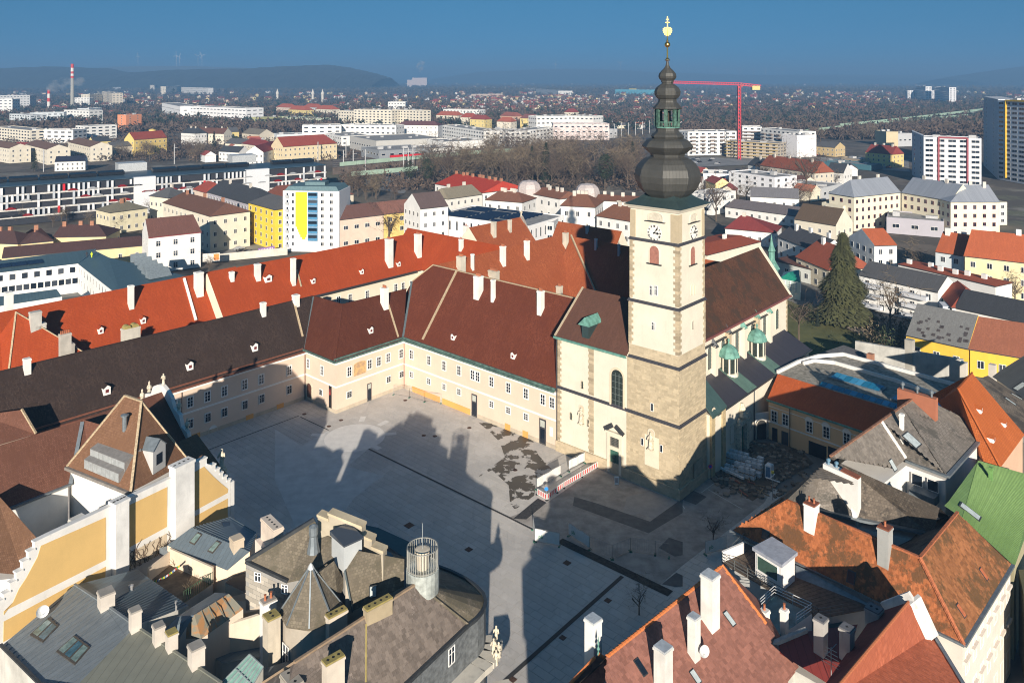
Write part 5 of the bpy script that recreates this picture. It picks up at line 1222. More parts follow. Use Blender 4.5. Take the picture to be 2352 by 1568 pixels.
# --- terrace with glazed roof room (penthouse)
tr_=thing('roof_terrace','brown decked roof terrace with grey railing below the mossy orange roof','terrace',at_z('C3',450,950,0))
tp=PZ('C3',(5,775,12.0),(150,640,12.0),(500,830,11.9),(1000,1080,11.9),(640,1145,12.0));
deck=plain('deck_boards',(.095,.07,.05),.8,var=.3,scale=2);body(tr_,tp,0,plaster((.45,.45,.43),.2),11.9)
n_=26;E_a,E_b=tp[0],tp[4]
for k in range(n_):
    a=tp[0].lerp(tp[4],k/n_);b=tp[0].lerp(tp[4],(k+.93)/n_);c_=tp[1].lerp(tp[3],k/n_);d_=tp[1].lerp(tp[3],(k+.93)/n_)
    m=MB();q=[x+Z*.02 for x in(a,b,d_,c_)];m.hexa([x-Z*.06 for x in q],q);m.build('deck_plank',deck,tr_)
RAILM=plain('galvanised_rail',(.30,.32,.33),.5,.5)
def railing(parent,pts,h=1.05,step=1.6,mat=None,rails=(1.0,.5),r=.025):
    m=MB()
    for a,b in zip(pts,pts[1:]):
        L=(b-a).length;k=max(1,round(L/step))
        for i in range(k+1):p=a.lerp(b,i/k);m.bar(p,p+Z*h,r)
        for q in rails:m.bar(a+Z*h*q,b+Z*h*q,r)
    return m.build('railing',mat or RAILM,parent)
railing(tr_,[tp[1],tp[0],tp[4],tp[4].lerp(tp[3],.45)],mat=plain('dark_rail',(.10,.11,.11),.5),rails=(1,.66,.33))
m=MB();a,b=PZ('C3',(10,700,13.2),(150,640,13.2));m.bar(a-Z*.8,b-Z*.8,.12,r2=.8);m.build('parapet',WHT,tr_)
ph=thing('penthouse','small white roof room with big window and overhanging grey flat roof','roof room',at_z('C3',350,880,12.0))
k0,k1,k2,k3=PZ('C3',(205,672,15.2),(335,602,15.2),(504,706,15.2),(400,790,15.2));m=MB();q=[k0,k3,k2,k1];q=q if(q[1]-q[0]).cross(q[2]-q[1]).z>0 else q[::-1]
cen=sum(q,Vector())/4;m.hexa([x-Z*.35 for x in q],q);m.build('flat_roof',plain('grey_membrane',(.33,.35,.40),.6),ph)
m=MB();w_=[x+(cen-x)*.13 for x in q];m.hexa([Vector((x.x,x.y,12.02))for x in w_],[Vector((x.x,x.y,14.84))for x in w_]);m.build('wall',WHT,ph)
a,b=[x+(cen-x)*.13 for x in(k0,k3)];d_=(b-a).normalized();L_=(b-a).length;window(ph,Vector(((a.x+b.x)/2,(a.y+b.y)/2,13.0))-d_*L_*.02,d_,L_*.78,1.5,'plain',pane=plain('room_glass',(.05,.09,.07),.1))
# zinc skirt between terrace and roof
m=MB();a,b,c_,d_=PZ('C3',(490,790,12.6),(1080,1060,12.6),(1075,1100,11.9),(490,880,11.9));m.poly([a,b,c_,d_]);m.build('zinc_skirt',FLASH,q3)
# --- teal roof deck with white rails
td=thing('roof_deck','teal sheet roof deck with white rails and two chimneys','terrace',at_z('C3',380,1150,0));tq=PZ('C3',(165,1165,12.5),(350,995,12.5),(598,1110,12.5),(330,1300,12.5));m=MB();m.prism(tq,0,0,1)
m.build('deck',[plain('teal_roof',(.07,.17,.18),.5,var=.35,scale=.8),WHT],td);railing(td,[tq[1].lerp(tq[0],.9),tq[1],tq[2],tq[2].lerp(tq[3],.4)],mat=plain('white_rail',(.65,.66,.66),.5),rails=(1,.7,.4));railing(td,[tq[0].lerp(tq[3],.1),tq[3].lerp(tq[0],.1)],mat=plain('white_rail',(.65,.66,.66),.5),rails=(1,.7,.4))
for x,yb,yt,w_,mt in((285,1215,1085,.75,CHIM),(416,1245,1080,.6,CHIM)):
    p=at_z('C3',x,yb,12.5);t=at_y('C3',x,yt,p.y);chimney(td,p,w_,w_,t.z-p.z,AXR,mt,pots=1,sink=.3)
m=MB();a,b,c_,d_=PZ('C3',(65,1040,13.2),(105,1025,13.2),(230,1095,13.2),(190,1125,13.2));m.prism([a,b,c_,d_],11,0,0);m.build('grey_lid',plain('grey_membrane',(.33,.35,.40),.6),td)
# --- pink-tiled house (Q5) and its lower neighbour (Q6)
q5=thing('pink_tiled_house','house with faded pink-brown tiles, orange ridge and four white chimneys','house',rs(60,-38,0))
g0,g1=at_z('C2',520,785,18.0),at_z('C2',1420,75,18.0);h0=g0+RS_S*9.5-RS_R*5-Z*6.5;h1=g1+RS_S*8.2-Z*5.6;h1b=at_z('C2',1610,245,15.5)
hh=g0-RS_R*3;Q5F=[[g0,h0,h1,g1],[g1,h1,h1+RS_R*1.2+Z*.1]]
pk_=g0+RS_S*9.5-RS_R*14-Z*6.5
Q5F=[[g0,pk_,h1,g1]]
roofs(q5,Q5F+[[g1,h1,g1+RS_R*3.5+RS_S*2-Z*4]],PINKT);roofs(q5,[[g0-RS_S*3.6-Z*5-RS_R*4,g0,g1,g1-RS_S*3.6-Z*5+RS_R*1]],tiles((.05,.035,.03)),'rear_roof')  # rear slope: shade of the side turned from the sun, put into near-black tiles
body(q5,[g0-RS_S*3.4,pk_,h1,g1+RS_R*2+RS_S*2,g1-RS_S*3.4],0,OLDW,12.2)
OHIP=plain('orange_hip_tile',(.55,.17,.05),.85,var=.15,scale=4);ridge_tiles(q5,[g0,g1],OHIP,.42,.2);ridge_tiles(q5,[g1,g1.lerp(h1,.62)],OHIP,.42,.2)
for x0,x1,yt,yb in((852,1000,725,1075),(1127,1228,478,800),(1222,1370,158,550)):chim_at(q5,Q5F,'C2',x0,x1,yt,yb,AXR,mat=plaster((.80,.78,.72),.35),cap=plain('zinc_lid',(.55,.58,.60),.4,.3))
skylight(q5,Q5F,'C2',1475,490,.5,1.2);skylight(q5,Q5F,'C2',780,870,.5,1.2,GLASS);skylight(q5,Q5F,'C2',1208,945,.5,1.0)
def dish(parent,p,r,dirv,col=(.62,.62,.60)):
    m=MB();d_=Vector(dirv).normalized();x=d_.cross(Z).normalized();y=x.cross(d_);n=16;c0=Vector(p)
    rings=[[c0+d_*(k*k*.03*r)*3+x*(r*k/3*math.cos(a*2*math.pi/n))+y*(r*k/3*math.sin(a*2*math.pi/n))for a in range(n)]for k in(1,2,3)]
    m.poly(rings[0])
    for k in range(2):
        for a in range(n):b=(a+1)%n;m.poly([rings[k][a],rings[k][b],rings[k+1][b],rings[k+1][a]])
    m.bar(c0,c0-d_*.3-Z*.5,.03);m.bar(c0-y*r,c0+d_*r*1.1-y*r*.2,.02);return m.build('satellite_dish',plain('dish_grey',col,.5),parent)
p=hit(Q5F,'C2',1232,800)[0];dish(q5,(p or g0)+Z*1.0+RS_S*.4,.5,(.3,-.9,.3))
q6=thing('hipped_house','pink-tiled hip with serrated orange ridge at the bottom edge of the square','house',rs(45,-39,0))
ap6=at_z('C2',450,768,17.0);k0=at_z('C2',60,1180,12.5);k1=at_z('C2',1020,1185,12.5);Q6F=[[k0,k1,ap6]]
roofs(q6,Q6F+[[k1,k1+RS_R*6,ap6],[ap6,k0-RS_S*1+RS_R*6.5,k0]],PINKT);body(q6,[k0,k1,k1+RS_R*6,k0+RS_R*6],0,WHT,12.3);ridge_tiles(q6,[k0,ap6],OHIP,.42,.2);ridge_tiles(q6,[ap6,k1],OHIP,.42,.2)
p=at_z('C2',410,760,15.5);t=at_y('C2',410,480,p.y);chimney(q6,Vector((p.x,p.y,15)),1.1,1.1,t.z-15,AXR,plaster((.80,.78,.72),.3),cap=plain('zinc_lid',(.55,.58,.60),.4,.3),sink=3)
m=MB();m.lathe(ap6,[(.12,0),(.05,.3),(.16,.5),(.05,.7),(.1,.9),(.01,1.6)],8);m.build('finial',COPPER,q6)
# --- ribbed red roof at the lower right (Q4)
q4=thing('red_ribbed_house','house with ribbed brick-red roof and white scalloped gable wall','house',at_z('C3',1150,1350,0))
s0,s1_,s2,s3=PZ('C3',(1232,1035,17.5),(1388,1245,13.2),(1640,1660,12.6),(660,1720,17.5));RIB=tiles((.40,.115,.06),(.45,.14,.075),.3,tile=(.24,.45))
Q4F=[[s3,s2,s1_,s0]];roofs(q4,Q4F,RIB);l1,l2=PZ('C3',(1010,1110,14.5),(640,1640,14.5));roofs(q4,[[s0,l1,l2,s3]],tiles((.16,.04,.035),tile=(.3,.4)),'rear_roof');body(q4,[s2,s1_,l1,l2],0,WHT,12.5);line(q4,'gutter',[s2,s1_],.35,.3,FLASH)
ga0,ga1,ga2=PZ('C3',(1085,1045,15.6),(1270,975,18.0),(1387,1228,14.0));m=MB();m.bar(ga0-Z*.6,ga1-Z*.6,.2,r2=.7);m.bar(ga1-Z*.6,ga2-Z*.6,.2,r2=.7);m.build('gable_coping',plaster((.72,.70,.66),.4),q4)
ridge_tiles(q4,[s0,s3],plain('hip_tile',(.38,.12,.05),.9,var=.3,scale=4),.4,.16)
# red metal roof with four grey chimneys
q7=thing('red_metal_roof_house','low house with seamed dark red metal roof and grey rendered chimneys','house',at_z('C3',550,1400,0))
z0,z1_,z2,z3=PZ('C3',(320,1330,13.5),(565,1228,14.6),(900,1180,14.2),(780,1620,13.0));z4=at_z('C3',860,1560,13.0);Q7F=[[z0,z3,z2,z1_]]
roofs(q7,Q7F,metal((.25,.045,.035),.5,.7,.2,.3));body(q7,[z0,z3,z2,z1_],0,OLDW,12.5);line(q7,'parapet',[z0,z1_],.4,.35,plain('concrete_coping',(.36,.35,.32),.9))
GCH=plaster((.42,.40,.37),.3)
for x0,x1,yt,yb in((596,686,1152,1420),(765,860,1212,1437)):chim_at(q7,Q7F,'C3',x0,x1,yt,yb,AXR,mat=GCH,cap=plain('slate_cap',(.13,.13,.14),.7),flue=True)
p=at_z('C3',1008,1240,13.5);t=at_y('C3',1008,1070,p.y);chimney(q7,p,1.3,1.1,t.z-p.z,AXR,GCH,cap=plain('slate_cap',(.13,.13,.14),.7),flue=True)
m=MB();p=at_z('C3',725,1568,13.2) # roof aerial
m.bar(p,p+Z*3.2,.03)
for k in range(5):m.bar(p+Z*(1.6+.35*k)-RS_S*(.9-.1*k),p+Z*(1.6+.35*k)+RS_S*(.9-.1*k),.018)
m.bar(p+Z*3-RS_R*1,p+Z*3+RS_R*1,.018);m.build('roof_aerial',RAILM,q7)
for nm,pts,zz in(('grey_sheet_roof',[(60,1640),(280,1400),(420,1490),(330,1680)],11.5),('grey_sheet_roof',[(330,1640),(440,1425),(700,1620),(640,1700)],11.2)):
    o=MB();o.prism(PZ('C3',*[(x,y,zz)for x,y in pts]),0,0,1);b_=tag(o.build('low_annexe',[metal((.22,.26,.25),.6,.9,.2,.3),OLDW]),'pale grey sheet-roofed annexe at the bottom, '+('left of the seamed red roof' if pts[0][0]==60 else 'under the roof aerial'),'annexe')
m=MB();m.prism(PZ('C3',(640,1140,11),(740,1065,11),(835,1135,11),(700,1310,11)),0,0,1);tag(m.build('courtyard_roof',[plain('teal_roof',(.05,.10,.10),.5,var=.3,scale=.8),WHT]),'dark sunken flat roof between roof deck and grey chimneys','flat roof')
# --- green corrugated roof
gr_=thing('green_roof_hall','hall with bright green corrugated metal roof','building',rs(108,-24,0));G_=PZ('C3',(1692,106,14.5),(2080,215,11.5),(2020,560,11),(1935,800,11.0),(1590,480,13.8),(1470,400,14.2),(1500,370,14.5))
m=MB();m.poly([G_[0],G_[6],G_[5],G_[4]],0);m.poly([G_[0],G_[4],G_[3],G_[2],G_[1]],0);GREENM=tiles((.15,.25,.09),(.16,.26,.095),.12,tile=(8,.25),rough=.5);m.build('roof',GREENM,gr_);body(gr_,[G_[0],G_[5],G_[4],G_[3],G_[1]],0,plaster((.45,.40,.24),.2),11)
GF=[[G_[0],G_[4],G_[3],G_[2],G_[1]]];chim_at(gr_,GF,'C3',1760,1787,150,230,AXR,mat=plain('green_paint',(.15,.30,.09),.6));skylight(gr_,GF,'C3',1640,440,1.0,2.2)
# --- orange roof behind, steep hip with three small vents (S)
s_=thing('orange_hip_house','house with steep smooth orange roof and three white vent flaps','house',at_z('L3',1850,1000,0))
R0,R1x=at_z('L3',1775,462,20),at_z('L3',1660,592,20);B0,B1,B2,B3=PZ('L3',(1500,690,14),(1870,1180,12),(2000,1222,12),(2195,955,12));SF=[[R1x,R0,B3,B2],[B0,R1x,B2,B1]]
OS=tiles((.45,.115,.03),(.50,.14,.04),.15,tile=(.18,.3));roofs(s_,SF+[[R0,R1x,B0,R0-RS_S*8-Z*7]],OS);body(s_,[B0,B1,B2,B3,R0+RS_R*2-Z*7,R0-RS_S*7-Z*7],0,plaster((.64,.42,.28),.1),11.8)
for x,y in((1845,780),(2040,890),(1945,1015)):dormer_at(s_,SF,'L3',x,y,.9,.7,wall=DORW,roof=OS)
line(s_,'hip_tiles',[R0,R1x,B2],.25,.2,OS)
for nm,pts,mt,lab in(('a',[(1845,500,16),(1800,540,16),(2195,960,12),(2260,720,12),(1900,480,15)],GT2,'dark ribbed grey roof right of the smooth orange hip'),('b',[(1935,490,12),(2000,440,17),(2320,240,17),(2320,760,11),(2190,640,11)],metal((.10,.11,.12),.5,.4),'charcoal roof with long rooflights at the right edge')):
    o=thing('grey_roofed_house',lab,'house',at_z('L3',pts[0][0],pts[0][1]+100,0));P_=PZ('L3',*pts);f_=[[P_[0],P_[i],P_[i+1]]for i in range(1,len(P_)-1)];roofs(o,f_,mt);body(o,P_,0,OLDW,10.8)
    if nm=='b':
        for x,y in((2160,570),):skylight(o,f_,'L3',x,y,.9,2.2)
    else:
        for x,y in((2080,690),(2130,650)):skylight(o,f_,'L3',x,y,.35,1.6)
# street wall and buildings on the far right edge
m=MB();a,b=at_z('C3',1900,1568,0),at_z('C3',1996,900,0);
st=thing('street_house','tall narrow olive-green house front along the shaded side street','house',b);m.prism([Vector((p.x,p.y,9.5))for p in(at_z('C3',2040,1200,9.5),at_z('C3',1960,820,9.5),at_z('C3',2300,820,9.5),at_z('C3',2350,1250,9.5))],0,0,1);m.build('wall',[plaster((.13,.12,.06),.2)]*2,st)
# --- works yard
yard=sheet('yard_soil',g4(('B3',200,60),('B3',260,-110),('B3',780,-60),('B3',900,60),('B3',640,210),('B3',480,320),('B3',330,230)),.02,plain('muddy_ground',(.12,.095,.07),1,var=.4,scale=.5))
for k,(a,b)in enumerate(((('B3',130,260),('B3',215,198)),(('B3',175,240),('B3',410,375)),(('B3',0,350),('B3',15,375)))):channel(a,b,.12,'parking_line');bpy.data.objects[-1:]if False else None
for o in scene.objects:
    if o.name.startswith('parking_line'):o.data.materials[0]=plain('road_paint',(.55,.55,.53),.8)
PAL=plain('stone_blocks',(.58,.60,.62),.85,var=.2,scale=3);WOODM=plain('raw_timber',(.33,.22,.12),.8,var=.3,scale=3);rnd=random.Random(4)
for i in range(7):
    for j in range(5):
        if rnd.random()<.12:continue
        p=at_z('B3',330+i*34-j*6,30+j*24+i*9,0);z_=0
        for lv in range(2 if rnd.random()<.65 else 1):
            po=thing('block_pallet','pallet of grey paving blocks in the '+('top layer' if lv else 'bottom layer')+', '+['row nearest the toilet','second row','middle row','fourth row','row nearest the camera'][j],'pallet',p+Z*(z_),'pallets of paving blocks in the works yard')
            m=MB();m.box(p+Z*(z_),.55,.45,.12,ax);m.build('pallet_base',WOODM,po);m=MB();m.box(p+Z*(z_+.12),.5,.4,.72,ax);m.build('block_stack',PAL,po);z_+=.84
tl=thing('portable_toilet','white and blue portable toilet among the paving block pallets','portable toilet',at_z('B3',595,155,0));p=ORG[tl.name];m=MB();m.box(p,.55,.55,2.1,ax);m.build('cabin',plain('toilet_white',(.68,.72,.75),.5),tl);m=MB();m.lathe(p+Z*2.1,[(.75,0),(.6,.15),(.2,.25)],4,0,.78+math.atan2(U.y,U.x));m.build('roof',plain('toilet_white',(.68,.72,.75),.5),tl);m=MB();m.box(p-V*.56+Z*.1,.35,.02,1.8,ax);m.build('door',plain('toilet_blue',(.10,.22,.38),.5),tl)
m=MB();a,b=PZ('B3',(262,92,.6),(420,165,.6));m.bar(a,b,.16);tag(m.build('white_pipe',plain('white_plastic',(.75,.75,.75),.4)),'long white plastic pipe lying across the building rubble','pipe')
for k in range(14):
    a=at_z('B3',rnd.uniform(380,620),rnd.uniform(170,290),.1);an=rnd.uniform(0,3);d_=Vector((math.cos(an),math.sin(an),0));m=MB();m.bar(a,a+d_*rnd.uniform(1,2.6)+Z*rnd.uniform(0,.5),.08,r2=.05)
    tag(m.build('timber_offcut',plain('red_board',(.35,.12,.08),.8)if k%3==0 else WOODM),'loose timber board in the heap beside the block pallets','board','loose boards in the works yard')
for x,y in((265,185),(298,190)):
    m=MB();p=at_z('B3',x,y+22,0);m.lathe(p,[(.4,0),(.42,1.0),(.4,1.0)],12);tag(m.build('mesh_bin',plain('green_grey_bin',(.10,.13,.12),.6)),'round grey bin beside the tower, '+('nearer the tower' if x==265 else 'farther from the tower'),'bin')
m=MB();rb_=random.Random(2)
for k in range(380):
    p=at_z('B3',rb_.uniform(210,860),rb_.uniform(-90,300),0)
    if p.x>60 or(RS_S.dot(p)>-53.5):continue
    s_z=rb_.uniform(.08,.4);m.box(p,s_z,s_z*rb_.uniform(.5,1.2),s_z*.8,(Vector((math.cos(k),math.sin(k),0)),Vector((-math.sin(k),math.cos(k),0))))
tag(m.build('rubble',stone_tone('rubble_stone',(.22,.18,.14),.5)),'brown building rubble strewn over the works yard','rubble',kind='stuff')
sg=thing('parking_sign','round pink and blue no-stopping sign on a post by the tower','road sign',at_z('B3',190,175,0));p=ORG[sg.name];m=MB();m.lathe(p,[(.03,0),(.03,2.4)],6);m.build('post',RAILM,sg);m=MB();m.mesh([p+Z*(2.3+.36*math.sin(a*math.pi/8))+Vector((.36*math.cos(a*math.pi/8),-.06,0))for a in range(16)],[tuple(range(16))]);m.build('sign_disc',plain('sign_red',(.65,.03,.10),.5,var=0),sg);m=MB();m.mesh([p+Z*(2.3+.24*math.sin(a*math.pi/8))+Vector((.24*math.cos(a*math.pi/8),-.07,0))for a in range(16)][::1],[tuple(range(16))]);m.build('sign_field',plain('sign_blue',(.02,.05,.45),.5,var=0),sg)
lp=thing('yard_floodlight','slim mast with crossbar and yellow lamp at the works yard edge','lamp',at_z('B3',618,310,0));p=ORG[lp.name];m=MB();m.bar(p,p+Z*4.6,.05);m.build('mast',RAILM,lp);m=MB();m.bar(p+Z*3.2-U*1.2,p+Z*3.2+U*1.2,.07);m.bar(p+Z*3.8-V*.8,p+Z*3.8+V*.8,.06);m.build('crossbar',plain('white_plastic',(.75,.75,.75),.4),lp);m=MB();m.box(p+Z*4.2,.18,.15,.4);m.build('lamp_head',plain('yellow_lamp',(.75,.60,.10),.5),lp)
# barrier planks in red and white, mesh fences with banners
RW=plain('barrier_red',(.62,.04,.04),.5,var=0);WW=plain('barrier_white',(.75,.74,.72),.5,var=0);BNR=plain('banner_cloth',(.68,.67,.64),.8,var=.05)
def barrier(a,b,lab,h=.95):
    t=thing('plank_barrier',lab,'barrier',(a+b)/2,'red and white barriers by the church');d_=(b-a);L=d_.length;d_.normalize();n=Vector((d_.y,-d_.x,0))
    m=MB()
    for k in range(int(L/.25)):p=a+d_*(.25*k+.06);m.box(p+d_*.07+Z*.15,.07,.03,.75,(d_,n),0 if k%2 else 1)
    m.bar(a+Z*.95,b+Z*.95,.04,1);m.bar(a+Z*.15,b+Z*.15,.04,1);m.build('planks',[RW,WW],t,kind='stuff');m=MB()
    for p in(a,b):m=MB();m.box(p,.25,.12,.1,(n,d_));m.bar(p+Z*.05,p+Z*1.0,.03);m.build('foot',plain('rubber_foot',(.02,.02,.02),.8),t)
pts=[at_z('B2',x,y)for x,y in((1760,88),(1650,155),(1525,230),(1480,262),(1412,315),(1345,275))]
for k,(a,b)in enumerate(zip(pts,pts[1:])):barrier(a,b,['red and white barrier nearest the church portal','second red and white barrier from the church portal','third red and white barrier, in front of the white banner','short red and white barrier by the blue arrow sign','end red and white barrier closing the walkway'][k])
def fence(a,b,lab,h=2.0,banner=None,text=None,tcol=None):
    t=thing('mesh_fence',lab,'fence',(a+b)/2);d_=b-a;L=d_.length;d_.normalize();n=Vector((d_.y,-d_.x,0));m=MB()
    for p in(a,b):m.bar(p,p+Z*h,.025)
    m.bar(a+Z*h,b+Z*h,.02);m.bar(a+Z*.15,b+Z*.15,.02);m.build('frame',RAILM,t);m=MB()
    for k in range(1,int(L/.25)):p=a+d_*.25*k;m.bar(p+Z*.15,p+Z*h,.008)
    m.build('mesh_wires',RAILM,t);[(lambda mb:(mb.box(p,.3,.12,.12,(n,d_)),mb.build('foot',plain('green_foot',(.03,.14,.09),.7),t)))(MB())for p in(a,b)]
    if banner:
        z0,z1=banner;m=MB();k=8;vs=[]
        for i in range(k+1):
            for zz in(z0,z1):vs.append(a+d_*(L*i/k)+n*(.06+.03*math.sin(i*2.1))+Z*(zz+.04*math.sin(i*1.3)))
        m.mesh(vs,[(2*i,2*i+2,2*i+3,2*i+1)for i in range(k)]);bo=m.build('banner',BNR,t)
        if text:
            cu=bpy.data.curves.new('lettering','FONT');cu.body=text;cu.size=.75;cu.extrude=.005;cu.align_x='CENTER';cu.materials.append(plain('letter_green',tcol or(.05,.28,.18),.6,var=0));o=bpy.data.objects.new('lettering',cu);scene.collection.objects.link(o);bpy.context.view_layer.update();me_=bpy.data.meshes.new_from_object(o);bpy.data.objects.remove(o);o=bpy.data.objects.new('lettering',me_);scene.collection.objects.link(o);o.parent=bo
            M_=Matrix((d_,Z,n)).transposed().to_4x4();M_.translation=a+d_*L*(.25 if text=='pb' else .5)+n*.16+Z*(z0+(z1-z0)*.3)-ORG[t.name];o.matrix_local=M_
f4=lambda a,b:(at_z('B2',*a),at_z('B2',*b))
fence(*f4((1342,245),(1505,150)),'mesh fence with white banner at the near end of the church walkway',banner=(.5,1.9));fence(*f4((1560,118),(1670,60)),'mesh fence with white banner beside the church plinth',banner=(.5,1.9));fence(*f4((1505,150),(1560,118)),'bare mesh fence joining the two walkway banners')
fence(*f4((1330,600),(1497,632)),'mesh fence with white banner lettered pb on the open square',banner=(.25,1.95),text='pb');fence(*f4((1563,560),(1705,655)),'mesh fence with tilted white banner beside the trench',banner=(.4,1.95),text='pb');fence(*f4((1318,520),(1330,600)),'dark bare mesh fence section at the trench corner')
for k,(a,b)in enumerate((((1705,655),(1860,720)),((1860,720),(1985,665)),((1985,665),(2155,690)),((2155,690),(2250,710)))):fence(*f4(a,b),'bare mesh fence along the trench, '+['next to the tilted banner','second past the tilted banner','third past the tilted banner','farthest right'][k])
fence(*[at_z('B3',*p)for p in((155,690),(300,650))],'mesh fence with dull banner lettered pb behind the terrace',banner=(.3,1.9),text='pb')
for k,(a,b)in enumerate((((360,1145),(470,1165)),((470,1165),(575,1195)),((575,1195),(688,1205)))):fence(*[at_z('M2',*p)for p in(a,b)],'bare mesh fence by the ochre plinth, '+['left','middle','right'][k]+' panel')
sb=thing('sandwich_board','white sandwich board on the paving by the green portal door','sign',at_z('B2',1890,200));p=ORG[sb.name];m=MB()
m.hexa([p-X*.35+Vector((0,-.3,0))for X in()]or[p+Vector((-.35,-.3,0)),p+Vector((.35,-.3,0)),p+Vector((.35,-.26,0)),p+Vector((-.35,-.26,0))],[p+Vector((-.35,0,1.2)),p+Vector((.35,0,1.2)),p+Vector((.35,.04,1.2)),p+Vector((-.35,.04,1.2))]);m.build('board',WW,sb);m=MB();m.hexa([p+Vector((-.25,-.27,.3)),p+Vector((.25,-.27,.3)),p+Vector((.25,-.25,.3)),p+Vector((-.25,-.25,.3))],[p+Vector((-.25,-.08,1.0)),p+Vector((.25,-.08,1.0)),p+Vector((.25,-.06,1.0)),p+Vector((-.25,-.06,1.0))]);m.build('poster',plain('poster_grey',(.4,.35,.33),.7),sb)
bs_=thing('arrow_sign','round blue arrow sign on a post at the barrier corner','road sign',at_z('B2',1408,310));p=ORG[bs_.name];m=MB();m.bar(p,p+Z*1.5,.03);m.build('post',RAILM,bs_);m=MB();m.mesh([p+Z*(1.75+.32*math.sin(a*math.pi/8))+Vector((.32*math.cos(a*math.pi/8),-.06,0))for a in range(16)],[tuple(range(16))]);m.build('disc',plain('sign_sky_blue',(.02,.22,.65),.5,var=0),bs_)

# the nearest roofs: tiles laid one by one
lay_tiles(q5,Q5F[0],tile_mat((.30,.135,.10),.22),.42,.42)
lay_tiles(q6,Q6F[0],tile_mat((.30,.135,.10),.22),.42,.42)
lay_tiles(q4,Q4F[0],tile_mat((.42,.125,.065),.14),.26,.42,stag=0,t=.05)
lay_tiles(q3,Q3F[0],tile_mat((.37,.125,.048),.35,(.11,.062,.03)),.3,.36);lay_tiles(q3,Q3F[1],tile_mat((.29,.12,.05),.35,(.11,.065,.03)),.3,.36,parts=0)
for f_ in Q2F:lay_tiles(q2,f_,tile_mat((.17,.145,.12),.25),.45,.4,parts=60)
for f_ in Q1F:lay_tiles(q1,f_,tile_mat((.20,.175,.15),.22),.45,.4,parts=60)
m=MB()
for i in range(60):
    a,b=G_[0].lerp(G_[4],i/60),G_[1].lerp(G_[3],i/60);m.bar(a+Z*.03,b+Z*.03,.05)
m.build('corrugations',GREENM,gr_,kind='stuff')

# the turreted house just below the frame, whose shadow crosses the square
tn_=thing('turret_house','plastered house with corner turret, standing next to the pink-tiled hip','house',Vector((7.5,50,0)));m=MB();q=[Vector((2.2,43,0)),Vector((13,43,0)),Vector((13,56,0)),Vector((2.2,56,0))];m.hexa(q,[p+Z*15 for p in q]);m.build('wall',WHT,tn_)
m=MB();t=[Vector((1.9,42.7,15)),Vector((13.3,42.7,15)),Vector((13.3,56.3,15)),Vector((1.9,56.3,15))];m.hexa(t,[Vector((6.0,47,18.4)),Vector((9.2,47,18.4)),Vector((9.2,52,18.4)),Vector((6.0,52,18.4))]);m.build('roof',PINKT,tn_);m=MB();m.lathe((7.4,51.5,0),[(1.2,17),(1.2,19.3),(1.5,19.4),(.9,20.4),(.1,21.8)],10);m.build('turret',COPPER,tn_)

# ================================================================== old town hall side, lower left
BRT=tiles((.20,.105,.06),(.24,.13,.078),.3,tile=(.2,.3));BRT_D=tiles((.15,.065,.042),(.17,.08,.055),.3,tile=(.2,.3));YEL=plaster((.64,.42,.155),.08);WW2=plaster((.76,.74,.70),.18)
W=Vector((.522,.853,0));WN=Vector((-.853,.522,0));O0=Vector((-38.5,106.7,0))
def wp(c,x,y,off=0.0):return at_plane(c,x,y,O0+WN*off,WN)
bh=thing('stepped_gable_house','large brown-roofed house with yellow stepped fire wall and baroque gable','building',O0+WN*12-W*12)
def onw(t,z,off=0.0):return O0+W*t+WN*off+Z*z
def walls_ts(c,x,y):p=wp(c,x,y);return(p-O0).dot(W),p.z
# yellow fire wall: stepped outline, set up from survey points
tops=[('B1',-60,1130),('B1',-20,1020),('B1',25,1025),('B1',25,965),('B1',70,960),('B1',68,890),('B1',112,880),('B1',110,818),('B1',155,800),('B1',150,745),('B1',195,730),('B1',192,675),('B1',238,660),('B1',235,608),('B1',345,565),('B1',1340,88),('B1',1345,60),('B1',1420,35),('B1',1450,55),('B1',1450,82),('B1',1480,84),('B1',1482,108),('B1',1508,110),('B1',1508,135),('B1',1532,135),('B1',1534,160),('B1',1558,160),('B1',1560,183),('B1',1583,185)]
ts=[walls_ts(*t)for t in tops];T_,Z_=ts[0][0],4.0
fixed=[]
for i,(t,z)in enumerate(ts): # make the steps square
    if i and i!=15 and i!=1:
        pt,pz=fixed[-1]
        if abs(t-pt)<abs(z-pz):t=pt
        elif abs(z-pz)<.5 or i%2==0:z=pz if abs(t-pt)>.3 and abs(z-pz)<.9 else z
    fixed.append((t,z))
def wall_panel(name,outline,off0,off1,mat,parent=bh):
    f=[onw(t,z,off0)for t,z in outline];b=[onw(t,z,off1)for t,z in outline];n=len(f);m=MB()
    m.mesh(f+b,[tuple(range(n)),tuple(range(2*n-1,n-1,-1))]+[(i,n+i,n+(i+1)%n,(i+1)%n)for i in range(n)]);return m.build(name,mat,parent)
wall_panel('fire_wall',[(fixed[0][0],0)]+fixed+[(fixed[-1][0],0)],0,.5,WW2)
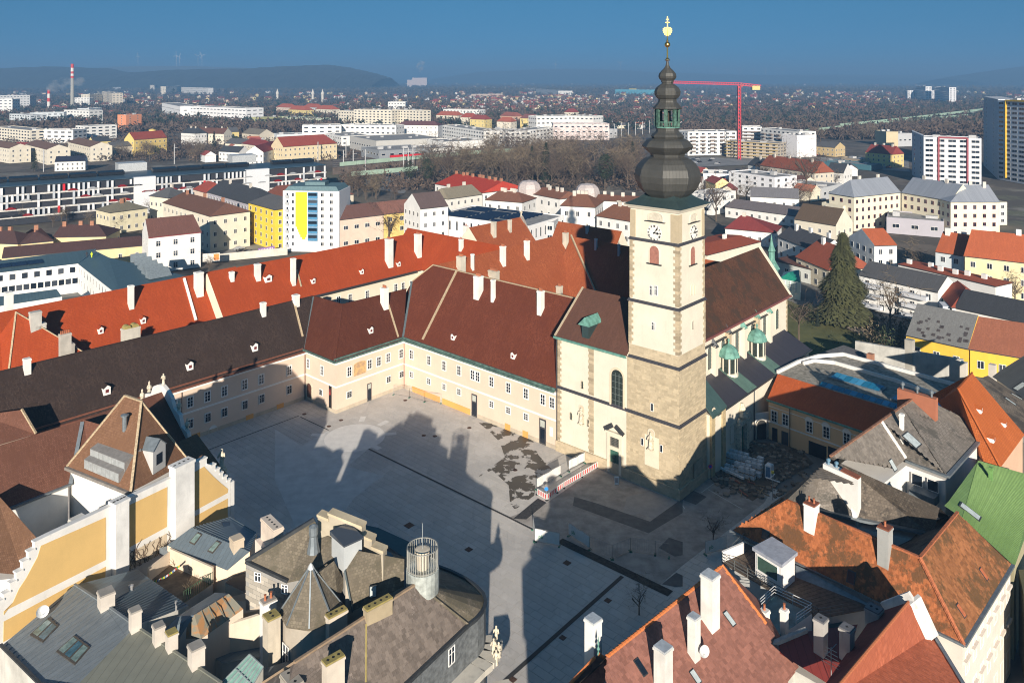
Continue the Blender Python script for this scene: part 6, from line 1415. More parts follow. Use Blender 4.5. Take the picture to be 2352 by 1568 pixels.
# yellow fields between white bands
def fld(pts,k=.04):wall_panel('yellow_field',[walls_ts('B1',x,y)for x,y in pts],-k,.1,YEL)
fld([(25,1100),(90,1010),(130,920),(180,845),(215,780),(258,700),(280,625),(725,430),(725,722),(25,1075)]);fld([(25,1145),(725,768),(720,900),(22,1285)])
fld([(870,355),(1148,222),(1145,495),(870,645)]);fld([(1318,130),(1400,82),(1465,150),(1515,195),(1565,235),(1563,262),(1318,395)]);fld([(1318,435),(1563,300),(1563,440),(1318,560)])
wall_panel('climber_field',[walls_ts('B1',x,y)for x,y in((870,685),(1145,540),(1145,660),(870,800))],-.03,.1,plaster((.70,.58,.42),.35))
m=MB();rnd=random.Random(9)
for k in range(26):
    p=wp('B1',rnd.uniform(880,1130),0,-.07);t0,z0=walls_ts('B1',rnd.uniform(880,1130),730);q=onw(t0,7.4,-.07)
    for s in range(5):
        q2=q+W*rnd.uniform(-.7,.7)+Z*rnd.uniform(.2,.7);m.bar(q,q2,.02);q=q2
m.build('bare_climber',plain('vine_stem',(.12,.08,.05),.9),bh,kind='stuff')
# capping of the fire wall
m=MB()
for(t0,z0),(t1,z1)in zip(fixed,fixed[1:]):
    if abs(t1-t0)>.25:m.bar(onw(t0-.06,z0+.06,.25),onw(t1+.06,z1+.06,.25),.36,r2=.1)
m.build('wall_capping',plaster((.78,.76,.72),.2),bh)
for x0,x1,xt,yt,yb in((762,868,815,300,845),(1172,1315,1240,45,625)):
    t0,zt=walls_ts('B1',x0+4,yt+40);t1,_=walls_ts('B1',x1,yt);m=MB();a=onw(t0,0,-.75);b=onw(t1,0,-.75)
    _,ztop=walls_ts('B1',(x0+x1)/2,yt+6);q=[onw(t0,0,-.9),onw(t1-.2,0,-.9),onw(t1-.2,0,.45),onw(t0,0,.45)]
    m.hexa(q,[p+Z*(ztop-.3)for p in q]);q2=[onw(t0-.1,ztop-.3,-1.0),onw(t1-.1,ztop-.3,-1.0),onw(t1-.1,ztop-.3,.55),onw(t0-.1,ztop-.3,.55)];m.hexa(q2,[p+Z*.35 for p in q2])
    ch=m.build('fire_wall_chimney',plaster((.78,.77,.74),.3),bh);L_=t1-t0
    for k in range(4):m=MB();m.box(onw(t0+L_*(k+.5)/4.4,ztop+.05,-.2),.16,.12,.012,(W,WN));m.build('flue_opening',plain('soot',(.01,.01,.01),1),ch,origin=ORG[bh.name])
# pyramid roof
pa,pb_=at_z('L1',1050,95,24.2),at_z('L1',1190,143,24.2);k0,k1,k2=PZ('L1',(562,690,16.2),(1100,905,16.2),(1590,640,15.5));k3=k0+W*11
BF=[[k0,k1,pb_,pa],[k1,k2,pb_]]
roofs(bh,BF+[[k2,k3+W*2,pa,pb_],[k3,k0,pa]],BRT,'tower_roof');line(bh,'hip_tiles',[k1,pb_,pa,k0],.3,.2,COPING);line(bh,'hip_tiles',[pb_,k2],.25,.2,COPING)
m=MB();m.bar(k0-W*.15-Z*.1,k1-W*.15-Z*.1,.18);m.build('gutter',plain('grey_gutter',(.22,.2,.18),.6),bh)
# body of the house
body(bh,[k0+W*.4,k1+W*.4,onw(0,0)+Z*12,onw(0,0,30)+Z*12,k0+WN*12+W*8],0,WW2,11.6);m=MB();m.prism([k0+W*.35,k1+W*.35,k2-W*.5+WN*.3,k3],0,0,0);m.build('wall',WW2,bh)
for x,y,w in((655,1020,1.5),(808,1080,1.2)):win_at(bh,'L1',x,y,(k0+W*.33,W),w,1.6,'cross',-WN)
# roof towards the square and the baroque gable
def fac(t,z):return O0+Vector((-.742,.67,0))*t+Z*z
rt=fac(21.6,18.6);FD=Vector((-.742,.67,0));back=rt-W*14
roofs(bh,[[fac(10.5,11.8),rt-Z*.4,back,fac(10.5,11.8)-W*14],[rt-Z*.4,fac(33,11.8),fac(33,11.8)-W*14,back]],BRT_D,'square_roof');roofs(bh,[[fac(.5,11.8),fac(10.5,15.0),fac(10.5,15.0)-W*9,fac(.5,11.8)-W*9]],BRT,'side_roof')
gl=[(0,0),(0,11.6),(9.5,11.6),(10.2,12.6),(12.5,12.9),(13,14.4),(15,14.8),(15.6,16.3),(17.6,16.8),(18.4,18.2),(20,18.9),(21.6,19.3),(23.2,18.9),(24.8,18.2),(25.6,16.8),(27.6,16.3),(28.2,14.8),(30.2,14.4),(30.7,12.9),(33,12.6),(33.6,11.6),(34,0)]
f=[fac(t,z)+W*.3 for t,z in gl];b=[p-W*.6 for p in f];n=len(f);m=MB();m.mesh(f+b,[tuple(range(n))[::-1],tuple(range(n,2*n))]+[(i,(i+1)%n,n+(i+1)%n,n+i)for i in range(n)]);m.build('baroque_gable',WW2,bh)
for t,z in((10.8,12.9),(13.5,14.8),(16.2,16.8),(26.8,16.8),(29.5,14.8)):m=MB();m.lathe(fac(t,z),[(.35,0),(.2,.2),(.4,.55),(.35,.9),(.12,1.1),(.16,1.4),(.02,1.7)],8);m.build('gable_urn',SAND,bh)
statue(fac(21.6,19.3),1.7,bh,SAND);m=MB();m.box(fac(3.0,11.6),.5,.5,1.0,(FD,W));m.build('pedestal',SAND,bh);statue(fac(3.0,12.6),2.6,bh,SAND,name='balustrade_statue')
for k in range(6):facade_windows(bh,fac(33,0)+W*.31,fac(1,0)+W*.31,1,11.4,2,9,1.0,2.0,'surround',lod='near')if k==0 else None
# left range with its courtyard side
lr0,lr1,lr2=PZ('L1',(-260,590,20),(700,293,20),(880,345,19.6));le0,le1=PZ('L1',(-220,1165,14.2),(590,845,14.2));le0.z=le1.z=14.2
LRF=[[le0,le1,lr1,lr0]];roofs(bh,LRF+[[lr1,le1,k0+W*3,lr2],[lr0,lr1,lr1+WN*7-Z*6,lr0+WN*7-Z*6]],BRT_D,'range_roof');body(bh,[le0,le1,lr1+WN*4,lr0+WN*4],0,WW2,14);line(bh,'flashing',[hit(LRF,'L1',692,315)[0]or lr1,hit(LRF,'L1',600,800)[0]or le1],.5,.12,FLASH);line(bh,'gutter',[le0,le1],.4,.2,FLASH)
dl=(le1-le0);dl.z=0;dl.normalize();PLC=(le0+Vector((-dl.y,dl.x,0))*.05,Vector((-dl.y,dl.x,0)))
for x,y in((325,1170),(510,1075)):win_at(bh,'L1',x,y,PLC,1.5,2.9,'cross',dl)
rl0,rl1,rl2,rl3=PZ('L1',(-40,900,17.5),(330,1310,14.5),(200,1600,12.6),(-400,1550,14));roofs(bh,[[rl0,rl3,rl2,rl1],[rl0,rl1,PZ('L1',(120,1075,14))[0],PZ('L1',(-80,1000,14))[0]]],BRT,'near_roof');rt0,rt1,rt2,rt3=PZ('L1',(-160,255,15.5),(182,210,15.5),(303,415,12),(-200,560,12));o=thing('street_end_house','small dark brown roof between the long wing and the stepped gable house','house',rt3-Z*12);roofs(o,[[rt0,rt3,rt2,rt1]],BRT_D);body(o,[rt0,rt3,rt2,rt1],0,PINK,11.8);line(o,'verge_coping',[rt1,rt2],.3,.25,COPING)
body(bh,[rl1,rl2,rl3,rl0],0,WW2,12.3)
# snow-stop vents on the tiles
VENT='vent';m=MB();m.mesh([(-.16,0,0),(.16,0,0),(0,.0,.3),(0,.55,.02)],[(0,1,2),(1,3,2),(3,0,2)]);_shared[VENT]=mesh_of(m,'roof_vent',[DARKMETAL])
for x,y in((1062,155),(1105,168),(1150,183),(898,358),(1140,448)):
    p,n_=hit(BF,'L1',x,y)
    if p:inst('roof_vent',_shared[VENT],bh,p,-WN)
for x,y in((1227,258),(1228,435),(1316,402)):
    p,n_=hit(BF,'L1',x,y)
    if p:inst('roof_vent',_shared[VENT],bh,p,W)
for x,y in((15,568),(120,530),(222,493),(323,460),(424,425),(520,392),(616,360)):
    p,n_=hit(LRF,'L1',x,y)
    if p:inst('roof_vent',_shared[VENT],bh,p,dl)
# louvred roof monitors and dormer on the pyramid
for(x0,y0,x1,y1)in((765,600,1055,735),(715,690,1005,830)):
    a,_=hit(BF,'L1',x0,y0);b,_=hit(BF,'L1',x1,y1)
    if a and b:
        d_=(b-a);d_.z=0;d_.normalize();n_=Vector((d_.y,-d_.x,0));b.z=a.z=(a.z+b.z)/2;L_=(b-a).length;k_=8;mo=MB();q=[a+n_*.1,b+n_*.1,b-n_*2.2,a-n_*2.2];mo.hexa(q,[q[0]+Z*1.15,q[1]+Z*1.15,q[2]+Z*1.9,q[3]+Z*1.9]);mm=mo.build('roof_monitor',plain('monitor_grey',(.20,.19,.18),.6),bh)
        for i in range(k_):u0_=a+d_*(L_*i/k_+.03)+n_*.12;u1_=a+d_*(L_*(i+1)/k_-.03)+n_*.12;m=MB();m.hexa([u0_,u1_,u1_-n_*.05,u0_-n_*.05],[p+Z*1.1 for p in(u0_,u1_,u1_-n_*.05,u0_-n_*.05)]);m.build('monitor_panel',plain('monitor_panel',(.42,.44,.44),.5,.3),mm,origin=ORG[bh.name])
dormer_at(bh,BF,'L1',1335,720,2.2,3.0,wall=plaster((.45,.45,.44),.2),roof=FLASH,dark=GLASS,sub='dormer_window')
p,_=hit(BF,'L1',1050,370);p=p or pa;m=MB();m.lathe(p-Z*.3,[(.3,0),(.3,1.9),(.5,2.0),(.5,2.15),(.05,2.3)],10);m.build('roof_cowl',FLASH,bh)
p=wp('B1',535,480,1.5);chimney(bh,Vector((p.x,p.y,13.5)),1.5,1.2,2.6,(W,WN),plaster((.72,.69,.62),.3),flue=True)
# --- low sheet-metal roofs in front of the fire wall
mr=thing('sheet_roof_house','low grey sheet-metal roofed house with skylights and satellite dish below the yellow wall','house',at_z('C1',700,700,0))
SG=metal((.22,.25,.27),.5,.62,.3,.35);SG2=metal((.20,.205,.17),.6,.9,.2,.3);SG3=metal((.15,.19,.22),.5,.6,.3,.3);SG4=metal((.12,.16,.19),.5,.6,.3,.3)
def mt(*pts):return PZ('C1',*pts)
A0,A1,A2,A3,A4=mt((5,915,8.0),(650,380,9.4),(920,555,9.6),(1180,740,9.8),(620,1300,6.6));A5=mt((250,1300,6.0))[0]if False else at_z('C1',350,1260,6.6)

def on_plane3(a,b,c_,cc,x,y):return at_plane(cc,x,y,a,(b-a).cross(c_-a).normalized())
A5=on_plane3(A0,A1,A3,'C1',350,1260);A4=on_plane3(A0,A1,A3,'C1',620,1300);A2=on_plane3(A0,A1,A3,'C1',920,555)
S1=[A0,A5,A4,A3,A2,A1];m=MB();m.prism(S1,0,0,1);m.build('roof',[SG,OLDW],mr)
FA=[[A0,A4,A3,A1],[A0,A5,A4]]
G0,G1,G2,G3=A3,at_z('C1',1925,1235,9.0),at_z('C1',2050,1420,8.2),at_z('C1',560,1420,6.2);m=MB();m.prism([A4,G3,G2,G1],0,0,1);m.prism([A4,G1,G0],0,0,1);m.build('green_grey_roof',[SG2,OLDW],mr);FG=[[A4,G3,G2,G1],[A4,G1,G0]]
H0,H1,H2,H3=mt((650,380,9.3),(1190,245,8.8),(1310,330,8.6),(1640,560,8.2));H4=mt((1180,740,8.0))[0];m=MB()
for t_ in([H0,A2,H2,H1],[A2,A3,H3,H2]):m.prism([p+Z*0 for p in t_],0,0,1)
m.build('rear_roof',[SG4,OLDW],mr);FH=[[H0,A2,H2,H1],[A2,A3,H3,H2]]
line(mr,'ridge_roll',[A1,A2,A3],.25,.15,SG);line(mr,'ridge_roll',[A3,G1],.25,.15,SG2);line(mr,'gutter',[A0+Z*.1,A5+Z*.1,A4+Z*.1],.3,.2,DARKMETAL)
m=MB()
for i in range(14): # standing seams
    a=A1.lerp(A3,(i+.5)/14);b=A0.lerp(A4,(i+.5)/14);m.bar(a+Z*.03,b+Z*.03,.025)
m.build('standing_seams',SG,mr,kind='stuff');m=MB()
for i in range(16):
    a=A2.lerp(A3,i/16)+Z*.03;b=H2.lerp(H3,i/16)+Z*.03;m.bar(a,b,.03)
m.build('standing_seams',SG4,mr,kind='stuff')
for x0,x1,yt,yb,cp in((792,930,455,600,None),(1080,1182,605,790,None),(1285,1388,740,905,None),(1398,1502,800,960,plain('lichen_cap',(.30,.24,.08),.9)),(1580,1722,925,1105,None)):
    chim_at(mr,FA+FG+FH,'C1',x0,x1,yt,yb,AXR,mat=plaster((.62,.56,.49),.25),cap=cp or plaster((.38,.35,.31),.3),flue=True,pots=0)
def roof_window(root,faces,pts,k,c='C1'):
    P_=[hit(faces,c,x,y)[0]for x,y in pts]
    if None in P_:print('roof window off',pts);return
    n_=(P_[1]-P_[0]).cross(P_[2]-P_[1]).normalized();n_=n_ if n_.z>0 else-n_
    m=MB();m.hexa(P_ if(P_[1]-P_[0]).cross(P_[2]-P_[1]).z>0 else P_[::-1],[p+n_*.14 for p in(P_ if(P_[1]-P_[0]).cross(P_[2]-P_[1]).z>0 else P_[::-1])]);fr_=m.build('roof_window',plain('bronze_frame',(.07,.06,.05),.5),root)
    for i in range(k):
        a,b=P_[0].lerp(P_[1],(i+.1)/k),P_[0].lerp(P_[1],(i+.9)/k);c_,d_=P_[3].lerp(P_[2],(i+.9)/k),P_[3].lerp(P_[2],(i+.1)/k);q=[a.lerp(d_,.1),b.lerp(c_,.1),b.lerp(c_,.9),a.lerp(d_,.9)]
        m=MB();m.poly([p+n_*.155 for p in q]);m.build('pane',plain('roof_pane',(.16,.22,.20)if i%2==0 else(.06,.12,.15),.08,0,.8,.3),fr_,origin=ORG[root.name])
roof_window(mr,FA,((262,820),(372,885),(510,740),(425,670)),2);roof_window(mr,FA,((490,965),(650,1080),(785,925),(650,825)),3)
p=hit(FA,'C1',368,670)[0]or A1;dish(mr,p+Z*.9,.62,(.55,-.8,.2),(.60,.61,.61))
m=MB()
for x,y in((1130,440),(1148,435),(1533,580)):p=at_z('C1',x,y,8.9);m.lathe(p-Z*.3,[(.11,0),(.11,.8),(.17,.85),(.17,1.05),(.03,1.1)],8)
m.build('vent_pipes',plain('steel_flue',(.5,.5,.5),.4,.6),mr,kind='stuff')
# rusty hipped roof and courtyard walls in the middle
ry=thing('rusty_roof_house','courtyard wing with rust-stained hipped metal roof and tan walls','house',at_z('C1',1900,800,0))
R_=mt((1560,845,8.0),(1690,640,10.6),(1990,455,10.6),(2115,590,9.6),(1750,850,8.2));m=MB();
rust,nt,bs=new_mat('rusted_sheet');link(nt,mix(nt,ramp(nt,noise(nt,coords(nt),.9,8,.7),[(.44,0),(.54,1)]),(.19,.18,.14),(.33,.17,.07)),bs.inputs['Base Color']);bs.inputs['Roughness'].default_value=.7
m.prism([R_[0],R_[4],R_[3],R_[2],R_[1]],0,0,1);m.build('roof',[rust,plaster((.60,.50,.40),.15)],ry);q=mt((1380,830,8.0),(1540,655,9.6),(1870,445,9.6),(1985,455,10.4),(1690,640,10.4),(1560,845,8.2));m=MB();m.prism(q,0,0,1);m.build('side_roof',[SG3,OLDW],ry)
m=MB()
for i in range(1,5):m.bar(R_[1].lerp(R_[2],i/5)+Z*.04,R_[4].lerp(R_[3],i/5)+Z*.04,.04)
m.build('standing_seams',SG2,ry,kind='stuff')
m=MB();a=mt((1930,745,8.4),(2115,600,9.3),(2115,700,8.8),(2260,640,9.0));m.hexa([Vector((p.x,p.y,0))for p in(a[0],a[3],a[3]+WN*.4,a[0]+WN*.4)],[a[0],a[3],a[3]+WN*.4,a[0]+WN*.4]);m.build('courtyard_wall',plaster((.62,.54,.43),.2),ry)
cyf=MB();cyf.prism(PZ('C1',(1720,900,5.5),(1930,1060,5.5),(2260,1000,5.5),(2280,780,5.5),(1930,760,5.5)),0,0,1);cyf.build('lower_roof',[SG4,OLDW],ry)
gr2=mt((1925,1235,8.4),(2170,985,9.6),(2290,1095,9.6),(2100,1420,8.2));m=MB();m.prism(gr2,0,0,1);gho=thing('glass_roof','greenish glass courtyard roof with metal bars','glass roof',at_z('C1',2100,1200,0));m.build('glazing',[plain('green_roof_glass',(.22,.38,.32),.15),OLDW],gho)
m=MB()
for i in range(7):m.bar(gr2[0].lerp(gr2[3],i/6)+Z*.04,gr2[1].lerp(gr2[2],i/6)+Z*.04,.05)
for k in(0,.5,1):m.bar(gr2[0].lerp(gr2[1],k)+Z*.05,gr2[3].lerp(gr2[2],k)+Z*.05,.05)
m.build('glazing_bars',plain('bar_grey',(.25,.3,.3),.5),gho)
# roof garden with railing, plants and prayer flags
rg=thing('roof_garden','sunken brown roof garden with green railing and planters','terrace',at_z('C1',1550,380,0));q=mt((1290,350,7.0),(1480,200,7.0),(1850,370,7.0),(1600,540,7.0));m=MB();m.prism(q,0,0,1);m.build('deck',[plain('brown_pavers',(.15,.11,.07),.9,var=.3,scale=1.5),OLDW],rg)
for i,(a,b,h_)in enumerate(((q[0],q[1],1.6),(q[1],q[2],2.0))):m=MB();m.bar(a+Z*h_/2,b+Z*h_/2,.12,r2=h_/2);m.build('garden_wall',plaster((.72,.60,.46),.2),rg)
railing(rg,[q[2]+Z*.1,q[3]+Z*.1],1.3,.3,plain('green_rail',(.05,.10,.05),.6),(1,.1));m=MB();a,b=mt((1300,355,8.4),(1560,205,9.0));fl_=thing('prayer_flags','string of small coloured prayer flags across the roof garden','flags',a);
FLC=[plain('flag_'+n,c,.8,var=0)for n,c in(('blue',(.05,.15,.4)),('white',(.6,.6,.6)),('red',(.5,.06,.05)),('green',(.07,.3,.1)),('yellow',(.6,.5,.05)))]
for i in range(20):p=a.lerp(b,(i+.5)/20)-Z*(.35*math.sin(math.pi*(i+.5)/20));m=MB();d_=(b-a).normalized();m.hexa([p-d_*.12-Z*.25,p+d_*.12-Z*.25,p+d_*.12+W*.01-Z*.25,p-d_*.12+W*.01-Z*.25],[p-d_*.12,p+d_*.12,p+d_*.12+W*.01,p-d_*.12+W*.01]);m.build('flag',FLC[i%5],fl_)
def twigs(parent,p,r,h,n,mat,name='bush',seed=1,th=.02):
    rd=random.Random(seed);m=MB()
    for k in range(n):
        a=rd.uniform(0,6.28);q=Vector(p)+Vector((math.cos(a),math.sin(a),0))*rd.uniform(0,r*.4)
        for s in range(3):q2=q+Vector((rd.uniform(-1,1)*r*.4,rd.uniform(-1,1)*r*.4,rd.uniform(.15,.5)*h*.7));m.bar(q,q2,th*(1-s*.25));q=q2
    return m.build(name,mat,parent)
for i,(x,y)in enumerate(((1600,230),(1680,270),(1530,215),(1640,440),(1400,110))):twigs(rg,at_z('C1',x,y,7.0),.8,1.3,30,plain('dry_plant',(.10,.075,.045),.95),'planter_bush',i)
# flat wing with skylights behind it, towards the square
sk=thing('skylight_wing','grey seamed metal roof with two long skylights beside the yellow wall','house',at_z('B1',1400,600,0));q=PZ('B1',(1150,625,9.0),(1320,500,10.5),(1715,665,10.0),(1560,795,8.5));m=MB();m.prism(q,0,0,1);q2=PZ('B1',(1325,498,10.4),(1575,428,9.5),(1765,540,9.0),(1715,665,9.9));m.prism(q2,0,0,1);m.build('roof',[SG3,plaster((.78,.62,.46),.1)],sk)
FS=[q,q2];roof_window(sk,FS,((1300,605),(1335,622),(1390,550),(1360,535)),1,'B1');roof_window(sk,FS,((1425,665),(1460,680),(1522,605),(1490,592)),1,'B1');chim_at(sk,FS,'B1',1543,1638,580,660,AXR,mat=plaster((.60,.50,.38),.3),flue=True);skylight(sk,FS,'B1',1555,492,1.6,.9,GLASS)
m=MB()
for i in range(13):m.bar(q[0].lerp(q[3],i/12)+Z*.03,q[1].lerp(q[2],i/12)+Z*.03,.025)
for i in range(12):m.bar(q2[0].lerp(q2[1],i/11)+Z*.03,q2[3].lerp(q2[2],i/11)+Z*.03,.025)
m.build('standing_seams',SG3,sk,kind='stuff');m=MB();m.prism(PZ('B1',(1095,640,8.4),(1200,615,8.8),(1580,780,8.5),(1530,815,7.9)),7.6,0,0);m.build('eaves',SG,sk)
# --- round-cornered building with mossy shingles
rc=thing('round_corner_building','grey shingle-roofed building with rounded corner, turret and caged chimney','building',at_z('L2',1300,800,0));SH=tiles((.19,.155,.13),(.23,.19,.165),.35,moss=(.115,.10,.085),tile=(.3,.28));SHM=tiles((.165,.14,.105),(.20,.17,.125),.5,moss=(.10,.088,.062),tile=(.3,.28));TAN=plaster((.42,.37,.30),.3);DGREY=plain('slate_hung',(.13,.14,.145),.7,var=.3,scale=2)
rA,rB,rC=PZ('L2',(1500,570,18.2),(540,1190,17.8),(200,1410,11.5));eA,eB=PZ('L2',(1910,895,13.4),(1380,1400,13.4));eC=eB+(eB-eA).normalized()*16;rD=rC
arc=PZ('L2',(1650,440,13.4),(1760,480,13.4),(1880,540,13.4),(1965,600,13.4),(2020,660,13.4),(2038,720,13.4),(2025,780,13.4),(1975,845,13.4),(1910,895,13.4));RF=[[rA,rB,eB,eA]]
roofs(rc,[[rA,rB,eB],[rA,eB,eA],[rB,rC,eC],[rB,eC,eB]],SH);RF=[[rA,rB,eB],[rA,eB,eA],[rB,rC,eC],[rB,eC,eB]];roofs(rc,[[rA,b,a]for a,b in zip(arc,arc[1:])]+[[rA,arc[0],at_z('L2',1290,320,17.5)]],SHM,'corner_roof')
line(rc,'hip_cap',[rA,eA],.35,.2,SHM);line(rc,'eaves_gutter',[eC,eA]+arc[::-1][1:],.3,.3,DARKMETAL);line(rc,'ridge_cap',[rA,rB,rC],.25,.18,plain('old_ridge2',(.28,.2,.13),.9));
a=hit(RF,'L2',1102,885)[0];b=hit(RF,'L2',1100,1340)[0]
if a and b:line(rc,'yellow_seam',[a,b],.12,.08,plain('lichen_cap',(.30,.24,.08),.9))
cen=rA;lowring=[eC]+[eA]+arc[::-1][1:]+[at_z('L2',1290,320,13),at_z('L2',700,90,13),at_z('L2',160,405,13)];m=MB();m.prism([Vector((p.x,p.y,13.2))for p in[eA]+arc[::-1][1:]+[at_z('L2',1290,320,13.2),at_z('L2',700,120,13.2),at_z('L2',420,560,13.2),at_z('L2',560,1150,13.2),rC,eC]],0,0,0);m.build('wall',DGREY,rc)
for k,off,z0_,z1_ in((0,.9,9.0,9.6),(1,1.9,4.5,5.2)): # balcony ledges below the eaves
    out=[p+Vector((1,-.4,0)).normalized()*off for p in[eC,eA]+arc[::-1][1:5]];m=MB()
    for a,b in zip(out,out[1:]):m.bar(Vector((a.x,a.y,(z0_+z1_)/2)),Vector((b.x,b.y,(z0_+z1_)/2)),.9,r2=.3)
    m.build('balcony_ledge',plaster((.62,.58,.5),.3),rc)
for k,(x,y,z_)in enumerate(((2120,980,10.5),(2100,1080,10.2),(2140,1110,9.9),(2120,1170,9.6),(1690,1330,10.4))):statue(at_z('L2',x,y+30,z_-.6),1.5,rc,SAND,name='figure')
d_=(eA-eC).normalized();window(rc,at_plane('L2',1770,1190,eA+d_.cross(Z)*0,Vector((-d_.y,d_.x,0))),d_,.8,1.5,'cross')
# caged chimney on the drum
cg=at_y('L2',1520,580,rA.y);c0=Vector((rA.x+.4,rA.y+1.2,16.8));m=MB();m.lathe(c0,[(1.62,0),(1.62,2.2),(1.57,2.25)],20);dr_=m.build('drum',plain('painted_zinc',(.42,.45,.42),.5,.3,.5,.25,1.5),rc,smooth=False)
m=MB();m.lathe(c0+Z*2.2,[(.6,0),(.65,1.6),(.74,1.6),(.74,1.85),(.5,1.9)],16);cc_=m.build('caged_chimney',plaster((.62,.54,.42),.25),dr_,origin=ORG[rc.name])
m=MB()
for k in range(36):a=k*math.pi/18;d2_=Vector((math.cos(a),math.sin(a),0));m.bar(c0+d2_*1.5+Z*2.1,c0+d2_*1.5+Z*4.3,.03)
for z_ in(2.4,4.3):
    for k in range(24):a,b=k*math.pi/12,(k+1)*math.pi/12;m.bar(c0+Vector((math.cos(a),math.sin(a),0))*1.5+Z*z_,c0+Vector((math.cos(b),math.sin(b),0))*1.5+Z*z_,.04)
m.build('cage',plain('cage_grey',(.33,.33,.3),.5,.3),dr_,origin=ORG[rc.name]);m=MB();m.bar(c0+Z*4.1,c0+Z*6.6,.03);m.build('lightning_rod',RAILM,dr_,origin=ORG[rc.name])
tm_=tile_mat((.19,.155,.13),.3);lay_tiles(rc,[rA,eB,eA],tm_,.38,.4,parts=150);lay_tiles(rc,[rB,eB,rA],tm_,.38,.4,parts=150)
# inner mossy roofs
M0,M1,M2,M3,M4=PZ('L2',(160,405,18.0),(695,75,21),(940,330,20.5),(935,470,18.5),(490,560,16.8));m=MB();m.prism([M0,M4,M3,M2,M1],10,0,1);m.build('inner_roof',[SHM,plaster((.30,.29,.27),.3)],rc)
N0,N1,N2,N3=PZ('L2',(940,465,19.5),(1040,310,21.0),(1400,375,18.8),(1400,590,16.8));N4=at_z('L2',1000,780,15.5);m=MB();m.prism([N0,N4,N3,N2,N1],10,0,1);m.build('inner_roof',[SHM,TAN],rc);NF=[[N0,N4,N3,N2,N1]]
m=MB();m.prism(PZ('L2',(500,570,14.5),(940,490,14.5),(1000,800,14),(860,800,14)),0,0,0);m.build('inner_wall',TAN,rc)
line(rc,'flashing',[N0,N4],.6,.15,plain('lead_flashing',(.10,.13,.14),.5,.2));line(rc,'coping',[M0,M1],.3,.35,DARKMETAL);line(rc,'coping',[M0,M4],.3,.3,DARKMETAL)
m=MB();m.prism(PZ('L2',(-40,690,13),(160,640,14.5),(300,650,14.5),(300,760,14),(150,800,13),(-40,790,12)),0,0,0);m.build('curved_wall',plaster((.62,.53,.42),.2),rc)
q_=PZ('L2',(165,700,13),(300,700,13));dq=(q_[1]-q_[0]).normalized();window(rc,at_z('L2',240,880,9.5),dq,1.0,2.6,'cross')
Ca,Cb=at_z('L2',850,388,20.6),at_z('L2',735,478,20.3);roofs(rc,[[Ca,Cb,at_z('L2',880,700,16.4),at_z('L2',940,560,17.2)],[Ca,at_z('L2',640,520,17.6),at_z('L2',520,620,16.4),Cb]],SHM,'link_roof')
for x,y in((255,545),(465,640)):
    dw=(M4-M0).normalized();dw.z=0;window(rc,at_plane('L2',x,y,M0-Vector((-dw.y,dw.x,0))*.03,Vector((-dw.y,dw.x,0))),dw,.6,.8,'cross')
p_=[M0-Z*.45,M4-Z*.45];dw=(M4-M0);Lw=dw.length;dw.normalize();nw_=Vector((dw.y,-dw.x,0)).normalized()
for r_i in range(8):
    for k in range(int(Lw/.9)):
        a=M0+dw*(k*.9+(.4 if r_i%2 else 0))-Z*(.9+r_i*.45)
        m=MB();q=[a+nw_*.03,a+dw*.86+nw_*.03,a+dw*.86,a];m.hexa(q,[x_+Z*.41 for x_ in q]);m.build('ashlar_block',stone_tone('grey_ashlar',(.36,.33,.28),.25),rc)
# turret
tc=at_z('L2',735,480,20.4);tr2=at_z('L2',440,690,13.8);rr=2.6;t0=Vector((tc.x-1.0,tc.y+.8,0));m=MB();m.lathe(t0,[(rr+.3,16.3),(rr+.32,16.5),(.12,20.4)],8,0,.2);m.build('turret_roof',SHM,rc)
for k in range(8):a=.2+k*math.pi/4;d_=Vector((math.cos(a),math.sin(a),0));m=MB();m.bar(t0+d_*(rr+.3)+Z*16.55,t0+d_*.15+Z*20.45,.06);m.build('turret_rib',FLASH,rc)
m=MB();m.lathe(t0+Z*20.3,[(.35,0),(.2,.3),(.05,.5)],8);m.build('turret_cap',plain('zinc_cap',(.6,.62,.62),.4,.4),rc);m=MB();m.lathe(t0,[(rr,0),(rr,16.3)],24);m.build('turret_wall',TAN,rc,smooth=True)
for a in(-2.35,-1.25):d_=Vector((math.cos(a),math.sin(a),0));window(rc,t0+d_*(rr+.03)+Z*12.3,Vector((-d_.y,d_.x,0)),.95,2.0,'cross')
LC=plain('lichen_cap',(.30,.24,.08),.9)
def chp(x,yb,yt,w,d,zb,mat=None,cap=None,pots=0,flue=True,c='L2',axx=AXR,par=None):
    zb=zb+2.5 if 800<x<1000 and yb<1000 else zb;p=at_z(c,x,yb,zb);t=at_y(c,x,yt,p.y+.3);return chimney(par or rc,p,w,d,max(.6,t.z-zb),axx,mat or plaster((.66,.58,.48),.25),pots,sink=3,flue=flue,cap=cap)
AXT=(RS_R,-RS_S)
chp(335,1110,670,1.3,.9,11.5,plaster((.76,.75,.72),.15),plaster((.38,.35,.31),.3),pots=2,flue=False,axx=AXT);chp(362,1240,790,1.2,1.2,12.0,plaster((.60,.53,.42),.3),LC)
chp(870,930,765,1.9,.7,13.0,axx=AXT,cap=LC);chp(1195,825,690,2.7,.7,17.6,plaster((.42,.34,.22),.3),LC,axx=AXT);chp(845,1330,1120,1.7,.8,16.6,cap=LC,axx=AXT);chp(520,1360,1275,2.0,1.1,16.6,plaster((.40,.36,.3),.3))
sc_=[(760,1,14.6),(980,2,15.2),(1140,1,14.6),(1215,1,14.0)]
f0,f1=PZ('L2',(740,190,20.3),(1250,400,19.0));FDn=(f1-f0).normalized();FNn=Vector((-FDn.y,FDn.x,0));L_=(f1-f0).length
